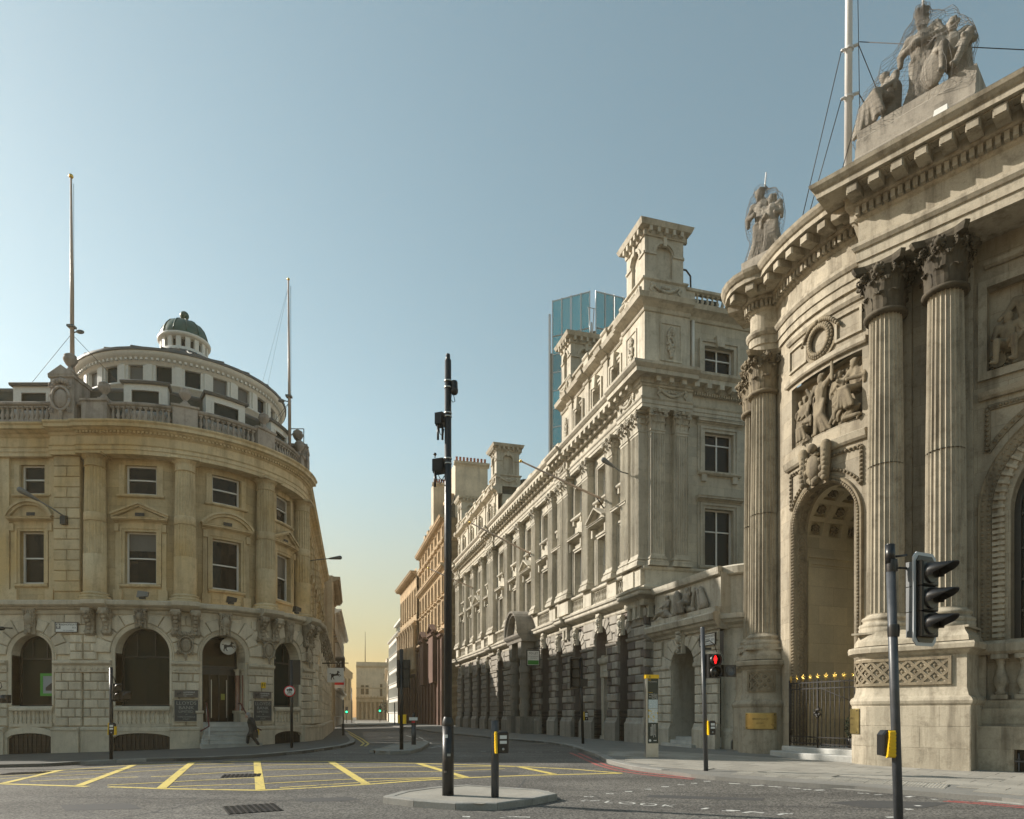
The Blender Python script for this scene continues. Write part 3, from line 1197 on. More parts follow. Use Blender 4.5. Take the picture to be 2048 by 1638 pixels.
def grating(px, py, w, l, ang, label, name='drain_cover'):
 x, y = G(px, py)
 mb = MB()
 box(mb, ID, -w / 2, w / 2,-l / 2, l / 2,0.0,0.008)
 n = 9
 for i in range(n):
  for j in range(n):
   u, v = -w / 2 + (i + 0.5) * w / n, -l / 2 + (j + 0.5) * l / n
   box(mb, ID, u - w / n * 0.28, u + w / n * 0.28, v - l / n * 0.28, v + l / n * 0.28,0.008,0.018)
 return thing(name, label, 'manhole cover', M=ground_matrix(x, y, ang, 0.002), data=mb.mesh(name, IRON))


grating(505, 1618, 0.95, 1.05, 0.5, 'large square iron cover with raised studs in the bare near asphalt')
grating(483, 1552, 1.0, 0.8, 0.3, 'small iron cover lying inside the yellow box lines')
grating(50, 1547, 1.2, 0.7, 0.1, 'iron cover by the kerb at the bank end of the yellow box')

# --- traffic islands
def island(pts_px, label, h=0.14):
 P = [G(*p) for p in pts_px]
 cx = sum(p[0] for p in P) / len(P)
 cyy = sum(p[1] for p in P) / len(P)
 root = thing('traffic_island', label, 'traffic island', (cx, cyy, gz(cx, cyy)))
 ins = []
 for p in P:
  k = 1 - 0.16 / hypot(p[0] - cx, p[1] - cyy)
  ins.append((cx + (p[0] - cx) * k, cyy + (p[1] - cyy) * k))
 ob('paved_top', clip_mesh(ins, h - 0.008, 'paved_top', PAVE), root)
 area = sum(P[i - 1][0] * P[i][1] - P[i][0] * P[i - 1][1] for i in range(len(P)))
 kerb(P + [P[0]], root, h, 0.2,0.92,1 if area > 0 else -1)
 return root


island([(765, 1606.5), (770, 1600), (888, 1583), (930, 1581), (1112, 1594), (1116, 1598), (1114, 1604), (966, 1625), (775, 1611)], 'pale stone traffic island under the tall black mast')
island([(738, 1507), (760, 1502.5), (792, 1492), (846, 1487), (859, 1489), (856, 1493), (842, 1503), (820, 1508), (760, 1510)], 'low worn kerbed island carrying the twin signals at the street mouth')
# ------------------------------------------------------------------ shared architectural pieces
def leaf(mb, ang, r, z0, h, w, curl, cx=0, cy_=0, sq=1.0):
 """acanthus leaf standing against a bell of radius r and curling outwards"""
 prof_ = [(0.0,0.0),(0.02,0.3),(0.035,0.6),(0.10,0.85),(0.22,0.98),(0.30,0.93),(0.30,0.84)]
 wid = [0.75,1.0,1.0,0.9,0.7,0.5,0.25]
 vs, fs = [], []
 ca_, sa_ = cos(ang), sin(ang)
 for (d, zz), ww in zip(prof_, wid):
  for k, (s, o) in enumerate(((-1,-0.05),(-0.5,0.03),(0,0.0),(0.5,0.03),(1,-0.05))):
   rr = r + d * curl + o * w
   x, y = rr * ca_ - s * ww * w / 2 * sa_, rr * sa_ + s * ww * w / 2 * ca_
   vs.append((cx + x, cy_ + y, z0 + zz * h))
 for i in range(len(prof_) - 1):
  for k in range(4):
   fs.append((i * 5 + k, i * 5 + k + 1, i * 5 + k + 6, i * 5 + k + 5))
 mb.add(vs, fs, None, False)


def volute(mb, c, ang, r, t=0.05, turns=1.6):
 """spiral scroll in the vertical plane at heading ang, centre c"""
 pts = []
 n = int(10 * turns)
 for i in range(n + 1):
  a = 2 * pi * turns * i / n
  rr = r * (1 - 0.8 * i / n)
  x = rr * cos(a + pi / 2)
  pts.append((c[0] + x * cos(ang), c[1] + x * sin(ang), c[2] + rr * sin(a + pi / 2)))
 tube(mb, pts, t, 5, r1=t * 0.6)
 ball(mb, c, r * 0.26, n=6, m=4)


def corinthian(name, R, H, mat, lion=False, square=False):
 mb = MB()
 bell = [(R * 0.92,0),(R * 0.90, H * 0.3),(R * 0.95, H * 0.6),(R * 1.12, H * 0.84),(R * 1.2, H * 0.88)]
 lathe(mb, ID, 0,0, bell, 20)
 lathe(mb, ID, 0,0, [(R * 1.0,-0.02 * H),(R * 1.1,0.0),(R * 1.1,0.05 * H),(R * 0.95,0.08 * H)], 20)
 for k in range(8):
  leaf(mb, k * pi / 4, R * 0.93,0.04 * H, H * 0.36, R * 0.72, R * 0.9)
  leaf(mb, k * pi / 4 + pi / 8, R * 0.93,0.05 * H, H * 0.62, R * 0.62, R * 1.05)
  leaf(mb, k * pi / 4, R * 0.95,0.36 * H, H * 0.4, R * 0.45, R * 0.6)
 for k in range(4):
  a = pi / 4 + k * pi / 2
  for da in (-0.17,0.17):
   c = (R * 1.32 * cos(a + da), R * 1.32 * sin(a + da), H * 0.76)
   volute(mb, c, a + da * 0.4, R * 0.26, R * 0.07)
  leaf(mb, a, R * 1.0,0.4 * H, H * 0.38, R * 0.4, R * 1.3)
  b = k * pi / 2
  for s in (-1,1):
   volute(mb, (R * 1.08 * cos(b + s * 0.22), R * 1.08 * sin(b + s * 0.22), H * 0.72), b + pi / 2, R * 0.15, R * 0.05,1.3)
  if lion:
   p = Vector((R * 1.22 * cos(b), R * 1.22 * sin(b), H * 0.82))
   ball(mb, p, R * 0.26, n=8, m=6)
   ball(mb, p + Vector((cos(b), sin(b),-0.2)) * R * 0.2, R * 0.14, n=6, m=5)
   for q in range(8):
    w = 2 * pi * q / 8
    ball(mb, p + Vector((-sin(b) * cos(w), cos(b) * cos(w), sin(w))) * R * 0.28, R * 0.11, n=5, m=4)
  else:
   ball(mb, (R * 1.2 * cos(b), R * 1.2 * sin(b), H * 0.92), R * 0.17, n=6, m=5)
 # abacus with hollowed sides
 pts = []
 for k in range(4):
  a = pi / 4 + k * pi / 2
  pts.append((R * 1.78 * cos(a - 0.07), R * 1.78 * sin(a - 0.07)))
  pts.append((R * 1.78 * cos(a + 0.07), R * 1.78 * sin(a + 0.07)))
  for q in (0.2,0.5,0.8):
   a0, a1 = a, a + pi / 2
   x = cos(a0) * (1 - q) + cos(a1) * q
   y = sin(a0) * (1 - q) + sin(a1) * q
   bulge = 1.0 - 0.16 * 4 * q * (1 - q)
   pts.append((R * 1.74 * x * bulge, R * 1.74 * y * bulge))
 n = len(pts)
 lv = [(0.93, H * 0.88),(0.97, H * 0.92),(1.0, H * 0.945),(1.03, H * 1.0)]
 vs = [(x * k, y * k, z) for k, z in lv for x, y in pts]
 fs = []
 for l in range(3):
  for i in range(n):
   j = (i + 1) % n
   fs.append((l * n + i, l * n + j, l * n + n + j, l * n + n + i))
 fs.append(tuple(range(3 * n, 4 * n)))
 fs.append(tuple(range(n))[::-1])
 mb.add(vs, fs)
 return mb.mesh(name, mat)


def attic_base_pts(R, H):
 return [(R * 1.42,0),(R * 1.42, H * 0.22),(R * 1.36, H * 0.24),(R * 1.40, H * 0.30),(R * 1.42, H * 0.38),(R * 1.38, H * 0.47),(R * 1.25, H * 0.52),(R * 1.18, H * 0.60),
   (R * 1.22, H * 0.68),(R * 1.27, H * 0.74),(R * 1.24, H * 0.83),(R * 1.12, H * 0.88),(R * 1.08, H * 0.92),(R * 1.02, H * 1.0)]


def column_mesh(name, R, H, mat, flutes=20, entasis=0.88, plain_to=0.0, belt=None):
 """fluted shaft of height H; plain_to: plain lower fraction; belt: (z0,z1) plain band"""
 mb = MB()
 n = flutes * 4
 def sect(z0, z1):
  r0 = R * (1 - (1 - entasis) * (z0 / H) ** 1.6)
  r1 = R * (1 - (1 - entasis) * (z1 / H) ** 1.6)
  lathe(mb, ID, 0,0, [(r0, z0),(r1, z1)], n, False, flute=flutes, fdepth=R * 0.10, cap=False)
  for z, r in ((z0, r0),(z1, r1)):
   mb.add([(r * cos(2 * pi * i / 32), r * sin(2 * pi * i / 32), z) for i in range(32)], [tuple(range(32))])
 def smooth_sec(z0, z1, k=1.0):
  r0 = R * k * (1 - (1 - entasis) * (z0 / H) ** 1.6)
  r1 = R * k * (1 - (1 - entasis) * (z1 / H) ** 1.6)
  lathe(mb, ID, 0,0, [(r0 * 0.97, z0),(r0, z0 + 0.02),(r1, z1 - 0.02),(r1 * 0.97, z1)], 28, True)
 zs = 0.04 * R
 if plain_to:
  smooth_sec(0, H * plain_to, 1.02)
  zs = H * plain_to
 ze = H - 0.05 * R
 if belt:
  sect(zs, belt[0])
  smooth_sec(belt[0], belt[1], 1.03)
  m = belt[1]
  k = 5
  sect(m, ze)
 else:
  zm = zs + (ze - zs) * 0.5
  sect(zs, zm)
  sect(zm, ze)
 smooth_sec(0, zs + 0.001,1.0) if not plain_to else None
 smooth_sec(ze, H, 1.0)
 return mb.mesh(name, mat)


def baluster_mesh(H, R, mat, name='baluster'):
 mb = MB()
 box(mb, ID, -R, R, -R, R, 0, H * 0.1)
 lathe(mb, ID, 0,0, [(R * 0.7, H * 0.1),(R * 0.85, H * 0.14),(R * 0.5, H * 0.2),(R * 0.95, H * 0.36),(R * 0.98, H * 0.42),(R * 0.6, H * 0.6),(R * 0.42, H * 0.76),(R * 0.6, H * 0.8),(R * 0.5, H * 0.84),(R * 0.75, H * 0.9)], 10)
 box(mb, ID, -R, R, -R, R, H * 0.9, H)
 return mb.mesh(name, mat)


def urn_mesh(H, mat, name='urn'):
 mb = MB()
 R = H * 0.31
 box(mb, ID, -R * 0.75, R * 0.75,-R * 0.75, R * 0.75,0, H * 0.08)
 lathe(mb, ID, 0,0, [(R * 0.7, H * 0.08),(R * 0.6, H * 0.16),(R * 0.3, H * 0.3),(R * 0.36, H * 0.34),(R * 0.62, H * 0.42),(R * 0.95, H * 0.6),(R * 1.0, H * 0.7),(R * 0.8, H * 0.78),(R * 0.88, H * 0.82),(R * 0.82, H * 0.86),(R * 0.5, H * 0.92),(R * 0.2, H * 0.98),(0.01, H)], 18)
 return mb.mesh(name, mat)


def sash_window(parent, F, uc, d, z0, w, h, mat_frame=None, meet=0.5, mull=0, bars=0, blind=0.0, gm=None, sill=None, arch=False):
 """recessed window: frame with rails (part window) and its panes (sub-parts); d = plane of the wall"""
 mf = mat_frame or SASH
 t = 0.07
 mb = MB()
 box(mb, F, uc - w / 2, uc - w / 2 + t, d - 0.30, d - 0.20, z0, z0 + h)
 box(mb, F, uc + w / 2 - t, uc + w / 2, d - 0.30, d - 0.20, z0, z0 + h)
 box(mb, F, uc - w / 2 + t, uc + w / 2 - t, d - 0.30, d - 0.202, z0, z0 + t * 1.3)
 box(mb, F, uc - w / 2 + t, uc + w / 2 - t, d - 0.30, d - 0.202, z0 + h - t, z0 + h)
 zm = z0 + h * meet
 if meet:
  box(mb, F, uc - w / 2 + t, uc + w / 2 - t, d - 0.295, d - 0.212, zm - 0.03, zm + 0.03)
 if mull:
  box(mb, F, uc - 0.035, uc + 0.035, d - 0.297, d - 0.207, z0 + t * 1.3, z0 + h - t)
 for k in range(bars):
  zz = z0 + h * (k + 1) / (bars + 1)
  box(mb, F, uc - w / 2 + t, uc + w / 2 - t, d - 0.294, d - 0.215, zz - 0.02, zz + 0.02)
 o = mb.build('window', mf, parent)
 cut_u = [uc - w / 2 + t * 0.8] + ([uc] if mull else []) + [uc + w / 2 - t * 0.8]
 cut_z = [z0 + 0.03] + ([zm] if meet else []) + [z0 + h - 0.03]
 for i in range(len(cut_u) - 1):
  for j in range(len(cut_z) - 1):
   g = MB()
   dd = d - 0.27 - (0.02 if j == 0 else 0)
   box(g, F, cut_u[i], cut_u[i + 1], dd - 0.012, dd, cut_z[j], cut_z[j + 1])
   g.build('pane', gm or GLASS, o)
 if blind:
  g = MB()
  box(g, F, cut_u[0] + 0.01, cut_u[-1] - 0.01, d - 0.268, d - 0.262, z0 + h * (1 - blind), z0 + h - 0.05)
  g.build('blind', BLIND, o)
 return o


def surround(mb, F, uc, w, z0, z1, d, t=0.18, p=0.09):
 """moulded architrave round a rectangular opening"""
 for a, b, pp in ((0, t * 0.55, p * 0.55),(t * 0.55, t, p)):
  box(mb, F, uc - w / 2 - b, uc - w / 2 - a, d - 0.02, d + pp, z0, z1 + a)
  box(mb, F, uc + w / 2 + a, uc + w / 2 + b, d - 0.02, d + pp, z0, z1 + a)
  box(mb, F, uc - w / 2 - b, uc + w / 2 + b, d - 0.02, d + pp, z1 + a, z1 + b)


def cornice_pts(d, z, p, h):
 """small cornice profile (d outward from wall d)"""
 return stairprof(d - 0.02, [(d + p * 0.15, z),(d + p * 0.25, z + h * 0.25),(d + p * 0.55, z + h * 0.4),(d + p * 0.6, z + h * 0.5),(d + p * 0.9, z + h * 0.55),(d + p * 0.9, z + h * 0.8),(d + p, z + h * 0.9),(d + p, z + h)])


def pediment(mb, F, uc, w, z, h, d, p, kind='tri'):
 """triangular or segmental pediment standing on z"""
 prof(mb, F, uc - w / 2, uc + w / 2, cornice_pts(d, z, p, 0.22))
 z1 = z + 0.22
 if kind == 'tri':
  poly_slab(mb, F, [(uc - w / 2 + 0.1, z1),(uc + w / 2 - 0.1, z1),(uc, z1 + h - 0.1)], d - 0.02, d + p * 0.35)
  for s in (-1,1):
   for (o0, o1, q) in ((0,0.10, p * 0.75),(0.10,0.20, p * 1.02)):
    a = (uc + s * (w / 2 + 0.04), z1 + o0)
    b = (uc, z1 + h + o0 - 0.1)
    P = [a, b, (b[0], b[1] + (o1 - o0)),(a[0], a[1] + (o1 - o0))]
    poly_slab(mb, F, P, d - 0.02, d + q)
 else:
  R = ((w / 2) ** 2 + h ** 2) / (2 * h)
  a0 = math.asin(min(1, w / 2 / R))
  for (o0, o1, q) in ((-0.02,0.10, p * 0.75),(0.10,0.20, p * 1.02)):
   arch_mould(mb, F, uc, R, z1 + h - R, [(o0 - 0.1, d - 0.02),(o1 - 0.1, d - 0.02),(o1 - 0.1, d + q),(o0 - 0.1, d + q)], 14,0, pi / 2 - a0, pi / 2 + a0)
  P = [(uc + (R - 0.1) * sin(-a0 + 2 * a0 * i / 10), z1 + h - R + (R - 0.1) * cos(-a0 + 2 * a0 * i / 10)) for i in range(11)]
  poly_slab(mb, F, P, d - 0.02, d + p * 0.35)


def console(name, H, W, P, mat):
 """scrolled bracket with a leaf on its front; hangs from z=H at the wall plane y=0"""
 mb = MB()
 out = [(0,0),(P * 0.25,0.0),(P * 0.42, H * 0.08),(P * 0.38, H * 0.2),(P * 0.28, H * 0.38),(P * 0.40, H * 0.55),(P * 0.72, H * 0.7),(P * 0.95, H * 0.8),(P, H * 0.9),(P * 0.9, H),(0, H)]
 prof(mb, ID, -W / 2, W / 2, out)
 for s in (-1,1):
  x = s * (W / 2 + 0.01)
  for (cyy, cz, r) in ((P * 0.62, H * 0.84, H * 0.13),(P * 0.2, H * 0.12, H * 0.09)):
   pts = [(x, -cyy - r * (1 - 0.07 * i) * cos(i * 0.6), cz + r * (1 - 0.07 * i) * sin(i * 0.6)) for i in range(13)]
   tube(mb, pts, 0.03,5)
 for k in range(6):
  z = H * (0.12 + 0.14 * k)
  y = P * (0.38 if k < 3 else 0.45 + 0.16 * (k - 2))
  ball(mb, (0,-y, z), W * 0.3,1.0,0.5,0.8,6,5)
 return mb.mesh(name, mat)


def head_keystone(name, H, W, P, mat):
 """keystone carved as a bearded head under a crown"""
 mb = MB()
 box(mb, ID, -W / 2, W / 2,0, P * 0.5,0, H)
 box(mb, ID, -W * 0.6, W * 0.6,0, P * 0.72, H * 0.9, H)
 ball(mb, (0,-P * 0.65, H * 0.58), W * 0.42,0.95,0.9,1.2,10,8)
 ball(mb, (0,-P * 1.05, H * 0.56), W * 0.09,0.8,1,1.6,6,5)
 for s in (-1,1):
  ball(mb, (s * W * 0.17,-P * 0.98, H * 0.64), W * 0.1,1,0.6,0.5,6,4)
  for k in range(5):
   ball(mb, (s * W * (0.42 - 0.03 * k),-P * 0.6, H * (0.75 - 0.11 * k)), W * 0.13,1,1,1,6,5)
 for k in range(7):
  ball(mb, (W * 0.13 * (k % 3 - 1),-P * 0.8, H * (0.38 - 0.05 * k)), W * 0.16,1,0.9,1.3,6,5)
 for k in range(5):
  ball(mb, (W * 0.2 * (k - 2),-P * 0.75, H * 0.84), W * 0.13,0.8,0.8,1.4,6,5)
 return mb.mesh(name, mat)


def cartouche_mesh(name, H, W, mat):
 """oval shield in a scrolled frame"""
 mb = MB()
 ball(mb, (0,-0.03, H * 0.5), W * 0.32,1,0.35,1.4,14,8)
 pts = [(W * 0.42 * cos(a),-0.06, H * 0.5 + W * 0.55 * sin(a)) for a in [2 * pi * i / 18 for i in range(19)]]
 tube(mb, pts, W * 0.07,6)
 for s in (-1,1):
  for zz, r in ((0.82,0.14),(0.2,0.12),(0.55,0.09)):
   volute(mb, (s * W * 0.42,-0.08, H * zz),0, W * r, W * 0.04,1.3)
 for k in range(5):
  ball(mb, (W * 0.13 * (k - 2),-0.08, H * (0.95 - 0.02 * abs(k - 2))), W * 0.1,1,0.9,1.4,6,5)
 for k in range(4):
  ball(mb, (0,-0.06, H * (0.14 - 0.07 * k)), W * (0.12 - 0.02 * k),1,0.8,1.1,6,5)
 return mb.mesh(name, mat)


def text(body, size, mat, parent, M, name='lettering', extrude=0.002, align='CENTER', sx=1.0, spacing=1.0):
 f = bpy.data.curves.new(name, 'FONT')
 f.body = body
 f.size = size
 f.extrude = extrude
 f.align_x = align
 f.align_y = 'CENTER'
 f.space_character = spacing
 f.resolution_u = 3
 f.materials.append(mat)
 R = Matrix.Rotation(pi / 2, 4, 'X')
 return ob(name, flat(f), parent, M @ R @ Matrix.Diagonal((sx, 1,1,1)))


def flat(curve):
 """mesh of a font or curve datablock"""
 o = bpy.data.objects.new('tmp', curve)
 me = bpy.data.meshes.new_from_object(o)
 bpy.data.objects.remove(o)
 if not me.materials:
  me.materials.append(curve.materials[0])
 return me


HORSE = [(-.86,.10),(-.95,.28),(-.80,.38),(-.60,.25),(-.45,.30),(-.1,.20),(.18,.28),(.30,.52),(.27,.70),(.40,.92),(.45,.80),(.58,.74),(.74,.52),(.66,.44),(.52,.52),(.50,.30),(.50,.18),(.72,.14),(.86,.0),(.97,-.18),(.90,-.22),(.80,-.10),(.68,.02),(.48,.02),
         (.62,-.12),(.74,-.3),(.68,-.36),(.55,-.18),(.36,-.08),(.05,-.14),(-.22,-.18),(-.32,-.38),(-.24,-.62),(-.12,-.84),(-.24,-.88),(-.38,-.62),(-.46,-.36),(-.50,-.50),(-.62,-.70),(-.56,-.92),(-.70,-.90),(-.74,-.66),(-.66,-.36),(-.70,-.10),(-.66,.06),(-.74,.22),(-.84,.24)]


def horse(parent, M, k, mat, name='horse_emblem'):
 """prancing horse silhouette, 2k wide, in the XZ plane of M"""
 f = bpy.data.curves.new(name, 'CURVE')
 f.dimensions = '2D'
 f.fill_mode = 'BOTH'
 f.extrude = 0.004
 s = f.splines.new('POLY')
 s.points.add(len(HORSE) - 1)
 for p, q in zip(s.points, HORSE):
  p.co = (q[0] * k, q[1] * k * 0.82,0,1)
 s.use_cyclic_u = True
 f.materials.append(mat)
 return ob(name, flat(f), parent, M @ Matrix.Rotation(pi / 2, 4, 'X'))


def T3(x, y, z):
 return Matrix.Translation((x, y, z))
# ------------------------------------------------------------------ the curved corner bank (left)
LG = Bow(-18.3,38.9,6.95,-pi / 2, radians(13.5))     # ground floor wall
LU = Bow(-18.75,39.0,6.25,-pi / 2, radians(13))    # upper wall
UEND = 27.0
bank = thing('corner_bank', 'curved corner bank of yellow stone with a columned rotunda and arched ground floor', 'bank building', (-18.5, 38.9, 0))
GB = -0.9
# --- ground floor wall, in bays
EXTRA = [-8.0,-11.85,-15.7,-19.5]
bays = [(c - 1.93, c + 1.92, c, 0.95,4.35) for c in EXTRA] + [(-6.07,-3.0,-4.15,0.95,4.35),(-3.0,-0.75, None, 0,0),(-0.75,2.7,0.95,1.2,4.45),(2.7,6.2,4.55,1.0,4.45),(6.2,10.0,8.1,0.95,4.45)]
w = MB()
for u0, u1, uc, r, zs in bays:
 if uc is None:
  for a, b in zip(cuts(LG, u0, u1)[:-1], cuts(LG, u0, u1)[1:]):
   box(w, LG, a, b, -0.3,0, GB, 6.6)
 else:
  zb = 1.15 if uc == 4.55 else 1.95
  if uc == 4.55:
   zb = GB
  arch_wall(w, LG, u0, u1, GB, 6.6,0, uc, r, zs, zb, 0.75 if uc != 4.55 else 1.3)
for u in [10.0 + 3.0 * k for k in range(9)]:
 arch_wall(w, LG, u, u + 3.0, GB, 6.6,0, u + 1.5,0.8,4.4,1.9,0.5,10)
box(w, LG, 37.0,40,-0.3,0, GB, 6.6)
w.build('ground_floor_wall', BANKG, bank)
# plinth and mouldings
w = MB()
door_gap = (3.5,5.6)
for a, b in ((-21.4,-0.35),(-0.35,2.2),(2.2,3.42),(5.68,7.0),(7.0,9.2),(9.2,40)):
 p = 0.30 if (a, b) in ((2.2,3.42),(5.68,7.0),(9.2,40)) else 0.20
 if a == -21.4:
  prof(w, LG, -21.4,-5.3, stairprof(-0.02, [(0.3, GB),(0.3,0.8),(0.34,0.84),(0.34,0.94),(0.14,1.0)]))
  prof(w, LG, -3.0,-1.75, stairprof(-0.02, [(0.42, GB),(0.42,0.8),(0.46,0.84),(0.46,0.94),(0.14,1.0)]))
  prof(w, LG, -1.72,-0.4, stairprof(-0.02, [(0.3, GB),(0.3,0.8),(0.34,0.84),(0.34,0.94),(0.14,1.0)]))
  continue
 if (a, b) in ((-0.35,2.2),(7.0,9.2)):
  prof(w, LG, a, b, stairprof(-0.02, [(0.16,0.72),(0.2,0.8),(0.2,0.94),(0.1,1.0)]))
 else:
  prof(w, LG, a, b, stairprof(-0.02, [(p, GB),(p, 0.8),(p + 0.04,0.84),(p + 0.04,0.94),(0.14,1.0)]))
# impost band with roundels
imp = []
for a, b in ((-21.4,-5.25),(-3.05,-0.35),(2.25,3.45),(5.65,7.05),(9.15,10.6)):
 prof(w, LG, a, b, stairprof(-0.02, [(0.16,3.55),(0.16,3.85),(0.22,3.9),(0.28,3.96),(0.28,4.06),(0.12,4.1)]))
 k = int((b - a) / 0.26)
 for i in range(k):
  u = a + (i + 0.5) * (b - a) / k
  if u > -7:
   lathe(w, lambda x, y, z, u=u: LG(u + x, 0.16 + z, 3.7 + y),0,0, [(0.075,0),(0.07,0.025),(0.03,0.02),(0.0,0.035)], 10)
w.build('plinth_moulding', BANKG, bank)
# main ledge over the ground floor
w = MB()
prof(w, LG, -21.4,40, stairprof(-0.3, [(0.06,6.25),(0.10,6.32),(0.10,6.44),(0.26,6.5),(0.3,6.56),(0.44,6.6),(0.5,6.66),(0.5,6.82),(0.46,6.86),(0.1,6.92)]))
for u in (-0.95,2.85,6.75,9.9):
 prof(w, LG, u - 0.55, u + 0.55, stairprof(-0.1, [(0.3,6.45),(0.5,6.56),(0.6,6.63),(0.66,6.68),(0.66,6.86),(0.2,6.94)]))
w.build('ledge', BANKG, bank)
# rusticated blocks
joined = MB()
for a, b, ln in ((-3.0,-1.75,0.62),(-1.7,-0.35,0.66),(2.25,3.45,0.6),(5.7,7.05,0.66),(9.15,10.4,0.62),(-6.95,-5.25,0.8)):
 courses(bank, LG, a, b, 1.02,3.52,0.415, ln, 0,0.12 if a != -3.0 else 0.17, BANKG, None, 0.04)
for a, b, ln in ((-2.36,-1.75,0.62),(-1.7,-1.08,0.66)):
 courses(bank, LG, a, b, 4.12,5.3,0.415, ln, 0,0.12, BANKG, None, 0.04)
for a, b in ((-3.0,-1.4),(2.4,3.25),(5.85,6.95)):
 courses(bank, LG, a, b, 5.3,6.24,0.47,0.7,0,0.10, BANKG, None, 0.03)
for uc, r, zs in ((-4.15,0.95,4.35),(0.95,1.2,4.45),(4.55,1.0,4.45),(8.1,0.95,4.45)):
 voussoirs(bank, LG, uc, r + 0.22, zs, 0.55,0,0.12, BANKG, 9, True, None, 6.22)
for u in [10.5 + 3.0 * k for k in range(9)]:
 courses(bank, LG, u - 0.1, u + 0.9,1.02,6.2,0.415,0.6,0,0.2, BANKG, joined, 0.05, jump=0.05)
 courses(bank, LG, u + 0.9, u + 3.0,1.02,1.9,0.415,0.7,0,0.14, BANKG, joined, 0.05)
 voussoirs(bank, LG, u + 1.0,0.82,4.4,0.6,0,0.2, BANKG, 7, False, joined, 6.2)
joined.build('stone', BANKG, bank, kind='stuff')
# arch mouldings, glazing
for uc, r, zs in [(c, 0.95,4.35) for c in EXTRA] + [(-4.15,0.95,4.35),(0.95,1.2,4.45),(4.55,1.0,4.45),(8.1,0.95,4.45)]:
 w = MB()
 legs = 0.3 if uc == 4.55 else zs - 2.0
 arch_mould(w, LG, uc, r, zs, [(-0.0,-0.75),(0.0,0.05),(0.1,0.09),(0.12,0.03),(0.2,0.06),(0.22,-0.1)], 20, legs, smooth=False)
 w.build('arch_moulding', BANKG, bank)
 if uc == 4.55:
  continue
 fr = MB()
 arch_mould(fr, LG, uc, r, zs, [(0.02,-0.62),(0.02,-0.52),(-0.09,-0.52),(-0.09,-0.62)], 20, zs - 1.97)
 box(fr, LG, uc - r, uc + r, -0.62,-0.51, zs - 0.18, zs - 0.1)
 box(fr, LG, uc - r, uc + r, -0.62,-0.51,1.96,2.06)
 for s in (-1,1):
  box(fr, LG, uc + s * r * 0.36 - 0.03, uc + s * r * 0.36 + 0.03,-0.60,-0.53, zs - 0.1, zs + r * 0.92)
 fo = fr.build('window', BLACKM, bank)
 g = MB()
 poly_slab(g, LG, arch_pts(uc, r + 0.01, zs, zs - 0.12,16),-0.60,-0.57)
 g.build('pane', GLASSG, fo)
 g = MB()
 box(g, LG, uc - r, uc + r, -0.60,-0.58,2.0, zs - 0.14)
 g.build('pane', GLASSG, fo)
# sills with small balustrades and basement grilles
SB = baluster_mesh(0.56,0.075, BANKG)
for uc, r, n in ((-4.15,1.0,10),(0.95,1.22,12),(8.1,0.95,9)):
 w = MB()
 prof(w, LG, uc - r, uc + r, stairprof(-0.7, [(0.1,1.72),(0.16,1.76),(0.16,1.86),(0.08,1.94),(0.0,1.96)]))
 box(w, LG, uc - r, uc + r, -0.7,0.14,1.0,1.14)
 box(w, LG, uc - r - 0.02, uc + r + 0.02,-0.34,-0.3,1.14,1.72)
 w.build('sill', BANKG, bank)
 for i in range(n):
  ob('baluster', SB, bank, LG.place(uc - r + (i + 0.5) * 2 * r / n, 0.02, 1.15))
 # segmental opening of the basement with an iron grille
 w = MB()
 wd_ = r + 0.05
 arch_fill(w, LG, uc, wd_, 0.45, GB, -0.05,0.012,14,0.25)
 go = w.build('grille', BLACKP, bank)
 w = MB()
 nb = 10 if r < 1.1 else 13
 for i in range(nb + 1):
  u = uc - wd_ + 2 * wd_ * i / nb
  box(w, LG, u - 0.018, u + 0.018,0.02,0.06, GB, 0.45 + 0.24 * sqrt(max(0,1 - ((u - uc) / wd_) ** 2)))
 for k in range(6):
  box(w, LG, uc - wd_, uc + wd_, 0.025,0.05,-0.45 + 0.2 * k, -0.42 + 0.2 * k)
 w.build('grille_bars', BLACKM, go)
 w = MB()
 arch_mould(w, LG, uc, wd_, 0.45, [(0.0,0.0),(0.3,0.0),(0.3,0.18),(0.0,0.18)], 12,0, rz=0.25)
 box(w, LG, uc - wd_ - 0.3, uc - wd_, 0,0.18, GB, 0.47)
 box(w, LG, uc + wd_, uc + wd_ + 0.3,0,0.18, GB, 0.47)
 w.build('grille_surround', BANKG, bank)
# keystones, consoles, cartouches
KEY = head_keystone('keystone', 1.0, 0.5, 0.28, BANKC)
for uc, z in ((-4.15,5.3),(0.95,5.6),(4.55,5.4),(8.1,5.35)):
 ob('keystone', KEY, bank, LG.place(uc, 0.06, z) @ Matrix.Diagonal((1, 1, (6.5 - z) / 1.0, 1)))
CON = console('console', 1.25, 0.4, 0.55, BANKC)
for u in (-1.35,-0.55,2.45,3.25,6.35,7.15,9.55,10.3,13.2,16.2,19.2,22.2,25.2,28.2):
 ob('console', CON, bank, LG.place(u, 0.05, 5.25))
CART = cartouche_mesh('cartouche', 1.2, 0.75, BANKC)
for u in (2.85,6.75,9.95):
 ob('cartouche', CART, bank, LG.place(u, 0.14, 4.25))
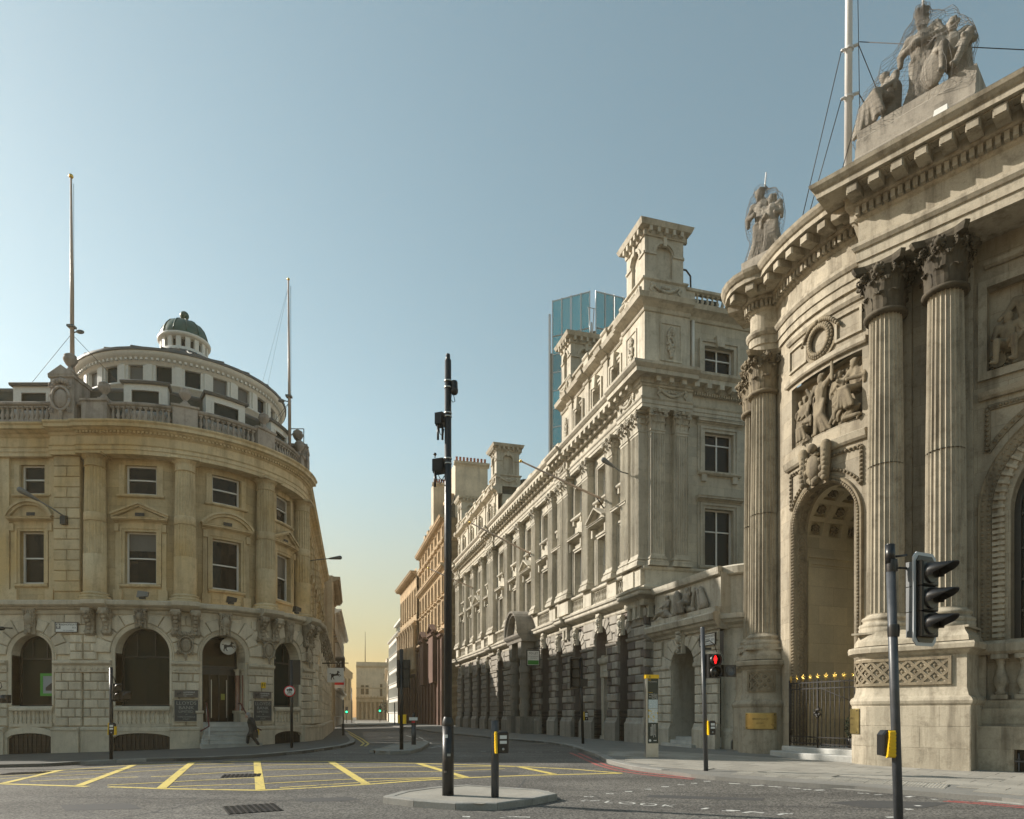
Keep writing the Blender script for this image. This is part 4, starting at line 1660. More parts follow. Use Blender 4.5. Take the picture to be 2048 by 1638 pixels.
# entrance: recess, doors, side column, steps
DU = 4.55
w = MB()
box(w, LG, DU - 1.6, DU + 1.6,-2.6,-1.3,1.05,1.2)
box(w, LG, DU - 1.1, DU + 1.1,-1.32,0.2, GB, 1.2)
w.build('threshold', STEPM, bank)
w = MB()
poly_slab(w, LG, arch_pts(DU, 1.02,4.45,3.95,16),-1.06,-1.0)
fan = w.build('fanlight', GLASS, bank)
w = MB()
arch_mould(w, LG, DU, 1.0,4.45, [(0.02,-1.05),(0.02,-0.94),(-0.08,-0.94),(-0.08,-1.05)], 16,0.5)
box(w, LG, DU - 1, DU + 1,-1.1,-0.9,3.85,3.99)
w.build('frame', BLACKM, fan)
w = MB()
for a, b in ((DU - 1.0, DU - 0.52),(DU - 0.5, DU - 0.02),(DU + 0.02, DU + 0.5),(DU + 0.52, DU + 1.0)):
 box(w, LG, a, b, -1.07,-1.03,1.2,3.84)
dr = w.build('door', GLASS, bank)
w = MB()
for u in (DU - 0.51, DU, DU + 0.51):
 box(w, LG, u - 0.03, u + 0.03,-1.08,-1.0,1.2,3.85)
for u in (DU - 0.97, DU + 0.97):
 box(w, LG, u - 0.05, u + 0.05,-1.1,-0.98,1.2,3.85)
box(w, LG, DU - 0.98, DU + 0.98,-1.1,-0.97,3.55,3.86)
w.build('frame', BLACKM, dr)
w = MB()
for u in (DU - 0.42, DU + 0.42):
 box(w, LG, u - 0.02, u + 0.02,-0.99,-0.95,1.4,3.3)
w.build('handle', STEEL, dr)
w = MB()
box(w, LG, DU + 0.12, DU + 0.34,-1.02,-1.015,2.3,2.6)
w.build('notice', plain('door_notice', (0.25, 0.26, 0.03), 0.5), dr)
for u in (DU + 0.86, DU + 1.08):
 pm = MB()
 lathe(pm, ID, 0,0, [(0.14,0),(0.16,0.08),(0.11,0.14),(0.105,1.75),(0.12,1.78)], 16)
 pc = ob('side_column', pm.mesh('side_column', PINKG), bank, LG.place(u, -0.25 - (0.3 if u < DU + 1 else 0), 1.75))
 ob('capital', corinthian('capital', 0.11, 0.3, BANKG), pc, LG.place(u, -0.25 - (0.3 if u < DU + 1 else 0), 3.53))
w = MB()
box(w, LG, DU + 0.72, DU + 1.25,-0.75,0.16, GB, 1.62)
prof(w, LG, DU + 0.68, DU + 1.3, stairprof(-0.8, [(0.2,1.62),(0.24,1.66),(0.24,1.74),(0.1,1.76)]))
box(w, LG, DU - 1.25, DU - 0.98,-0.75,0.24, GB, 1.62)
prof(w, LG, DU - 1.3, DU - 0.95, stairprof(-0.8, [(0.28,1.62),(0.32,1.66),(0.32,1.74),(0.1,1.76)]))
w.build('door_pedestal', BANKG, bank)
n_ = 6
for i in range(n_):
 z1 = 1.2 - (i + 0.0) * 0.2
 w = MB()
 hw = 0.98 + 0.05 * i
 prof(w, LG, DU - hw + 0.1, DU + hw * 0.92, [(0.18, GB),(0.20 + 0.27 * (i + 1) - 0.27, GB),(0.20 + 0.27 * (i + 1) - 0.27, z1 - 0.05),(0.22 + 0.27 * i, z1 - 0.04),(0.22 + 0.27 * i, z1),(0.18, z1)] if i else [(-0.3, GB),(0.2, GB),(0.2, z1 - 0.04),(0.23, z1 - 0.04),(0.23, z1),(-0.3, z1)])
 w.build('step', STEPM, bank)
# handrails
for s, u in ((-1, DU - 0.82),(1, DU + 0.72)):
 w = MB()
 p = [LG(u, -0.15,2.12), LG(u, 0.15,2.12), LG(u + 0.05 * s, 1.5,1.02), LG(u + 0.35 * s, 1.62,0.8)]
 tube(w, p, 0.032,8)
 hr = w.build('handrail', RAILR, bank)
 w = MB()
 tube(w, [LG(u, 0.1,1.1), LG(u, 0.1,2.1)], 0.025,8)
 tube(w, [LG(u + 0.03 * s, 1.4,-0.1), LG(u + 0.03 * s, 1.4,1.1)], 0.025,8)
 w.build('rail_post', STEEL, hr)

# --- upper storeys
Z0, ZE, ZC = 6.9,13.85,15.25
w = MB()
win = [(c - 0.1,7.85,2.5,1.15) for c in EXTRA] + [(-4.25,7.85,2.5,1.15),(0.9,7.85,2.5,1.42),(4.8,7.85,2.5,1.42),(8.6,7.85,2.5,1.42)]
holes = []
for uc, z, h, ww in win:
 holes.append((uc - ww / 2, uc + ww / 2, z, z + h))
 holes.append((uc - ww / 2, uc + ww / 2,12.15,13.55))
sw = [12.6 + 2.75 * k for k in range(10)]
for u in sw:
 holes.append((u - 0.55, u + 0.55,7.85,10.3))
 holes.append((u - 0.5, u + 0.5,12.15,13.5))
hole_wall(w, LU, -21.4,40, Z0 - 0.1, ZE + 0.1,0, holes, 0.3)
w.build('upper_wall', BATH, bank)
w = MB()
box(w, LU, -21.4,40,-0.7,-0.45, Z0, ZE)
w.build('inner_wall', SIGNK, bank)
for i, (uc, z, h, ww) in enumerate(win):
 i -= 4
 sash_window(bank, LU, uc, 0, z, ww, h, meet=0.5, blind=(0.0,0.35,0.0,0.5)[max(i, 0)])
 sash_window(bank, LU, uc, 0,12.15, ww, 1.4, meet=0.52, blind=(0,0.0,0.0,0.4)[max(i, 0)])
 w = MB()
 surround(w, LU, uc, ww, z, z + h, 0,0.22,0.1)
 for s in (-1,1):
  box(w, LU, uc + s * (ww / 2 + 0.34) - 0.1, uc + s * (ww / 2 + 0.34) + 0.1,-0.02,0.06, z - 0.3, z + h + 0.3)
  box(w, LU, uc + s * (ww / 2 + 0.34) - 0.1, uc + s * (ww / 2 + 0.34) + 0.1,-0.02,0.16, z + h + 0.0, z + h + 0.35)
  box(w, LU, uc + s * (ww / 2 + 0.3) - 0.2, uc + s * (ww / 2 + 0.3) + 0.2,-0.02,0.14, Z0, z - 0.3)
 box(w, LU, uc - ww / 2 - 0.3, uc + ww / 2 + 0.3,-0.02,0.05, z + h + 0.2, z + h + 0.42)
 prof(w, LU, uc - ww / 2 - 0.2, uc + ww / 2 + 0.2, stairprof(-0.3, [(0.1, z - 0.16),(0.14, z - 0.1),(0.14, z - 0.03),(0.0, z)]))
 wo = w.build('window_surround', BATHP, bank)
 w = MB()
 pediment(w, LU, uc, ww + 1.0, z + h + 0.42, 0.62 if i > 0 else 0.7, 0, 0.36, 'tri' if i in (1, 3) else 'seg')
 w.build('pediment', BATHP, wo)
 w = MB()
 box(w, LU, uc - 0.2, uc + 0.2,0.1,0.145, z + h + 0.72, z + h + 0.88)
 w.build('vent_grille', BLACKM, wo)
 w = MB()
 box(w, LU, uc - ww / 2 - 0.28, uc - ww / 2 - 0.04,-0.02,0.03,12.15,13.55)
 box(w, LU, uc + ww / 2 + 0.04, uc + ww / 2 + 0.28,-0.02,0.03,12.15,13.55)
 prof(w, LU, uc - ww / 2 - 0.35, uc + ww / 2 + 0.35, stairprof(-0.3, [(0.08,12.0),(0.13,12.05),(0.13,12.12),(0.0,12.14)]))
 w.build('window_surround', BATHP, bank)
for u in sw:
 sash_window(bank, LU, u, 0,7.85,1.1,2.45, blind=random.choice((0,0,.3,.6)))
 sash_window(bank, LU, u, 0,12.15,1.0,1.35)
 w = MB()
 surround(w, LU, u, 1.1,7.85,10.3,0,0.2,0.12)
 wo = w.build('window_surround', BATHP, bank)
 w = MB()
 pediment(w, LU, u, 1.9, 10.6, 0.5, 0, 0.4, 'tri')
 w.build('pediment', BATHP, wo)
 w = MB()
 box(w, LU, u + 1.0, u + 1.75,-0.02,0.25, Z0, ZE)
 for k in range(14):
  box(w, LU, u + 0.96, u + 1.79,-0.02,0.31, Z0 + 0.5 * k + 0.03, Z0 + 0.5 * k + 0.44)
 w.build('quoin_strip', BATHP, bank)
# engaged fluted columns
CS = column_mesh('column', 0.5, 6.0, BATHP, 20, 0.86, 0.30, (3.35, 3.75))
CB = MB()
lathe(CB, ID, 0,0, attic_base_pts(0.5,0.42),24)
box(CB, ID, -0.74,0.74,-0.74,0.74,-0.2,0)
CB = CB.mesh('column_base', BATHP)
CC = MB()
lathe(CC, ID, 0,0, [(0.43,0),(0.47,0.02),(0.47,0.06),(0.43,0.08),(0.43,0.34),(0.48,0.38),(0.56,0.46),(0.58,0.50)], 24)
for k in range(20):
 a = 2 * pi * k / 20
 leaf(CC, a, 0.44,0.08,0.34,0.12,0.25)
box(CC, ID, -0.62,0.62,-0.62,0.62,0.50,0.60)
CC = CC.mesh('capital', BATHP)
for u in (-1.05,2.86,6.75,10.45):
 M = LU.place(u, 0.32,7.35)
 c = ob('column', CS, bank, M)
 ob('column_base', CB, c, M @ T3(0, 0, -0.41))
 ob('capital', CC, c, M @ T3(0, 0, 5.92))
# quoined pier at the straight end
w = MB()
box(w, LU, -3.0,-1.75,-0.02,0.30, Z0, ZE + 0.02)
w.build('corner_pier', BATHP, bank)
courses(bank, LU, -3.02,-1.74, Z0 + 0.5, ZE, 0.48,1.3,0.30,0.07, BATHP, None, 0.03)
w = MB()
box(w, LU, -5.9,-5.3,-0.02,0.12, Z0, ZE)
box(w, LU, -3.4,-3.0,-0.02,0.08, Z0, ZE)
w.build('pilaster', BATHP, bank)
# entablature
w = MB()
ent = stairprof(-0.4, [(0.62,13.85),(0.62,14.05),(0.66,14.05),(0.66,14.22),(0.72,14.27),(0.58,14.32),(0.58,14.72),(0.66,14.78),(0.7,14.86),(0.86,14.92),(0.9,14.97),(1.06,15.0),(1.06,15.14),(1.14,15.22),(1.14,15.28),(0.7,15.36)])
prof(w, LU, -1.8,10.9, ent)
ent2 = [(d - 0.34, z) if d > 0 else (d, z) for d, z in ent]
prof(w, LU, -21.4,-3.05, ent2)
prof(w, LU, 10.9,40, ent2)
ent3 = [(d - 0.1, z) if d > 0 else (d, z) for d, z in ent]
prof(w, LU, -3.1,-1.75, ent3)
w.build('entablature', BATHP, bank)
w = MB()
for k in range(78):
 u = -1.7 + 12.5 * k / 78
 box(w, LU, u, u + 0.09,0.6,0.78,14.80,14.91)
w.build('dentil', BATHP, bank, kind='stuff')
# balustrade with pedestals and urns
BB = baluster_mesh(0.72,0.1, BANKT)
ped = [(-1.05,0.6),(2.86,0.52),(6.75,0.52),(10.45,0.52)]
w = MB()
for a, b in ((-21.4,-2.95),(-1.9,10.9)):
 prof(w, LU, a, b, stairprof(-0.05, [(0.36,15.3),(0.36,15.5),(0.3,15.54)]))
 prof(w, LU, a, b, stairprof(-0.0, [(0.30,16.26),(0.36,16.30),(0.38,16.38),(0.33,16.44)]))
w.build('balustrade_rail', BANKT, bank)
URN = urn_mesh(0.92, BANKT)
for u, hw in ped:
 w = MB()
 box(w, LU, u - hw, u + hw, -0.06,0.42,15.31,16.4)
 prof(w, LU, u - hw - 0.06, u + hw + 0.06, stairprof(-0.1, [(0.44,16.4),(0.5,16.44),(0.5,16.52),(0.3,16.56)]))
 w.build('pedestal', BANKT, bank)
 ob('urn', URN, bank, LU.place(u + (0.35 if u < 0 else 0), 0.18, 16.55))
for a, b in ((-9.0,-3.05),(-0.4,2.3),(3.4,6.2),(7.3,9.9)):
 n = int((b - a) / 0.235)
 for i in range(n):
  ob('baluster', BB, bank, LU.place(a + (i + 0.5) * (b - a) / n, 0.18, 15.53))
# tall pier with shield, gabled cap and urn
w = MB()
box(w, LU, -3.05,-1.95,-0.75,0.52,15.3,17.55)
prof(w, LU, -3.12,-1.88, stairprof(-0.8, [(0.54,17.45),(0.6,17.5),(0.6,17.6)]))
poly_slab(w, LU, [(-3.14,17.6),(-1.86,17.6),(-2.5,18.05)], -0.8,0.62)
w.build('corner_pedestal', BANKT, bank)
ob('cartouche', cartouche_mesh('cartouche', 1.9, 1.0, BANKT), bank, LU.place(-2.5, 0.56, 15.5))
ob('urn', urn_mesh(1.02, BANKT), bank, LU.place(-2.5, -0.1, 17.95))
w = MB()
box(w, LU, 10.7,11.5,-0.5,0.5,15.36,17.2)
prof(w, LU, 10.6,11.6, stairprof(-0.6, [(0.52,17.2),(0.6,17.26),(0.6,17.36)]))
w.build('corner_pedestal', BANKT, bank)
ob('urn', urn_mesh(1.02, BANKT), bank, LU.place(11.1, 0, 17.36))
ob('cartouche', cartouche_mesh('cartouche', 1.6, 0.85, BANKT), bank, LU.place(11.0, 0.52, 15.5))
# mansard roof and dormers
w = MB()
prof(w, LU, -21.4,40, [(-3.2,15.0),(-0.5,15.0),(-0.55,15.4),(-1.0,17.55),(-1.1,17.62),(-3.4,17.75)])
w.build('mansard_roof', SLATE, bank)
w = MB()
prof(w, LU, -21.4,40, [(-1.4,17.5),(-0.97,17.5),(-0.93,17.6),(-0.97,17.68),(-1.4,17.7)])
box(w, LU, -21.4,40,-3.2,0.4,14.95,15.32)
w.build('roof_gutter', LEAD, bank)


def dormer(u, wdt, z1):
 w = MB()
 box(w, LU, u - wdt / 2, u - wdt / 2 + 0.3,-2.0,-0.3,15.5, z1)
 box(w, LU, u + wdt / 2 - 0.3, u + wdt / 2,-2.0,-0.3,15.5, z1)
 box(w, LU, u - wdt / 2 + 0.3, u + wdt / 2 - 0.3,-2.0,-0.3, z1 - 0.3, z1)
 box(w, LU, u - wdt / 2 + 0.3, u + wdt / 2 - 0.3,-0.6,-0.33,15.5,16.3)
 box(w, LU, u - wdt / 2 + 0.3, u - wdt / 2 + 0.4,-0.33,-0.27,16.3, z1 - 0.3)
 box(w, LU, u + wdt / 2 - 0.4, u + wdt / 2 - 0.3,-0.33,-0.27,16.3, z1 - 0.3)
 d_ = w.build('dormer', PAINTW, bank)
 w = MB()
 box(w, LU, u - wdt / 2 + 0.3, u + wdt / 2 - 0.3,-0.5,-0.42,16.2, z1 - 0.28)
 w.build('pane', GLASSG, d_)
 w = MB()
 prof(w, LU, u - wdt / 2 - 0.12, u + wdt / 2 + 0.12, stairprof(-2.2, [(-0.18, z1),(-0.13, z1 + 0.1),(-0.2, z1 + 0.16)]))
 w.build('dormer_roof', LEAD, d_)


for u, wdt, z1 in ((-4.4,2.0,17.45),(1.0,2.1,17.6),(4.9,2.1,17.6),(8.8,2.0,17.5),(-8.0,1.6,17.2)):
 dormer(u, wdt, z1)
# --- rotunda: drum with pilasters and windows, conical lead roof, lantern with green dome
RC = (-19.0,39.6)
RR = 5.15
ro = Line(RC[0], RC[1], 0,-1)
w = MB()
lathe(w, ro, 0,0, [(RR, 16.4),(RR, 18.22),(RR + 0.08,18.24),(RR + 0.08,18.34),(RR - 0.02,18.36)], 64)
lathe(w, ro, 0,0, [(RR - 0.02,19.22),(RR + 0.04,19.24),(RR + 0.04,19.36),(RR + 0.1,19.40),(RR + 0.1,19.5),(RR + 0.25,19.54),(RR + 0.34,19.62),(RR + 0.40,19.72),(RR + 0.40,19.80)], 64)
for k in range(24):
 a = 2 * pi * (k + 0.5) / 24
 f_ = Line(RC[0] + RR * cos(a), RC[1] + RR * sin(a), cos(a), sin(a))
 box(w, f_, -0.3,0.3,-0.25,0.0,18.34,19.24)
 box(w, f_, -0.15,0.15,0.0,0.07,18.34,19.24)
dm = w.build('rotunda', PAINTW, bank)
w = MB()
for k in range(130):
 a = 2 * pi * k / 130
 f_ = Line(RC[0] + RR * cos(a), RC[1] + RR * sin(a), cos(a), sin(a))
 box(w, f_, -0.06,0.06,0.05,0.22,19.40,19.52)
w.build('dentil', PAINTW, dm, kind='stuff')
for k in range(24):
 a = 2 * pi * k / 24
 f_ = Line(RC[0] + RR * cos(a), RC[1] + RR * sin(a), cos(a), sin(a))
 w = MB()
 box(w, f_, -0.42,0.42,-0.2,-0.16,18.3,19.26)
 w.build('pane', random.choice([GLASS, BLIND, BLIND, GLASSG]), dm)
w = MB()
lathe(w, ro, 0,0, [(RR + 0.46,19.78),(RR + 0.48,19.9),(RR + 0.38,19.95),(3.2,21.0),(1.35,22.0),(1.3,22.2)], 48)
w.build('rotunda_roof', LEAD, dm)
w = MB()
for k in range(24):
 a = 2 * pi * k / 24
 tube(w, [(RC[0] + r * cos(a), RC[1] + r * sin(a), z) for r, z in ((RR + 0.42,19.96),(3.2,21.04),(1.4,22.04))], 0.04,5)
w.build('roof_roll', LEAD, dm)
w = MB()
lathe(w, ro, 0,0, [(1.32,22.0),(1.32,22.28),(1.26,22.3)], 32)
lathe(w, ro, 0,0, [(1.2,22.85),(1.3,22.9),(1.4,22.95),(1.42,23.08),(1.3,23.14)], 32)
for k in range(16):
 a = 2 * pi * (k + 0.5) / 16
 f_ = Line(RC[0] + 1.22 * cos(a), RC[1] + 1.22 * sin(a), cos(a), sin(a))
 box(w, f_, -0.13,0.13,-0.2,0.04,22.28,22.88)
lathe(w, ro, 0,0, [(1.08,22.2),(1.08,22.9)], 24)
la = w.build('lantern', PAINTW, bank)
for k in range(16):
 a = 2 * pi * k / 16
 f_ = Line(RC[0] + 1.13 * cos(a), RC[1] + 1.13 * sin(a), cos(a), sin(a))
 w = MB()
 box(w, f_, -0.09,0.09,-0.04,0.0,22.38,22.76)
 w.build('pane', GLASS, la)
w = MB()
lathe(w, ro, 0,0, [(1.3,23.1),(1.3,23.2),(1.25,23.45),(1.12,23.75),(0.9,24.02),(0.6,24.2),(0.25,24.3),(0.14,24.36),(0.12,24.5)], 32)
for k in range(12):
 a = 2 * pi * k / 12
 tube(w, [(RC[0] + r * cos(a), RC[1] + r * sin(a), z) for r, z in ((1.31,23.2),(1.26,23.45),(1.13,23.75),(0.91,24.03),(0.61,24.21),(0.25,24.31))], 0.03,5)
ball(w, (RC[0], RC[1], 24.68),0.25, n=14, m=10)
w.build('dome', COPPER, la)
# antenna lattice and ladder on the roof
w = MB()
for a, b in (((-22.9,36.4,16.8),(-21.3,36.4,20.4)),((-22.4,36.2,16.8),(-20.8,36.2,20.2)),((-23.4,36.0,20.3),(-20.2,36.6,18.0)),((-23.1,36.0,19.3),(-20.6,36.4,17.4)),((-23.0,35.6,17.2),(-21.4,36.0,17.4))):
 tube(w, [a, b], 0.035,5)
for k in range(7):
 t = 0.15 + 0.1 * k
 tube(w, [(-22.9 + 1.6 * t, 36.4,16.8 + 3.6 * t),(-22.4 + 1.6 * t, 36.2,16.8 + 3.4 * t)], 0.02,4)
w.build('roof_ladder', STEEL, bank)
w = MB()
for a, b in (((-14.0,40.6,17.2),(-12.6,40.0,18.3)),((-13.0,40.0,16.8),(-13.0,40.0,18.4)),((-13.0,40.0,18.3),(-12.2,40.0,18.3)),((-12.2,40.0,18.3),(-12.2,40.0,16.9)),((-12.6,40,17.8),(-11.9,40,17.2))):
 tube(w, [a, b], 0.03,5)
w.build('roof_ladder', STEEL, bank)
# drainpipe beside the quoined pier
w = MB()
tube(w, [LU(-1.66,0.12,6.95), LU(-1.66,0.12,13.6), LU(-1.7,0.3,13.85)], 0.07,8)
w.build('drainpipe', IRON, bank)
# ------------------------------------------------------------------ the long pale palace (right of the street)
PS = Line(6.86,34.8,-0.96,-0.277)      # street front: u = 0 at the near corner, negative away
PE = Line(6.86,34.8,0.277,-0.96)       # end front
pal = thing('palace_building', 'long pale stone palace with giant fluted pilasters, tall chimneys and a sooty arched ground floor', 'palace building', (6.86, 34.8, 0))
XP = [1.3,3.75,7.3,11.2,13.7,17.6,21.6,25.3,30.6,34.4,38.2,42.0,46.2]
BAYS = [(2.5,0.62),(5.5,0.95),(9.2,0.72),(12.5,0.6),(15.6,0.95),(19.6,1.0),(23.4,0.95),(28.0,1.0),(32.5,0.75),(36.3,0.9),(40.1,0.75),(44.2,0.75)]
GZ = -0.3
# ground floor wall with arches
w = MB()
e = [0.0] + [(BAYS[i][0] + BAYS[i + 1][0]) / 2 for i in range(len(BAYS) - 1)] + [47.5]
ARCHES = []
for i, (uc, r) in enumerate(BAYS):
 zs = 5.75 if r > 0.8 else 5.6
 ARCHES.append((uc, r, zs))
 arch_wall(w, PS, -e[i + 1], -e[i], GZ, 7.4,0,-uc, r, zs, GZ, 0.95,14)
w.build('ground_floor_wall', GRAN2, pal)
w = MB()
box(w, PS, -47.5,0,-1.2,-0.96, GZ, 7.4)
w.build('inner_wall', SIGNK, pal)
# plinths, banded piers
joined = MB()
nst = 0
for i in range(len(e)):
 a = 0.0 if i == 0 else BAYS[i - 1][0] + (BAYS[i - 1][1])
 b = 47.5 if i == len(e) - 1 else BAYS[i][0] - BAYS[i][1]
 w = MB()
 prof(w, PS, -b - 0.02,-a + (0.02 if i else 0.34), stairprof(-0.02, [(0.34, GZ),(0.34,1.1),(0.26,1.2),(0.22,1.36),(0.1,1.42)]))
 w.build('pier_plinth', GRAN, pal)
 jn = joined if i > 5 else None
 z0, z1 = 1.42,5.4
 nrow = 9
 rh = (z1 - z0) / nrow
 W = b - a
 for k in range(nrow):
  nb = max(1, round(W / 0.85))
  cutsu = [a + W * q / nb for q in range(nb + 1)] if k % 2 == 0 else [a] + [a + W * (q + 0.5) / nb for q in range(nb)] + [b]
  for q in range(len(cutsu) - 1):
   ua, ub = cutsu[q], cutsu[q + 1]
   light = (k % 2 == 0) == (q % 2 == 0) or random.random() < 0.15
   stone(pal, PS, -(ua + ub) / 2, z0 + k * rh, ub - ua, rh, 0,0.20 if k % 2 == 0 else 0.14, GRAN if light else GRAN2, jn, 0.05)
 prof_m = MB()
 prof(prof_m, PS, -b, -a + (0 if i else 0.2), stairprof(-0.02, [(0.16,5.40),(0.24,5.46),(0.28,5.58),(0.12,5.62)]))
 prof_m.build('impost', GRAN, pal)
 for k in range(3):
  m = 0.12 if 0 < i < len(e) - 1 else 0.0
  cc = (a + b) / 2
  ww = W if k == 0 else W - 0.25
  stone(pal, PS, -cc, 5.64 + k * 0.5, max(0.4, ww * (0.92 if k else 1)),0.48,0,0.12, GRAN, jn, 0.04)
for i, (uc, r, zs) in enumerate(ARCHES):
 voussoirs(pal, PS, -uc, r + 0.03, zs, 0.5,0,0.17, GRAN, 9, True, joined if i > 5 else None, 7.15,0.04)
# end front ground floor pier
w = MB()
box(w, PE, 0.0,8.0,-0.5,0, GZ, 7.4)
w.build('ground_floor_wall', GRAN2, pal)
w = MB()
prof(w, PE, -0.3,1.2, stairprof(-0.02, [(0.34, GZ),(0.34,1.1),(0.26,1.2),(0.22,1.36),(0.1,1.42)]))
w.build('pier_plinth', GRAN, pal)
courses(pal, PE, -0.19,1.1,1.42,7.0,0.442,0.66,0,0.18, [GRAN, GRAN, GRAN2], None, 0.05)
joined.build('stone', GRAN, pal, kind='stuff')
# dark glazing and railings in the arches
RAIL = MB()
for k in range(9):
 x = -0.5 + 0.125 * k
 tube(RAIL, [(x, 0,0),(x, 0,1.5)], 0.018,5)
 lathe(RAIL, lambda u, d, z, x=x: (x + u, -d, z),0,0, [(0.035,1.5),(0.02,1.56),(0.03,1.6),(0.0,1.72)], 6)
for z in (0.12,0.7,1.36):
 box(RAIL, ID, -0.52,0.52,-0.012,0.012, z, z + 0.035)
for k in range(8):
 x = -0.44 + 0.125 * k
 for zc in (0.42,1.03):
  tube(RAIL, [(x + 0.05 * cos(a),0, zc + 0.22 * sin(a)) for a in [2 * pi * q / 8 for q in range(9)]], 0.011,4)
RAILM = RAIL.mesh('railing', IRON)
for i, (uc, r, zs) in enumerate(ARCHES):
 if i == 1:
  continue
 fr = MB()
 poly_slab(fr, PS, arch_pts(-uc, r, zs, GZ, 12),-0.94,-0.90)
 wo = fr.build('window', GLASS, pal)
 fr = MB()
 arch_mould(fr, PS, -uc, r, zs, [(0.01,-0.9),(0.01,-0.78),(-0.1,-0.78),(-0.1,-0.9)], 12, zs - 1.6)
 box(fr, PS, -uc - r, -uc + r, -0.9,-0.8, zs - 0.12, zs)
 box(fr, PS, -uc - 0.03,-uc + 0.03,-0.9,-0.82,1.6, zs - 0.12)
 fr.build('frame', GRAN2 if r < 0.8 else BLACKM, wo)
 ob('railing', RAILM, pal, PS.place(-uc, 0.05, 0.1) @ Matrix.Diagonal((2 * r / 1.06, 1, 1, 1)))
# doorway no. 38 in the second arch
uc, r, zs = ARCHES[1]
w = MB()
box(w, PS, -uc - r, -uc - r + 0.42,-0.95,-0.3,0,5.1)
box(w, PS, -uc + r - 0.42,-uc + r, -0.95,-0.3,0,5.1)
prof(w, PS, -uc - r, -uc + r, stairprof(-0.95, [(-0.3,3.75),(-0.24,3.8),(-0.24,4.5),(-0.1,4.6),(-0.06,4.75),(-0.06,4.9),(-0.3,4.98)]))
for k in range(4):
 u = -uc - 0.55 + 0.37 * k
 lathe(w, lambda x, y, z, u=u: PS(u + x, -0.24 + z, 4.15 + y),0,0, [(0.09,0),(0.08,0.03),(0,0.035)], 10)
box(w, PS, -uc - r, -uc + r, -0.95,-0.2, GZ, 0.3)
dw = w.build('doorway', PORTP, pal)
w = MB()
box(w, PS, -uc - r + 0.42,-uc + r - 0.42,-0.9,-0.82,0.3,3.75)
dd = w.build('door', plain('pinkish_door', (0.30, 0.24, 0.22), 0.45), pal)
w = MB()
for z in (1.2,3.0):
 ball(w, PS(-uc + 0.1,-0.76, z),0.06)
w.build('handle', BLACKM, dd)
w = MB()
poly_slab(w, PS, arch_pts(-uc, r, zs, 5.0,12),-0.94,-0.9)
fl = w.build('fanlight', GLASS, pal)
w = MB()
arch_mould(w, PS, -uc, r - 0.02, zs, [(0.0,-0.85),(0.0,-0.6),(-0.16,-0.6),(-0.16,-0.85)], 14,0.7)
w.build('frame', PORTP, fl)
ob('railing', RAILM, pal, PS.place(-uc - r + 0.05, -0.1, 0.1) @ Matrix.Rotation(pi / 2, 4, 'Z') @ Matrix.Diagonal((0.5, 1, 1.05, 1)))
ob('railing', RAILM, pal, PS.place(-uc + r - 0.05, -0.1, 0.1) @ Matrix.Rotation(pi / 2, 4, 'Z') @ Matrix.Diagonal((0.5, 1, 1.05, 1)))
text('38', 0.42, SIGNK, pal, PS.place(-4.1, 0.215, 3.55), 'door_number', 0.01)
# carved keystones
KEYP = head_keystone('keystone', 1.1, 0.42, 0.36, PORTP)
for uc, r, zs in ARCHES:
 ob('keystone', KEYP, pal, PS.place(-uc, 0.1, zs + r - 0.35))
# ground floor cornice
w = MB()
gc = stairprof(-0.3, [(0.08,7.12),(0.12,7.2),(0.12,7.4),(0.2,7.46),(0.34,7.52),(0.52,7.56),(0.56,7.62),(0.56,7.74),(0.64,7.8),(0.66,7.9),(0.2,7.98)])
prof(w, PS, -47.5,0.0, gc, miter1=1.0)
prof(w, PE, 0.0,7.0, gc, miter0=1.0)
gc2 = [(d + 0.22 if d > 0 else d, z + (0.004 if d > 0 else -0.01)) for d, z in gc]
for a, b in ((-1.9,0.0),(-12.0,-10.6),(-31.6,-29.8),(-47.5,-45.5)):
 prof(w, PS, a, b, gc2, miter1=1.0 if b == 0.0 else 0)
prof(w, PE, 0.0,1.3, gc2, miter0=1.0)
w.build('cornice', PORTP, pal)
# triglyph blocks on the corner pier
w = MB()
for F, us in ((PS, (-0.3,-0.85,-1.5,-10.8,-11.4)),(PE, (0.1,0.55,1.0))):
 for u in us:
  for s in (-0.1,0.0,0.1):
   box(w, F, u + s - 0.035, u + s + 0.035,0.0,0.30,6.62,7.14)
  box(w, F, u - 0.17, u + 0.17,0.0,0.33,6.5,6.62)
w.build('triglyph', PORTP, pal, kind='stuff')
# pedestal zone with panels of balusters
w = MB()
prof(w, PS, -47.5,0, stairprof(-0.5, [(0.30,7.95),(0.30,8.1),(0.22,8.14),(-0.1,8.16)]), miter1=1.0)
prof(w, PS, -47.5,0, stairprof(-0.5, [(-0.1,8.9),(0.24,8.92),(0.30,8.98),(0.30,9.08),(0.2,9.12)]), miter1=1.0)
prof(w, PE, 0,8, stairprof(-0.5, [(0.30,7.95),(0.30,8.1),(0.22,8.14),(0.2,8.9),(0.24,8.92),(0.30,8.98),(0.30,9.08),(0.2,9.12)]), miter0=1.0)
for k, x in enumerate(XP):
 hw = 0.62
 if k in (3,8):
  hw = 1.0
 box(w, PS, -x - hw, -x + hw, -0.1,0.26 if k not in (0,3,8,12) else 0.42,8.14,8.95)
box(w, PS, -1.95,0.0,-0.1,0.35,8.14,8.95)
w.build('pedestal_course', PORTP, pal)
w = MB()
box(w, PS, -47.5,0,-0.5,-0.1,8.1,8.95)
w.build('pedestal_backing', PORT, pal)
PB = baluster_mesh(0.76,0.07, PORTP)
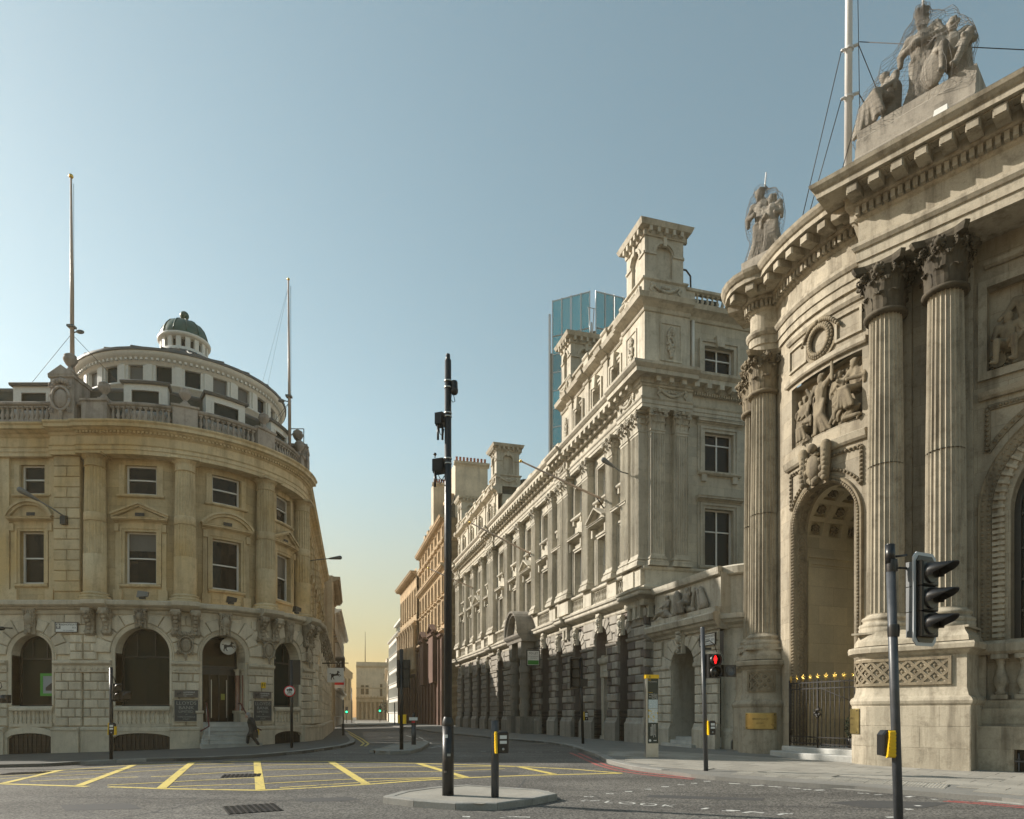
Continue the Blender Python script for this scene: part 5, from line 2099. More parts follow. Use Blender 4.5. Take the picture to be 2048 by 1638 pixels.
for i in range(len(XP) - 1):
 a, b = XP[i] + (1.0 if i in (3,8) else 0.62), XP[i + 1] - (1.0 if i + 1 in (3,8) else 0.62)
 n = int((b - a) / 0.23)
 for k in range(n):
  ob('baluster', PB, pal, PS.place(-(a + (k + 0.5) * (b - a) / n), 0.08, 8.14))
# --- piano nobile and second floor: wall with windows
WB = [(i, (XP[i] + XP[i + 1]) / 2, XP[i + 1] - XP[i]) for i in range(len(XP) - 1)]
holes = []
for i, c, gap in WB:
 ww = 1.25 if gap > 3.3 else 1.0
 holes.append((-c - ww / 2,-c + ww / 2,9.25,12.0))
 holes.append((-c - ww / 2,-c + ww / 2,14.3,16.15))
w = MB()
hole_wall(w, PS, -47.5,0,8.9,17.1,0, holes, 0.42)
ew = 1.72
eh = [(4.19 - ew / 2,4.19 + ew / 2,9.35,12.35),(4.19 - ew / 2,4.19 + ew / 2,14.3,16.35)]
hole_wall(w, PE, 0,8,8.9,17.1,0, eh, 0.35)
w.build('upper_wall', PORT, pal)
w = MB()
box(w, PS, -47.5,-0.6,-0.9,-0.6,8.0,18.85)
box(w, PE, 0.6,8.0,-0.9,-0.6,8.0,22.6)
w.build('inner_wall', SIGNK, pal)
for i, c, gap in WB:
 ww = 1.25 if gap > 3.3 else 1.0
 big = gap > 3.3
 sash_window(pal, PS, -c, -0.12,9.25, ww, 2.75, meet=0.45, mull=1 if big else 0, blind=random.choice((0,0,0,.2,.45)))
 sash_window(pal, PS, -c, -0.12,14.3, ww, 1.85, meet=0.66, mull=1 if big else 0, blind=random.choice((0,0,.3,.5)))
 w = MB()
 surround(w, PS, -c, ww, 9.25,12.0,0,0.24,0.14)
 surround(w, PS, -c, ww, 14.3,16.15,0,0.18,0.1)
 for s in (-1,1):
  box(w, PS, -c + s * (ww / 2 + 0.33) - 0.1,-c + s * (ww / 2 + 0.33) + 0.1,-0.02,0.3,12.1,12.6)
 prof(w, PS, -c - ww / 2 - 0.3,-c + ww / 2 + 0.3, stairprof(-0.35, [(0.2,14.06),(0.26,14.12),(0.26,14.22),(0.0,14.28)]))
 for s in (-1,1):
  box(w, PS, -c + s * (ww / 2) - 0.1,-c + s * (ww / 2) + 0.1,-0.02,0.17,13.75,14.06)
 wo = w.build('window_surround', PORTP, pal)
 w = MB()
 if i in (1,5,9):
  pediment(w, PS, -c, ww + 1.1, 12.6, 0.75, 0, 0.6, 'tri')
 else:
  prof(w, PS, -c - ww / 2 - 0.45,-c + ww / 2 + 0.45, cornice_pts(0,12.6,0.5,0.34))
 w.build('window_hood', PORTP, wo)
for z, h in ((9.35,3.0),(14.3,2.05)):
 sash_window(pal, PE, 4.19,0, z, ew, h, meet=0.62 if h > 2.5 else 0.72, mull=1)
 w = MB()
 surround(w, PE, 4.19, ew, z, z + h, 0,0.28,0.12)
 box(w, PE, 4.19 - ew / 2 - 0.42,4.19 - ew / 2 - 0.28,-0.02,0.06, z - 0.1, z + h + 0.3)
 box(w, PE, 4.19 + ew / 2 + 0.28,4.19 + ew / 2 + 0.42,-0.02,0.06, z - 0.1, z + h + 0.3)
 prof(w, PE, 4.19 - ew / 2 - 0.5,4.19 + ew / 2 + 0.5, cornice_pts(0, z + h + 0.32,0.32,0.3))
 prof(w, PE, 4.19 - ew / 2 - 0.4,4.19 + ew / 2 + 0.4, stairprof(-0.35, [(0.15, z - 0.2),(0.22, z - 0.13),(0.22, z - 0.04),(0.0, z)]))
 for s in (-1,1):
  box(w, PE, 4.19 + s * (ww / 2 + 0.3) - 0.14,4.19 + s * (ww / 2 + 0.3) + 0.14,-0.02,0.14, z - 0.55, z - 0.2)
 w.build('window_surround', PORTP, pal)
# giant order
def pilaster_mesh(W, H, D, mat, nf=6):
 mb = MB()
 n = nf
 e_ = [(-W / 2,0)]
 for k in range(n):
  c0 = -W / 2 + W * (k + 0.5) / n
  q = W / n * 0.36
  e_ += [(c0 - q, 0),(c0 - q * 0.7,-0.05),(c0 + q * 0.7,-0.05),(c0 + q, 0)]
 e_.append((W / 2,0))
 z0, z1 = 0.12, H - 0.12
 vs, fs = [], []
 for x, y in e_:
  vs += [(x, -D - y, z0),(x, -D - y, z1)]
 for k in range(len(e_) - 1):
  fs.append((2 * k, 2 * k + 2,2 * k + 3,2 * k + 1))
 mb.add(vs, fs)
 box(mb, ID, -W / 2, W / 2,0, D - 0.055,0, H)
 box(mb, ID, -W / 2 - 0.002, W / 2 + 0.002,0, D + 0.001,0, z0)
 box(mb, ID, -W / 2 - 0.002, W / 2 + 0.002,0, D + 0.001, z1, H)
 for s in (-1,1):
  box(mb, ID, s * (W / 2) - 0.008, s * (W / 2) + 0.008,0, D, z0, z1)
 return mb.mesh('pilaster', mat)


def pil_base(W, D, H, mat):
 mb = MB()
 for k, (o, za, zb) in enumerate(((0.16,0,0.32),(0.12,0.36,0.52),(0.06,0.54,0.66),(0.10,0.68,0.84),(0.04,0.86,1.0))):
  box(mb, ID, -W / 2 - o, W / 2 + o, 0, D + o, H * za, H * zb)
 return mb.mesh('pilaster_base', mat)


def pil_cap(W, D, H, mat):
 mb = MB()
 box(mb, ID, -W / 2, W / 2,0, D, 0, H * 0.88)
 box(mb, ID, -W / 2 - 0.04, W / 2 + 0.04,0, D + 0.04,0, H * 0.07)
 for row, (z, h, n) in enumerate(((0.08,0.36,3),(0.34,0.38,2),(0.10,0.62,2))):
  for k in range(n):
   x = W * ((k + 0.5) / n - 0.5) if row != 2 else W * (k - 0.5) * 0.66
   leaf(mb, -pi / 2,0, z * H, h * H, W * 0.34,0.55 if row < 2 else 0.8, x, -D)
  for s in (-1,1):
   leaf(mb, -pi / 2 + s * pi / 2,0, z * H, h * H, D * 0.9 + 0.15,0.5, s * W / 2,-D * 0.5)
 for s in (-1,1):
  for a in (-pi / 2 + s * 0.6,):
   volute(mb, (s * W * 0.52,-D - 0.12, H * 0.76), a + pi / 2 * 0, W * 0.17,0.045,1.5)
   volute(mb, (s * W * 0.52,-D - 0.14, H * 0.76),0, W * 0.17,0.045,1.5)
  volute(mb, (s * W * 0.16,-D - 0.1, H * 0.74),0, W * 0.1,0.03,1.2)
 ball(mb, (0,-D - 0.16, H * 0.93),0.1, n=6, m=5)
 P = [(-W * 0.68,0),(-W * 0.68, D + 0.2),(-W * 0.5, D + 0.16),(0, D + 0.08),(W * 0.5, D + 0.16),(W * 0.68, D + 0.2),(W * 0.68,0)]
 n = len(P)
 for z0, z1 in ((0.88,0.93),(0.94,1.0)):
  o = 0 if z0 < 0.9 else 0.03
  vs = [(x * (1 + o),-y - o, H * z0) for x, y in P] + [(x * (1 + o),-y - o, H * z1) for x, y in P]
  mb.add(vs, [(i, (i + 1) % n, n + (i + 1) % n, n + i) for i in range(n)] + [tuple(range(n)), tuple(range(n, 2 * n))])
 return mb.mesh('capital', mat)


PW, PD = 0.92,0.42
PM, PBM, PCM = pilaster_mesh(PW, 6.35, PD, PORTP), pil_base(PW, PD, 0.5, PORTP), pil_cap(PW, PD, 1.05, PORTP)
EM, EBM, ECM = pilaster_mesh(0.78,6.35,0.3, PORTP), pil_base(0.78,0.3,0.5, PORTP), pil_cap(0.78,0.3,1.05, PORTP)


def order(F, u, ms, d=0.0):
 M = F.place(u, d, 9.62)
 p = ob('pilaster', ms[0], pal, M)
 ob('pilaster_base', ms[1], p, M @ T3(0, 0, -0.5))
 ob('capital', ms[2], p, M @ T3(0, 0, 6.35))


for k, x in enumerate(XP):
 if k == 0:
  order(PS, -0.55,(PM, PBM, PCM),0.0)
  order(PS, -1.75,(PM, PBM, PCM),0.0)
 elif k in (3,8):
  order(PS, -x + 0.5,(PM, PBM, PCM))
  order(PS, -x - 0.55,(PM, PBM, PCM))
 elif k == 12:
  order(PS, -x + 0.5,(PM, PBM, PCM))
  order(PS, -x - 0.6,(PM, PBM, PCM))
 else:
  order(PS, -x, (PM, PBM, PCM))
order(PE, 0.48,(EM, EBM, ECM),0.0)
order(PE, 1.83,(EM, EBM, ECM),0.0)
# main entablature
w = MB()
me = [(0.34,17.02),(0.34,17.18),(0.38,17.2),(0.38,17.38),(0.44,17.44),(0.46,17.5),(0.34,17.54),(0.34,18.02),(0.42,18.06),(0.44,18.14),(0.52,18.16),(0.52,18.36),(0.58,18.4),(0.96,18.44),(0.96,18.64),(1.02,18.68),(1.14,18.8),(1.16,18.92),(0.3,19.02)]
mp_ = stairprof(-0.3, me)
prof(w, PS, -47.5,0, mp_, miter1=1.0)
prof(w, PE, 0,8, [(d - 0.06 if d > 0 else d, z) for d, z in mp_], miter0=1.0)
mp2 = stairprof(-0.1, [(d + 0.16, z + 0.005) for d, z in me])
for a, b in ((-2.4,0.0),(-12.4,-10.1),(-32.0,-29.4),(-47.5,-45.0)):
 prof(w, PS, a, b, mp2, miter1=1.0 if b == 0.0 else 0.0)
prof(w, PE, 0.0,2.35, mp2, miter0=1.0)
w.build('entablature', PORTP, pal)
MOD = MB()
box(MOD, ID, -0.13,0.13,0.0,0.44,0,0.24)
ball(MOD, (0,-0.3,0.02),0.1,0.9,1.3,0.5,6,4)
MODM = MOD.mesh('modillion', PORTP)
for k in range(66):
 ob('modillion', MODM, pal, PS.place(-0.35 - 0.71 * k, 0.52, 18.19))
for k in range(10):
 ob('modillion', MODM, pal, PE.place(0.2 + 0.72 * k, 0.5, 18.19))
w = MB()
for k in range(330):
 box(w, PS, -0.1 - 0.142 * k, -0.1 - 0.142 * k + 0.08,0.4,0.54,18.0,18.14)
for k in range(55):
 box(w, PE, 0.05 + 0.142 * k, 0.13 + 0.142 * k, 0.34,0.5,18.0,18.14)
w.build('dentil', PORTP, pal, kind='stuff')
# frieze festoons on the breaks
FE = MB()
for s in (-1,1):
 for k in range(9):
  ball(FE, (s * 0.75 + 0.05 * sin(k),-0.05,0.42 - 0.05 * k),0.1 - 0.006 * k, 1,0.7,1,6,4)
for k in range(13):
 t = k / 12
 ball(FE, (-0.6 + 1.2 * t, -0.06,0.36 - 0.24 * 4 * t * (1 - t)),0.09,1,0.7,1,6,4)
for k in range(5):
 ball(FE, (0.1 * (k - 2),-0.08,0.3 + 0.03 * (k % 2)),0.08,1,0.7,1.2,6,4)
FEM = FE.mesh('festoon', PORTP)
for F, u in ((PE, 1.15),(PS, -1.15),(PS, -11.25),(PS, -30.7),(PS, -46.3)):
 ob('festoon', FEM, pal, F.place(u, 0.5, 17.56))
# --- attic storey over the two pavilions
def attic(a, b, F, wins, ends):
 w = MB()
 hs = [(-c - 0.55,-c + 0.55,19.5,21.1) for c in wins]
 hole_wall(w, F, -b, -a, 18.95,22.1,0.0, hs, 0.4)
 w.build('attic_wall', PORT, pal)
 for c in wins:
  sash_window(pal, F, -c, -0.1,19.5,1.1,1.6, meet=0.6)
  w = MB()
  surround(w, F, -c, 1.1,19.5,21.1,0,0.3,0.14)
  poly_slab(w, F, [(-c - 0.14,21.05),(-c + 0.14,21.05),(-c + 0.24,21.75),(-c - 0.24,21.75)], -0.02,0.28)
  w.build('window_surround', PORTP, pal)
 w = MB()
 ac = stairprof(-0.4, [(0.06,22.0),(0.1,22.06),(0.1,22.2),(0.24,22.3),(0.34,22.36),(0.52,22.4),(0.56,22.52),(0.6,22.62),(0.2,22.7)])
 prof(w, F, -b, -a, ac, miter1=1.0 if a == 0 else 0)
 prof(w, F, -b, -a, stairprof(-0.25, [(0.14,22.68),(0.14,22.86),(0.06,22.9)]), miter1=1.0 if a == 0 else 0)
 prof(w, F, -b, -a, stairprof(-0.2, [(0.04,23.5),(0.14,23.54),(0.16,23.66),(0.1,23.7)]), miter1=1.0 if a == 0 else 0)
 for c in [q for q in ends] + [(wins[i] + wins[i + 1]) / 2 for i in range(len(wins) - 1)]:
  box(w, F, -c - 0.3,-c + 0.3,-0.12,0.10,18.95,22.05)
  box(w, F, -c - 0.36,-c + 0.36,-0.22,0.17,22.7,23.55)
  prof(w, F, -c - 0.4,-c + 0.4, stairprof(-0.25, [(0.2,23.55),(0.26,23.62),(0.26,23.74),(0.1,23.8)]))
  prof(w, F, -c - 0.42,-c + 0.42, [(d + 0.1 if d > 0 else -0.1, z + 0.004) for d, z in ac])
 w.build('attic_cornice', PORTP, pal)


attic(0,12.4, PS, (3.6,6.3,9.2),(2.35,10.6))
attic(29.4,47.5, PS, (32.3,36.3,40.2,44.2),(30.5,46.6))
w = MB()
hole_wall(w, PE, 0,8,18.95,22.1,0.0, [(4.19 - 0.88,4.19 + 0.88,18.95,20.85)], 0.35)
w.build('attic_wall', PORT, pal)
sash_window(pal, PE, 4.19,0,18.97,1.74,1.88, meet=0.70, mull=1)
w = MB()
surround(w, PE, 4.19,1.76,19.0,20.85,0,0.32,0.16)
poly_slab(w, PE, [(4.0,20.8),(4.38,20.8),(4.48,21.35),(3.9,21.35)], -0.02,0.26)
w.build('window_surround', PORTP, pal)
w = MB()
ac = stairprof(-0.4, [(0.06,22.0),(0.1,22.06),(0.1,22.2),(0.24,22.3),(0.34,22.36),(0.52,22.4),(0.56,22.52),(0.6,22.62),(0.2,22.7)])
prof(w, PE, 0,8, ac, miter0=1.0)
prof(w, PE, 2.2,8, stairprof(-0.25, [(0.14,22.68),(0.14,22.9),(0.06,22.92)]))
prof(w, PE, 2.2,8, stairprof(-0.2, [(0.04,23.5),(0.14,23.54),(0.16,23.66),(0.1,23.7)]))
box(w, PE, 2.2,2.75,-0.2,0.06,22.7,23.55)
box(w, PE, 4.7,8,-0.2,0.06,22.7,23.55)
# projecting corner block of the attic
acb = [(d + 0.22 if d > 0 else d, z + 0.004) for d, z in ac]
prof(w, PE, 0,2.35, acb, miter0=1.0)
prof(w, PS, -2.35,0, acb, miter1=1.0)
w.build('attic_cornice', PORTP, pal)
w = MB()
prof(w, PE, 0,2.35, [(-0.2,19.0),(0.34,19.0),(0.34,19.18),(0.22,19.26),(0.22,22.05),(-0.2,22.05)], miter0=1.0)
prof(w, PS, -2.35,0, [(-0.2,19.0),(0.34,19.0),(0.34,19.18),(0.22,19.26),(0.22,22.05),(-0.2,22.05)], miter1=1.0)
w.build('corner_block', PORTP, pal)
w = MB()
for F, s in ((PE, 1),(PS, -1)):
 c = s * 1.25
 for a, b, z0, z1 in ((c - 0.62, c + 0.62,21.5,21.58),(c - 0.62, c + 0.62,19.6,19.68),(c - 0.62, c - 0.54,19.68,21.5),(c + 0.54, c + 0.62,19.68,21.5)):
  box(w, F, a, b, 0.2,0.27, z0, z1)
 w.build('panel_frame', PORTP, pal)
 w = MB()
DROP = MB()
for k in range(22):
 t = k / 21
 wdt = 0.26 * sin(pi * min(1, t * 1.05)) ** 0.7 * (1 - 0.5 * t) + 0.05
 for j in range(3):
  ball(DROP, (random.uniform(-wdt, wdt),-0.05,1.5 - 1.45 * t), random.uniform(0.06,0.1),1,0.8,1,6,4)
DROPM = DROP.mesh('fruit_drop', PORTP)
for F, u in ((PE, 1.25),(PS, -1.25),(PS, -11.3),(PS, -30.4),(PS, -46.6)):
 ob('fruit_drop', DROPM, pal, F.place(u, 0.24 if abs(u) < 2 else 0.1, 19.8))
for k in range(6):
 ob('baluster', PB, pal, PE.place(2.95 + 0.3 * k, -0.06, 22.9) @ Matrix.Diagonal((1.3, 1.3, 0.8, 1)))
sm = MB()
for a, b in ((0.4,2.0),(2.75,4.6),(5.1,7.5),(8.2,10.2),(33,34),(34.7,38),(38.6,42),(42.6,46)):
 n = int((b - a) / 0.26)
 for k in range(n):
  lathe(sm, PS, -(a + (k + 0.5) * (b - a) / n),-0.05, [(0.06,22.9),(0.1,23.1),(0.05,23.3),(0.08,23.5)], 6)
# centre: balustrade standing on the main cornice
w = MB()
prof(w, PS, -29.4,-12.4, stairprof(-0.3, [(0.22,19.0),(0.22,19.2),(0.14,19.24)]))
prof(w, PS, -29.4,-12.4, stairprof(-0.1, [(0.12,19.95),(0.22,20.0),(0.24,20.1),(0.18,20.14)]))
for c in (12.9,15.8,19.0,22.2,25.4,28.6):
 box(w, PS, -c - 0.4,-c + 0.4,-0.15,0.26,19.0,20.16)
w.build('balustrade_rail', PORTP, pal)
for i, c in enumerate((12.9,15.8,19.0,22.2,25.4)):
 for k in range(9):
  lathe(sm, PS, -(c + 0.5 + 0.28 * k),0.06, [(0.06,19.24),(0.1,19.45),(0.05,19.7),(0.08,19.95)], 6)
sm.build('baluster', PORTP, pal, kind='stuff')
w = MB()
prof(w, PS, -47.5,-0.6, [(-8,18.6),(-0.5,18.6),(-0.5,19.1),(-4.0,19.7),(-8,20.0)])
prof(w, PS, -12.0,-0.6, [(-4.5,22.0),(-0.5,22.0),(-0.5,22.8),(-2.5,23.6),(-4.5,23.7)])
prof(w, PS, -47.5,-29.6, [(-4.5,22.0),(-0.5,22.0),(-0.5,22.8),(-2.5,23.6),(-4.5,23.7)])
w.build('slate_roof', SLATE, pal)
w = MB()
for a, b in ((-12.0,-0.7),(-47.4,-29.5)):
 box(w, PS, a, b, -4.5,-0.45,18.9,22.0)
w.build('attic_body', PORT, pal)
w = MB()
tube(w, [PE(3.1,-0.9,23.2), PE(3.05,-0.9,25.0), PE(2.85,-1.0,25.35), PE(2.0,-1.0,25.35)], 0.05,6)
w.build('vent_pipe', BLACKM, pal)
w = MB()
tube(w, [PE(2.6,0.1,19.05), PE(2.6,0.1,22.0)], 0.09,8)
w.build('drainpipe', PAINTW, pal)
# chimneys
def chimney(u0, u1, z0, z1, dep0=-0.3, dep1=2.0):
 """stack on the street front between -u1 and -u0; its long side faces the end front"""
 root = MB()
 cx = PS(-(u0 + u1) / 2,-(dep0 + dep1) / 2,0)
 Fs = Line(*PS(-(u0),-(dep0 + dep1) / 2,0)[:2], -PS.t[0] * -1, PS.t[1])   # near face, looks along +t
 hwS, hwD = (u1 - u0) / 2,(dep1 - dep0) / 2
 sides = []
 c0 = PS(-(u0 + u1) / 2,-(dep0 + dep1) / 2,0)
 n, t = PS.n, PS.t
 for nx, ny, half, dist in ((n[0], n[1], hwS, hwD),(-n[0], -n[1], hwS, hwD),(t[0], t[1], hwD, hwS),(-t[0], -t[1], hwD, hwS)):
  sides.append((Line(c0[0] + nx * dist, c0[1] + ny * dist, nx, ny), half))
 h = z1 - z0
 for F, hf in sides:
  # pedestal with swag, shaft with arched niche, cornice with brackets
  prof(root, F, -hf, hf, [(-hf, z0),(0.18, z0),(0.18, z0 + 0.1),(0.1, z0 + 0.14),(0.1, z0 + 0.95),(0.2, z0 + 1.02),(0.2, z0 + 1.1),(0.02, z0 + 1.16),(-hf, z0 + 1.16)], miter0=1, miter1=1)
  r = hf * 0.42
  arch_wall(root, F, -hf, hf, z0 + 1.1, z1 - 0.55,0,0, r, z1 - 0.95 - r, z0 + 1.3,0.16,10)
  box(root, F, -r - 0.01, r + 0.01,-0.2,-0.15, z0 + 1.25, z1 - 0.9)
  arch_mould(root, F, 0, r + 0.06, z1 - 0.95 - r, [(0,0),(0,0.08),(0.14,0.08),(0.14,0)], 10,0)
  for s in (-1,1):
   box(root, F, s * (hf + r) / 2 - (hf - r) / 2 + 0.0, s * (hf + r) / 2 + (hf - r) / 2,-0.02,0.07, z1 - 1.05 - r, z1 - 0.93 - r)
  box(root, F, -0.1,0.1,0.0,0.14, z1 - 1.05, z1 - 0.6)
  prof(root, F, -hf, hf, [(-hf, z1 - 0.6),(0.06, z1 - 0.6),(0.08, z1 - 0.5),(0.08, z1 - 0.3),(0.32, z1 - 0.24),(0.38, z1 - 0.1),(0.42, z1),(-hf, z1 + 0.05)], miter0=1, miter1=1)
  nb = max(3, int(hf * 2 / 0.4))
  for k in range(nb):
   u = -hf + (k + 0.5) * 2 * hf / nb
   box(root, F, u - 0.08, u + 0.08,0.06,0.30, z1 - 0.5, z1 - 0.24)
 ch = root.build('chimney', PORTP, pal)
 for F, hf in sides[::2]:
  ob('festoon', FEM, ch, F.place(0, 0.12, z0 + 0.35) @ Matrix.Diagonal((hf / 1.05, 1, 1, 1)))
 return ch


chimney(0.0,2.1,22.7,26.6,-0.1,2.1)
chimney(10.5,12.2,22.7,26.6,-0.1,2.1)
chimney(29.6,31.6,22.7,26.6,-0.1,2.1)
chimney(45.4,47.4,22.7,26.6,-0.1,2.1)
# porch with curved pediment in the centre
w = MB()
for u in (-18.35,-20.85):
 for k in range(9):
  z = 1.4 + k * 0.48
  lathe(w, PS, u, 0.85, [(0.42 if k % 2 else 0.36, z),(0.42 if k % 2 else 0.36, z + 0.47)], 20)
 lathe(w, PS, u, 0.85, [(0.34,5.72),(0.42,5.8),(0.5,5.95),(0.5,6.05)], 20)
 box(w, PS, u - 0.55, u + 0.55,0.2,1.4, GZ, 1.4)
 box(w, PS, u - 0.42, u + 0.42,0.2,1.25,6.05,7.1)
prof(w, PS, -21.6,-17.6, stairprof(0.1, [(1.3,7.1),(1.36,7.3),(1.5,7.42),(1.6,7.55),(1.62,7.68)]))
arch_mould(w, PS, -19.6,1.55,7.7, [(0,0.1),(0.0,1.45),(0.12,1.5),(0.18,1.62),(0.32,1.66),(0.36,0.1)], 16,0)
poly_slab(w, PS, [(-19.6 + 1.56 * cos(pi * i / 14),7.68 + 1.56 * sin(pi * i / 14)) for i in range(15)], 0.1,1.0)
w.build('porch', GRAN, pal)
pcart = ob('cartouche', cartouche_mesh('cartouche', 1.3, 0.9, PORTP), pal, PS.place(-19.6, 1.0, 7.8))
# --- curved link with relief and arched side doorway
LKA, LKB = (7.05,34.05),(8.75,28.75)
dx, dy = LKA[0] - LKB[0], LKA[1] - LKB[1]
ll = hypot(dx, dy)
LK = Line(LKB[0], LKB[1], -dy / ll, dx / ll)       # u=0 at near end B, towards A is negative
lk = thing('side_entrance', 'low stone side entrance wing with an arched iron door under a carved relief', 'side entrance', (8, 31, 0.1))
w = MB()
AU, AR, AZ = -2.75,0.98,3.75
arch_wall(w, LK, -5.5,0,-0.3,5.2,0, AU, AR, AZ, -0.3,1.5,16)
box(w, LK, -5.5,0,-0.6,0.0,5.2,6.0)
box(w, LK, -5.5,0,-1.2,-0.05,6.0,7.6)
lw = w.build('wall', PORTP, lk)
courses(lk, LK, -5.4, AU - AR - 0.02,1.2,3.7,0.42,0.85,0,0.12, PORTP, None, 0.04)
courses(lk, LK, AU + AR + 0.02,-0.02,1.2,3.7,0.42,0.85,0,0.12, PORTP, None, 0.04)
courses(lk, LK, -5.4, AU - AR - 0.85,3.9,5.1,0.42,0.85,0,0.12, PORTP, None, 0.04)
courses(lk, LK, AU + AR + 0.75,-0.02,3.9,5.1,0.42,0.85,0,0.12, PORTP, None, 0.04)
voussoirs(lk, LK, AU, AR, AZ, 0.7,0,0.13, PORTP, 9, True, None, 5.1)
w = MB()
for a, b in ((-5.45, AU - AR),(AU + AR, 0)):
 prof(w, LK, a, b, stairprof(-0.02, [(0.24,-0.3),(0.24,0.9),(0.18,1.0),(0.12,1.18)]))
 prof(w, LK, a, b, stairprof(-0.02, [(0.14,3.68),(0.18,3.74),(0.18,3.86),(0.12,3.9)]))
prof(w, LK, -5.5,0.0, stairprof(-0.6, [(0.1,5.2),(0.16,5.3),(0.34,5.4),(0.4,5.5),(0.52,5.55),(0.58,5.78),(0.5,5.86),(0.0,5.92)]), miter1=0.6)
prof(w, LK, -5.5,0.0, stairprof(-1.2, [(0.0,7.45),(0.12,7.5),(0.16,7.62),(0.18,7.78),(0.0,7.84)]), miter1=0.6)
box(w, LK, -5.4,0.0,-0.1,0.22,5.9,6.14)
w.build('ledge', PORTP, lk)
ob('keystone', head_keystone('keystone', 1.15, 0.42, 0.36, PORTP), lk, LK.place(AU, 0.06, 4.35))
w = MB()
for k in range(3):
 box(w, LK, AU - 1.3 + 0.1 * k, AU + 1.3 - 0.1 * k, -1.4,0.45 - 0.3 * k, -0.3,0.24 + 0.15 * k)
w.build('step', STEPM, lk)
w = MB()
poly_slab(w, LK, arch_pts(AU, AR, AZ, 0.5,16),-1.48,-1.44)
dk = w.build('door', BLACKP, lk)
w = MB()
box(w, LK, AU - AR, AU + AR, -1.3,-1.2, AZ - 0.2, AZ - 0.08)
arch_mould(w, LK, AU, AR, AZ, [(0,-1.3),(0,-1.2),(-0.07,-1.2),(-0.07,-1.3)], 16, AZ - 0.5)
for k in range(13):
 a = pi * k / 12
 tube(w, [LK(AU + 0.25 * cos(a),-1.25, AZ - 0.05 + 0.25 * sin(a)), LK(AU + 0.93 * cos(a),-1.25, AZ - 0.05 + 0.93 * sin(a))], 0.014,5)
 tube(w, [LK(AU + (0.72 + 0.1 * cos(b)) * cos(a) , -1.25, AZ - 0.05 + (0.72 + 0.1 * cos(b)) * sin(a) + 0.07 * sin(b)) for b in [2 * pi * q / 8 for q in range(9)]], 0.012,4)
tube(w, [LK(AU + 0.25 * cos(pi * k / 10),-1.25, AZ - 0.05 + 0.25 * sin(pi * k / 10)) for k in range(11)], 0.016,5)
for s in (-1,1):
 for k in range(5):
  u = AU + s * (0.2 + 0.17 * k)
  tube(w, [LK(u, -1.25,0.5), LK(u, -1.25, AZ - 0.2)], 0.013,5)
 for k in range(11):
  z = 1.1 + 0.24 * k
  tube(w, [LK(AU + s * (0.55 + 0.3 * cos(b) * (1 - 0.4 * (k % 2))),-1.24, z + 0.11 * sin(b)) for b in [2 * pi * q / 10 for q in range(9)]], 0.012,4)
 box(w, LK, AU + s * 0.5 - 0.45, AU + s * 0.5 + 0.45,-1.3,-1.26,0.5,1.1)
w.build('grille', IRON, dk)
# curved return towards the hall
LR = Bow(10.35,29.95,1.55, radians(212), radians(262))
w = MB()
prof(w, LR, -0.0, LR.L + 0.5, [(-0.5,-0.3),(0.0,-0.3),(0.0,5.25),(-0.5,5.25)])
prof(w, LR, -0.0, LR.L + 0.5, [(-0.5,5.8),(-0.05,5.8),(-0.05,7.5),(-0.5,7.5)])
prof(w, LR, -0.1, LR.L + 0.5, stairprof(-0.5, [(0.06,5.25),(0.12,5.35),(0.3,5.45),(0.36,5.55),(0.44,5.6),(0.46,5.8),(0.0,5.86)]))
prof(w, LR, -0.1, LR.L + 0.5, stairprof(-0.5, [(0.05,7.46),(0.14,7.52),(0.2,7.8),(0.0,7.9)]))
prof(w, LR, -0.0, LR.L + 0.5, stairprof(-0.1, [(0.14,-0.3),(0.14,0.85),(0.06,0.98)]))
w.build('curved_wall', PORTP, lk)
w = MB()
poly_slab(w, LR, arch_pts(0.85,0.42,0.42,-0.2,8,0.2),-0.02,0.16)
cg = w.build('cellar_grille', BLACKP, lk)
w = MB()
arch_mould(w, LR, 0.85,0.42,0.42, [(0,0.1),(0,0.2),(-0.03,0.2),(-0.03,0.1)], 8,0.6, rz=0.2)
tube(w, [LR(0.85,0.18,-0.1), LR(0.85,0.18,0.55)], 0.016,5)
for s in (-1,1):
 for z0 in (0.0,0.18,0.34):
  tube(w, [LR(0.85 + s * 0.3 * sin(t * 1.6),0.18, z0 + 0.16 * t) for t in (0,0.3,0.6,0.9)], 0.012,4)
w.build('grille_bars', SIGGREY, cg)
# ------------------------------------------------------------------ the columned hall (near right)
GF = Line(11.6,21.2,-0.724,-0.69)      # plane of the column axes; u = 0 at the first column, right = nearer
GC = Bow(16.53,25.66,6.4, radians(168), radians(216))   # bowed entrance front
GL = GC.L
hall = thing('columned_hall', 'dark weathered stone hall with giant fluted columns and a bowed entrance arch behind gilded gates', 'hall building', (13, 23, 0))
HB = -0.5
C1 = (11.6,21.2)
# --- straight front: wall with a big arched window and a relief panel
WD = -0.75
w = MB()
arch_wall(w, GF, -1.2,9.5, HB, 11.2, WD, 5.25,2.2,7.45,3.75,0.7,24)
w.build('front_wall', HALL, hall)
w = MB()
hole_wall(w, GF, -1.2,9.5,11.2,15.5, WD, [(2.5,7.5,11.55,14.0)], 0.3)
box(w, GF, 2.4,7.6, WD - 0.4, WD - 0.28,11.5,14.1)
w.build('front_wall', HALL, hall)
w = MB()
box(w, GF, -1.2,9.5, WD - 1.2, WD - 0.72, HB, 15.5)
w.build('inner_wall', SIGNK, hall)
w = MB()
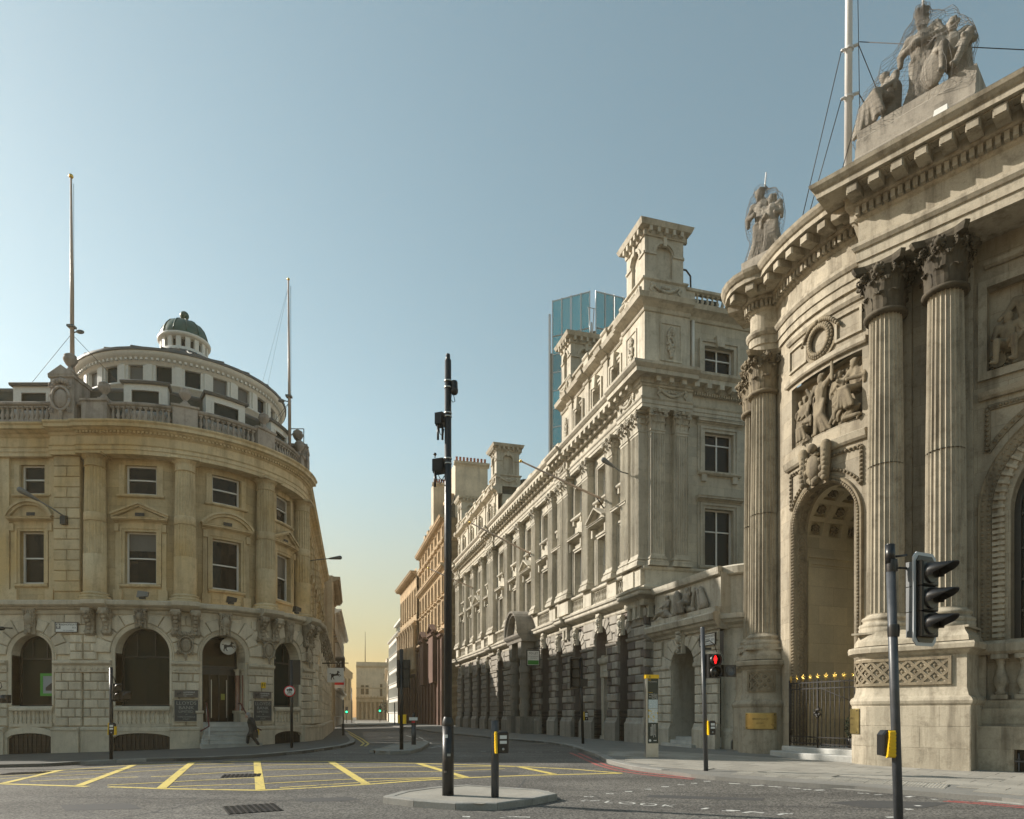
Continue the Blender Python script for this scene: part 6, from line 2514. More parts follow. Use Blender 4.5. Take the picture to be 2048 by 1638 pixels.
# window frame mouldings, fluted archivolt
arch_mould(w, GF, 5.25,2.2,7.45, [(0.0, WD - 0.5),(0.0, WD - 0.12),(0.1, WD - 0.1),(0.16, WD - 0.02),(0.18, WD + 0.06),(0.3, WD + 0.06),(0.3, WD - 0.1)], 28,3.7)
w.build('window_moulding', HALLP, hall)
w = MB()
for k in range(34):
 a = pi * (k + 0.5) / 34
 for (r0, r1, t) in ((2.32,2.62,0.045),):
  P = [(5.25 + r * cos(a + s * t / r),7.45 + r * sin(a + s * t / r)) for r, s in ((r0,-1),(r0,1),(r1,1),(r1,-1))]
  poly_slab(w, GF, P, WD - 0.02, WD + 0.11,0,0.015)
for s in (-1,1):
 for k in range(22):
  z = 3.8 + 0.166 * k
  box(w, GF, 5.25 + s * 2.47 - 0.15,5.25 + s * 2.47 + 0.15, WD - 0.02, WD + 0.11, z, z + 0.1)
w.build('fluted_band', HALLP, hall)
w = MB()
for r in (2.72,2.86):
 for k in range(60):
  a = pi * (k + 0.5) / 60
  ball(w, GF(5.25 + r * cos(a), WD + 0.03,7.45 + r * sin(a)),0.055, n=6, m=4)
arch_mould(w, GF, 5.25,2.65,7.45, [(0.0, WD - 0.02),(0.0, WD + 0.04),(0.28, WD + 0.06),(0.32, WD + 0.1),(0.36, WD - 0.02)], 28,3.7)
for s in (-1,1):
 for r in (2.72,2.86):
  for k in range(28):
   ball(w, GF(5.25 + s * r, WD + 0.04,3.85 + 0.13 * k),0.05, n=6, m=4)
w.build('leaf_band', HALLC, hall)
fr = MB()
poly_slab(fr, GF, arch_pts(5.25,2.2,7.45,3.75,24), WD - 0.66, WD - 0.62)
wo = fr.build('window', GLASS, hall)
fr = MB()
arch_mould(fr, GF, 5.25,2.2,7.45, [(0, WD - 0.62),(0, WD - 0.5),(-0.16, WD - 0.5),(-0.16, WD - 0.62)], 24,3.7)
for k in range(1,4):
 u = 5.25 - 2.2 + 4.4 * k / 4
 box(fr, GF, u - 0.05, u + 0.05, WD - 0.61, WD - 0.52,3.75,7.45 + sqrt(max(0,2.2 ** 2 - (u - 5.25) ** 2)))
for z in (4.6,5.5,6.4,7.4):
 box(fr, GF, 3.05,7.45, WD - 0.60, WD - 0.54, z - 0.035, z + 0.035)
fr.build('frame', BLACKM, wo)
# sill, console, balustrade and base under the window
w = MB()
prof(w, GF, 2.2,9.5, stairprof(WD - 0.3, [(WD + 0.35,3.3),(WD + 0.42,3.38),(WD + 0.42,3.6),(WD + 0.3,3.7)]))
box(w, GF, 1.95,9.5, WD - 0.1, WD + 0.5,1.2,1.75)
box(w, GF, 1.95,9.5, WD - 0.1, WD + 0.36,1.75,2.0)
box(w, GF, 1.9,2.5, WD - 0.05, WD + 0.22,2.0,3.3)
hole_wall(w, GF, 1.95,9.5, HB, 1.22, WD + 0.95, [(3.3,6.2, HB + 0.05,0.62)], 0.4)
box(w, GF, 1.95,9.5, WD - 0.1, WD + 0.953,1.2,1.25)
w.build('window_base', HALL, hall)
w = MB()
box(w, GF, 3.2,6.3, WD + 0.4, WD + 0.5, HB, 0.7)
cgr = w.build('cellar_opening', BLACKP, hall)
w = MB()
for k in range(14):
 u = 3.4 + 0.215 * k
 tube(w, [GF(u, WD + 0.9, HB), GF(u, WD + 0.9,0.52)], 0.024,6)
 ball(w, GF(u, WD + 0.9,0.36),0.04, n=6, m=4)
for z in (0.28,-0.3):
 box(w, GF, 3.25,6.25, WD + 0.88, WD + 0.93, z, z + 0.04)
w.build('cellar_bars', GREYP, cgr)
HBAL = baluster_mesh(1.28,0.2, HALLP)
for k in range(9):
 ob('baluster', HBAL, hall, GF.place(2.85 + 0.56 * k, WD + 0.18, 2.02))
w = MB()
for k in range(5):
 box(w, GF, 2.08 + 0.06 * k, 2.11 + 0.06 * k, WD + 0.2, WD + 0.42 + 0.0 * k, 3.3,3.9)
box(w, GF, 2.05,2.36, WD - 0.02, WD + 0.2,3.3,4.0)
w.build('scroll_bracket', HALLP, hall)
# relief panel frame and spandrel ornaments
w = MB()
for a, b, t, p in ((2.28,7.72,0.22,0.09),):
 box(w, GF, a, b, WD - 0.02, WD + p, 14.0,14.0 + t)
 box(w, GF, a, b, WD - 0.02, WD + p, 11.55 - t, 11.55)
 box(w, GF, a, a + t, WD - 0.02, WD + p, 11.55,14.0)
 box(w, GF, b - t, b, WD - 0.02, WD + p, 11.55,14.0)
prof(w, GF, 2.3,9.5, stairprof(WD - 0.02, [(WD + 0.1,10.75),(WD + 0.16,10.82),(WD + 0.2,10.95),(WD + 0.06,11.0)]))
box(w, GF, 1.72,2.1, WD - 0.02, WD + 0.12,4.0,15.4)
prof(w, GF, 2.45,9.5, stairprof(WD - 0.02, [(WD + 0.08,14.55),(WD + 0.16,14.6),(WD + 0.16,14.72),(WD + 0.04,14.76)]))
w.build('panel_frame', HALLP, hall)


def spandrel(F, uc, R, zs, ue, zt, d, mat, t=0.16):
 """three-sided ornamented frame between an arch and the square above it; ue = outer edge"""
 mb = MB()
 s = 1 if ue > uc else -1
 inner = R + 0.25
 a1 = math.acos(min(1, abs(ue - uc) / inner)) if abs(ue - uc) < inner else 0.0
 a1 = max(a1,0.12)
 a0 = math.asin(min(1,(zt - zs) / inner)) if zt - zs < inner else 1.35
 arc = [(uc + s * inner * cos(a), zs + inner * sin(a)) for a in [a1 + (a0 - a1) * i / 10 for i in range(11)]]
 P = arc + [(ue, zt)] if abs(arc[-1][1] - zt) < 0.4 else arc + [(arc[-1][0], zt),(ue, zt)]
 n = len(P)
 for i in range(n):
  a, b = P[i], P[(i + 1) % n]
  l = hypot(b[0] - a[0], b[1] - a[1])
  if l < 0.02:
   continue
  tx, tz = (b[0] - a[0]) / l, (b[1] - a[1]) / l
  nx, nz = -tz, tx
  poly_slab(mb, F, [(a[0] - nx * t / 2, a[1] - nz * t / 2),(b[0] - nx * t / 2, b[1] - nz * t / 2),(b[0] + nx * t / 2, b[1] + nz * t / 2),(a[0] + nx * t / 2, a[1] + nz * t / 2)], d - 0.02, d + 0.05)
  for k in range(max(1, int(l / 0.13))):
   q = (k + 0.5) / max(1, int(l / 0.13))
   ball(mb, F(a[0] + tx * l * q, d + 0.06, a[1] + tz * l * q),0.05, n=5, m=4)
 return mb.build('spandrel_frame', mat, hall)


spandrel(GF, 5.25,3.02,7.45,2.5,10.5, WD, HALLC)
# --- bowed entrance front
AC, AR_, AZ_ = GL - 1.66,1.36,8.1
w = MB()
arch_wall(w, GC, GL - 3.4, GL + 0.08, HB, 10.9,0, AC, AR_, AZ_, 0.45,0.5,24)
for a, b in zip(cuts(GC, -0.5, GL - 3.4)[:-1], cuts(GC, -0.5, GL - 3.4)[1:]):
 box(w, GC, a, b, -0.3,0.0, HB, 15.5)
hole_wall(w, GC, GL - 3.4, GL + 0.08,10.9,15.5,0, [(GL - 3.2, GL - 0.12,11.2,13.35)], 0.45)
for a, b in zip(cuts(GC, GL - 3.3, GL)[:-1], cuts(GC, GL - 3.3, GL)[1:]):
 box(w, GC, a, b, -0.6,-0.42,10.9,13.9)
w.build('entrance_front', HALL, hall)
w = MB()
prof(w, GC, GL - 3.5, GL + 0.05, stairprof(-0.02, [(0.08,10.45),(0.14,10.52),(0.2,10.72),(0.08,10.78)]))
prof(w, GC, GL - 3.5, GL + 0.05, stairprof(-0.02, [(0.1,13.5),(0.14,13.56),(0.14,13.7),(0.02,13.74)]))
for a, b in ((GL - 3.3, AC - 0.62),(AC + 0.62, GL - 0.1)):
 for z0, z1 in ((14.72,14.8),(13.95,14.03)):
  prof(w, GC, a, b, [(-0.02, z0),(0.07, z0),(0.07, z1),(-0.02, z1)])
 for u in (a, b - 0.08):
  box(w, GC, u, u + 0.08,-0.02,0.07,14.03,14.72)
prof(w, GC, GL - 3.4, GL + 0.05, stairprof(-0.02, [(0.06,15.0),(0.12,15.1),(0.12,15.22),(0.04,15.26)]))
w.build('string_course', HALLP, hall)
# laurel ring
w = MB()
def ringpt(r, a, d=0.0):
 return GC(AC + r * cos(a), d, 14.35 + r * sin(a) * 1.1)
for k in range(30):
 a = 2 * pi * k / 30
 ball(w, ringpt(0.42, a, 0.1),0.09, n=6, m=5)
 ball(w, ringpt(0.5, a + 0.1,0.07),0.07, n=6, m=5)
for s in (-1,1):
 for k in range(10):
  ball(w, GC(AC + s * (0.1 + 0.075 * k),0.1,15.0 - 0.012 * k * k * 0.5),0.1 - 0.004 * k, n=6, m=5)
arch_mould(w, GC, AC, 0.6,14.35, [(0,0),(0,0.06),(0.1,0.06),(0.1,0)], 20,0,0.0, pi)
arch_mould(w, GC, AC, 0.6,14.35, [(0,0),(0,0.06),(0.1,0.06),(0.1,0)], 20,0, pi, 2 * pi)
w.build('wreath', HALLC, hall)
# carved bands round the entrance arch
w = MB()
arch_mould(w, GC, AC, AR_, AZ_, [(-0.02,-0.5),(-0.02,-0.06),(0.0,0.03),(0.02,0.03),(0.02,-0.5)], 28,7.3)
arch_mould(w, GC, AC, AR_ + 0.12, AZ_, [(0,0),(0,0.07),(0.07,0.09),(0.12,0.0)], 28,7.3)
for r, q in ((AR_ + 0.06,0.06), ):
 for k in range(46):
  a = pi * (k + 0.5) / 46
  ball(w, GC(AC + r * cos(a),0.03, AZ_ + r * sin(a)), q, n=6, m=4)
 for s in (-1,1):
  for k in range(62):
   ball(w, GC(AC + s * r, 0.03, AZ_ - 0.06 - 0.115 * k), q, n=6, m=4)
# guilloche on the jamb
for s in (-1,1):
 for k in range(24):
  z = 0.9 + 0.3 * k
  tube(w, [GC(AC + s * (AR_ - 0.02),-0.25 + 0.13 * cos(b), z + 0.15 * sin(b)) for b in [2 * pi * q / 8 for q in range(9)]], 0.03,5)
  ball(w, GC(AC + s * (AR_ - 0.01),-0.25, z),0.05, n=6, m=4)
for k in range(16):
 a = pi * (k + 0.5) / 16
 tube(w, [GC(AC + (AR_ - 0.02 + 0.0) * cos(a + 0.1 * sin(b)),-0.25 + 0.13 * cos(b), AZ_ + (AR_ - 0.02) * sin(a + 0.1 * sin(b))) for b in [2 * pi * q / 8 for q in range(9)]], 0.03,5)
w.build('carved_band', HALLC, hall)
spandrel(GC, AC, AR_ + 0.16, AZ_, GL - 0.14,10.25,0.0, HALLC, 0.11)
spandrel(GC, AC, AR_ + 0.16, AZ_, GL - 3.2,10.25,0.0, HALLC, 0.11)
# vaulted porch behind the arch: barrel with sunk coffers
aC = GC.a0 + AC / GC.r
PO = Line(16.53 + 6.4 * cos(aC),25.66 + 6.4 * sin(aC), cos(aC), sin(aC))   # porch frame, d<0 inwards
PR = 1.46
DEP = 4.6
w = MB()
rings = [0.25 + 0.02]
cof = []
na = 12
# barrel as a grid, coffer cells pushed out
dcut = [-0.35,-0.75]
for k in range(4):
 dcut += [-0.95 - 0.9 * k, -1.55 - 0.9 * k]
dcut += [-DEP]
acut = []
for k in range(7):
 acut += [k * pi / 7 + 0.06,(k + 1) * pi / 7 - 0.06]
acut = [0.0] + acut + [pi]
for i in range(len(dcut) - 1):
 for j in range(len(acut) - 1):
  coff = (i >= 2 and i % 2 == 0) and (j % 2 == 1)
  d0, d1, a0, a1 = dcut[i], dcut[i + 1], acut[j], acut[j + 1]
  q = lambda a, d, r: PO(r * cos(a), d, AZ_ + r * sin(a))
  if not coff:
   w.add([q(a0, d0, PR), q(a1, d0, PR), q(a1, d1, PR), q(a0, d1, PR)], [(0,1,2,3)])
  else:
   R2 = PR + 0.14
   w.add([q(a0, d0, PR), q(a1, d0, PR), q(a1, d1, PR), q(a0, d1, PR), q(a0, d0, R2), q(a1, d0, R2), q(a1, d1, R2), q(a0, d1, R2)],
                  [(0,1,5,4),(1,2,6,5),(2,3,7,6),(3,0,4,7),(4,5,6,7)])
   am, dm_ = (a0 + a1) / 2,(d0 + d1) / 2
   cof.append((am, dm_))
PORCH = stone_mat('porch_vault', (0.68, 0.60, 0.43), (0.42, 0.36, 0.25), streak=0.25)  # paler than the hall stone: bounced porch light put into the colour
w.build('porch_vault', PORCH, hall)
w = MB()
for am, dm_ in cof:
 for k in range(6):
  b = 2 * pi * k / 6
  ball(w, PO((PR + 0.06) * cos(am + 0.07 * cos(b)), dm_ + 0.12 * sin(b), AZ_ + (PR + 0.06) * sin(am + 0.07 * cos(b))),0.075, n=5, m=4)
 ball(w, PO((PR + 0.05) * cos(am), dm_, AZ_ + (PR + 0.05) * sin(am)),0.07, n=6, m=4)
w.build('coffer_rosette', HALLC, hall)
PWM = stone_mat('porch_stone', (0.68, 0.60, 0.43), (0.42, 0.36, 0.25), streak=0.25, joints=(1.4, 0.7), bump=0.15)  # same raised tone on the porch walls, standing in for bounced light
for s in (-1,1):
 w = MB()
 f = Line(*PO(s * PR, 0,0)[:2], -s * PO.t[0], -s * PO.t[1])
 e_ = sorted([0.0, s * DEP])
 lo, hi = (-DEP, -0.35) if (f.t[0] * PO.n[0] + f.t[1] * PO.n[1]) > 0 else (0.35, DEP)
 box(w, f, lo, hi, -0.4,0.0, HB, AZ_)
 box(w, f, lo, hi, -0.02,0.06, AZ_ - 0.75, AZ_ - 0.62)
 m0, m1 = lo + 0.5 * (1 if lo < 0 else 1), hi - 0.5
 for a, b, z0, z1 in ((m0, m1, AZ_ - 1.0, AZ_ - 0.9),(m0, m1,2.0,2.1),(m0, m0 + 0.1,2.1, AZ_ - 1.0),(m1 - 0.1, m1,2.1, AZ_ - 1.0)):
  box(w, f, a, b, -0.02,0.05, z0, z1)
 box(w, f, lo, hi, -0.02,0.1,0.4,1.25)
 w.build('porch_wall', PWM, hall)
w = MB()
arch_wall(w, PO, -PR - 0.1, PR + 0.1, HB, 10.2,-DEP, 0,0.85,3.4,0.45,0.4,14)
arch_mould(w, PO, 0,0.85,3.4, [(0,-DEP),(0,-DEP + 0.1),(0.16,-DEP + 0.12),(0.24,-DEP)], 16,2.95)
box(w, PO, -1.2,-0.85,-DEP - 0.02,-DEP + 0.15,3.2,3.4)
box(w, PO, 0.85,1.2,-DEP - 0.02,-DEP + 0.15,3.2,3.4)
arch_mould(w, PO, 0,0.95,7.6, [(0,-DEP),(0,-DEP + 0.08),(0.08,-DEP + 0.12),(0.1,-DEP)], 20,0,0, pi)
arch_mould(w, PO, 0,0.95,7.6, [(0,-DEP),(0,-DEP + 0.08),(0.08,-DEP + 0.12),(0.1,-DEP)], 20,0, pi, 2 * pi)
arch_mould(w, PO, 0,0.55,7.6, [(0,-DEP),(0,-DEP + 0.06),(0.06,-DEP + 0.08),(0.08,-DEP)], 20,0,0, pi)
arch_mould(w, PO, 0,0.55,7.6, [(0,-DEP),(0,-DEP + 0.06),(0.06,-DEP + 0.08),(0.08,-DEP)], 20,0, pi, 2 * pi)
w.build('porch_back', HALLP, hall)
for k, chx in enumerate('NATIONAL'):
 a = pi - 0.55 + 0.16 * k * -1.0 + 0.9
 M = PO.place(0.78 * cos(a), -DEP + 0.015, 7.6 + 0.78 * sin(a)) @ Matrix.Rotation(-(a - pi / 2), 4, 'Y')
 text(chx, 0.24, HALLC, hall, M, 'raised_letter', 0.01)
w = MB()
poly_slab(w, PO, arch_pts(0,0.85,3.4,0.45,12),-DEP - 0.36,-DEP - 0.3)
w.build('inner_door', BLACKP, hall)
w = MB()
box(w, PO, -PR, PR, -DEP, -0.05, HB, 0.45)
w.build('porch_floor', STEPM, hall)
# steps before the gate
for k in range(2):
 w = MB()
 prof(w, GC, AC - AR_ - 0.25 - 0.05 * k, GL + 0.05, [(-0.6, HB),(0.35 + 0.42 * k, HB),(0.35 + 0.42 * k, 0.41 - 0.17 * k),(0.33 + 0.42 * k, 0.44 - 0.17 * k),(-0.6,0.44 - 0.17 * k)])
 w.build('step', STEPM, hall)
# --- pedestals and columns
ROW = [(0.0, HB),(0.06, HB),(0.06,1.8)]
pedp = [(-0.6, HB),(0.12, HB),(0.12,1.84),(0.16,1.9),(0.18,1.98),(0.14,2.06),(0.06,2.12),(0.02,2.26),(0.0,2.36),(0.0,3.28),(0.06,3.34),(0.1,3.4),(0.22,3.44),(0.24,3.56),(0.22,3.62),(-0.6,3.66)]
pedp2 = [(-0.6,3.65),(0.06,3.66),(0.04,3.8),(-0.06,3.96),(-0.08,4.08),(-0.6,4.08)]
GP = Bow(11.6,21.2,0.82, radians(150), radians(223.6))
PEND = GP.L + 1.62 + 0.72
w = MB()
prof(w, GP, -0.6, PEND, pedp, miter1=1.0)
prof(w, GP, -0.6, PEND, pedp2, miter1=1.0)
w.build('column_pedestal', HALLP, hall)
# right-hand return of the pedestal
GR = Line(*GF(1.62 + 0.72,0.82,0)[:2], GF.t[0], GF.t[1])
w = MB()
prof(w, GR, 0,1.6, pedp, miter0=1.0)
prof(w, GR, 0,1.6, pedp2, miter0=1.0)
w.build('column_pedestal', HALLP, hall)
# large ashlar blocks of the plinth, proud by a hair with open joints
for row, (za, zb) in enumerate(((HB + 0.3,0.62),(0.62,1.24),(1.24,1.82))):
 us = [GP.L - 0.9, GP.L - 0.2, GP.L + 0.75, GP.L + 1.7, PEND + 0.1] if row % 2 == 0 else [GP.L - 0.9, GP.L + 0.3, GP.L + 1.2, PEND + 0.1]
 for a, b in zip(us[:-1], us[1:]):
  mb = MB()
  g = 0.004
  prof(mb, GP, a + g, b - g, [(0.0, za + g),(0.125, za + g),(0.129, za + g + 0.008),(0.129, zb - g - 0.008),(0.125, zb - g),(0.0, zb - g)])
  mb.build('stone', HALLP, hall)
# straight plinth wall under the window, blocks
for row, (za, zb) in enumerate(((HB + 0.3,0.62),(0.62,1.22))):
 us = [2.36,3.28] if row == 0 else [2.36,3.3,4.5,5.6,6.7]
 for a, b in zip(us[:-1], us[1:]):
  mb = MB()
  box(mb, GF, a + 0.004, b - 0.004, WD + 0.9, WD + 0.957, za + 0.004, zb - 0.004)
  mb.build('stone', HALLP, hall)


def lattice(F, u0, u1, z0, z1, d, cell):
 """panel of crossed bars with a small boss in each lozenge"""
 mb = MB()
 t = 0.05
 for a, b, c, e_ in ((u0, u1, z0 - 0.08, z0),(u0, u1, z1, z1 + 0.08),(u0 - 0.08, u0, z0 - 0.08, z1 + 0.08),(u1, u1 + 0.08, z0 - 0.08, z1 + 0.08)):
  prof(mb, F, a, b, [(d - 0.02, c),(d + 0.06, c),(d + 0.06, e_),(d - 0.02, e_)])
 H = z1 - z0
 n = int(round((u1 - u0) / cell))
 cw = (u1 - u0) / n
 rows = max(1, int(round(H / cell)))
 ch_ = H / rows
 for i in range(n):
  for j in range(rows):
   ua, za = u0 + i * cw, z0 + j * ch_
   m = 3
   for s in (0,1):
    for k in range(m):
     q0, q1 = k / m, (k + 1) / m
     xa, xb = ua + cw * q0, ua + cw * q1
     ya, yb = (za + ch_ * q0, za + ch_ * q1) if s == 0 else (za + ch_ * (1 - q0), za + ch_ * (1 - q1))
     poly_slab(mb, F, [(xa, ya - t),(xb, yb - t),(xb, yb + t),(xa, ya + t)], d - 0.01, d + 0.045 + 0.002 * s)
   for cu, cz in ((ua + cw / 2, za),(ua, za + ch_ / 2)):
    if z0 + 0.05 < cz < z1 - 0.05 and u0 + 0.05 < cu < u1 - 0.05:
     poly_slab(mb, F, [(cu - 0.07, cz),(cu, cz - 0.07),(cu + 0.07, cz),(cu, cz + 0.07)], d - 0.01, d + 0.035,0,0.03)
 return mb.build('lattice_panel', HALLC, hall)


lattice(GP, GP.L - 0.82, GP.L + 1.9,2.52,3.16,0.0,0.32)
# drum pedestal of the left columns
LCX, LCY = GC(0.62,0.42,0)[:2]
DR = Bow(LCX, LCY, 0.82, radians(150), radians(300))
w = MB()
prof(w, DR, 0, DR.L, pedp)
prof(w, DR, 0, DR.L, pedp2)
LC2 = GC(-1.05,0.42,0)[:2]
D2 = Bow(LC2[0], LC2[1], 0.82, radians(120), radians(260))
prof(w, D2,0, D2.L, pedp)
prof(w, D2,0, D2.L, pedp2)
w.build('column_pedestal', HALLP, hall)
lattice(DR, 0.82 * radians(62),0.82 * radians(122),2.52,3.16,0.0,0.29)
HS = column_mesh('column', 0.53, 9.2, HALLP, 24, 0.86)
HCB = MB()
lathe(HCB, ID, 0,0, [(0.53 * 1.4,0)] + attic_base_pts(0.53,0.57)[1:], 32)
box(HCB, ID, -0.74,0.74,-0.74,0.74,-0.06,0.0)
HCBM = HCB.mesh('column_base', HALLP)
HCAP = corinthian('capital', 0.56, 1.53, HALLS, lion=True)


def big_column(x, y, ang, cap=None):
 M = Matrix.Translation((x, y, 4.66)) @ Matrix.Rotation(ang, 4, 'Z')
 c = ob('column', HS, hall, M)
 ob('column_base', HCBM, c, M @ T3(0, 0, -0.57))
 ob('capital', cap or HCAP, c, M @ T3(0, 0, 9.2))


fa = atan2(GF.t[1], GF.t[0])
big_column(C1[0], C1[1], fa)
big_column(*GF(1.62,0,0)[:2], fa)
HCAP2 = corinthian('capital', 0.56, 1.53, HALLC, lion=True)
big_column(LCX, LCY, radians(80), HCAP2)
big_column(LC2[0], LC2[1], radians(78), HCAP2)
# pilasters behind the columns on the wall
w = MB()
box(w, GF, -0.55,0.55, WD - 0.02, WD + 0.14,3.7,15.4)
box(w, GF, 1.07,2.17, WD - 0.02, WD + 0.14,3.7,15.4)
w.build('pilaster', HALLP, hall)
# --- entablature
hy = [(0.0,15.4),(0.0,15.66),(0.05,15.68),(0.05,15.98),(0.1,16.0),(0.16,16.1),(0.16,16.2),(0.0,16.24),(0.0,16.92),(0.06,16.96),(0.1,17.02),(0.1,17.26),(0.24,17.3),(0.3,17.34),(0.3,17.62),(0.36,17.66),(0.92,17.68),(0.92,17.84),(0.98,17.88),(1.06,17.98),(1.1,18.08),(0.4,18.16)]


def entab(F, u0, u1, d, back, m0=0, m1=0):
 mb = MB()
 prof(mb, F, u0, u1, stairprof(back, [(d + a, z) for a, z in hy]), miter0=m0, miter1=m1)
 return mb.build('entablature', HALLP, hall)


mb = MB()
EL = -0.62
# straight pavilion: mitred left corner
pr = stairprof(-1.1, [(0.5 + a, z) for a, z in hy])
vs_us = EL
us = [EL, 9.5]
def prof_corner(mb, F, u0, u1, pts, d_ref):
 n = len(pts)
 vs, uv = [], []
 for i, u in enumerate((u0, u1)):
  for d, z in pts:
   uu = u - max(0, d - d_ref) if i == 0 else u
   vs.append(F(uu, d, z))
   uv.append((uu, z))
 fs = [(k, (k + 1) % n, n + (k + 1) % n, n + k) for k in range(n)] + [tuple(range(n))[::-1], tuple(range(n, 2 * n))]
 mb.add(vs, fs, uv)


prof_corner(mb, GF, EL, 9.5, pr, 0.5)
# left return of the pavilion entablature
FRT = Line(*GF(EL, 0.5,0)[:2], -GF.t[0], -GF.t[1])
pts = stairprof(-1.0, [(a, z + 0.003) for a, z in hy])
n = len(pts)
vs = [FRT(0 + max(0, d), d, z) for d, z in pts] + [FRT(-1.6, d, z) for d, z in pts]
mb.add(vs, [(k, (k + 1) % n, n + (k + 1) % n, n + k) for k in range(n)])
mb.build('entablature', HALLP, hall)
entab(GC, 0.9, GL + 0.5,0.08,-0.8)
# block over the left columns
LE = Bow(LCX, LCY, 0.5, radians(140), radians(262))
entab(LE, -1.6, LE.L + 0.55,0.0,-0.45)
HM = MB()
box(HM, ID, -0.17,0.17,0.0,0.5,0,0.26)
box(HM, ID, -0.14,0.14,0.5,0.53,0.02,0.24)
HMM = HM.mesh('modillion', HALLP)
for k in range(14):
 ob('modillion', HMM, hall, GF.place(EL + 0.1 + 0.62 * k, 0.81, 17.39))
for k in range(9):
 ob('modillion', HMM, hall, GC.place(1.35 + 0.62 * k, 0.38, 17.39))
for k in range(3):
 ob('modillion', HMM, hall, FRT.place(-0.15 - 0.5 * k, 0.31, 17.39))
for k in range(4):
 ob('modillion', HMM, hall, LE.place(0.1 + 0.33 * k, 0.3, 17.39))
# sunk soffit panels between the modillions
w = MB()
for k in range(13):
 u = EL + 0.41 + 0.62 * k
 for s_, dd in ((0.14,0.0),(0.1,0.012)):
  for (a, b, c, e_) in ((u - s_, u + s_, 0.95,0.985),(u - s_, u + s_, 1.255,1.29),(u - s_, u - s_ + 0.035,0.985,1.255),(u + s_ - 0.035, u + s_, 0.985,1.255)):
   box(w, GF, a, b, c, e_, 17.645 - dd, 17.67)
w.build('soffit_panel', HALLP, hall)
dn = MB()
for k in range(44):
 box(dn, GF, EL + 0.0 + 0.2 * k, EL + 0.12 + 0.2 * k, 0.58,0.76,17.03,17.27)
for k in range(26):
 box(dn, GC, 1.0 + 0.19 * k, 1.11 + 0.19 * k, 0.16,0.32,17.03,17.27)
for k in range(12):
 box(dn, LE, -0.1 + 0.12 * k, -0.1 + 0.07 + 0.12 * k, 0.08,0.22,17.03,17.27)
for k in range(8):
 box(dn, FRT, -0.1 - 0.19 * k, -0.0 - 0.19 * k, 0.08,0.26,17.03,17.27)
dn.build('dentil', HALLP, hall, kind='stuff')
# blocking course and lead gutter on the cornice
w = MB()
prof(w, GF, EL + 0.3,9.5, [(-2.2,18.0),(0.55,18.0),(0.55,18.75),(0.4,18.8),(-2.2,18.85)])
prof(w, GC, 0.6, GL - 0.2, [(-2.2,18.0),(0.1,18.0),(0.1,18.55),(-2.2,18.6)])
w.build('blocking_course', HALLP, hall)
w = MB()
prof(w, GF, EL, 9.5, [(0.5,18.12),(1.58,18.085),(1.585,18.10),(0.5,18.19)])
w.build('lead_flashing', LEAD, hall)
# roof body so that nothing is hollow from the side
w = MB()
box(w, GF, 2.0,9.5,-9.0,-1.2,15.4,18.4)
w.build('roof', LEAD, hall)
# keystone cartouche over the entrance
w = MB()
KC = MB()
for k in range(40):
 a = random.uniform(0,2 * pi)
 r = random.uniform(0.55,1.0)
 ball(KC, (0.42 * r * cos(a),-0.18 - 0.1 * random.random(),0.62 + 0.6 * r * sin(a)), random.uniform(0.07,0.13), n=6, m=5)
ball(KC, (0,-0.3,0.62),0.3,1,0.5,1.35,10,8)
ball(KC, (0.0,-0.35,1.25),0.17, n=8, m=6)
for s in (-1,1):
 caps(KC, (s * 0.42,-0.2,0.2),(s * 0.5,-0.25,1.25),0.13,0.17)
 for k in range(8):
  ball(KC, (s * (0.46 + 0.06 * random.random()),-0.3,0.15 + 0.15 * k),0.11, n=6, m=5)
box(KC, ID, -0.42,0.42,0,0.16,0,1.3)
ob('keystone', KC.mesh('keystone', HALLC), hall, GC.place(AC, 0.04, AZ_ + AR_ - 0.1))
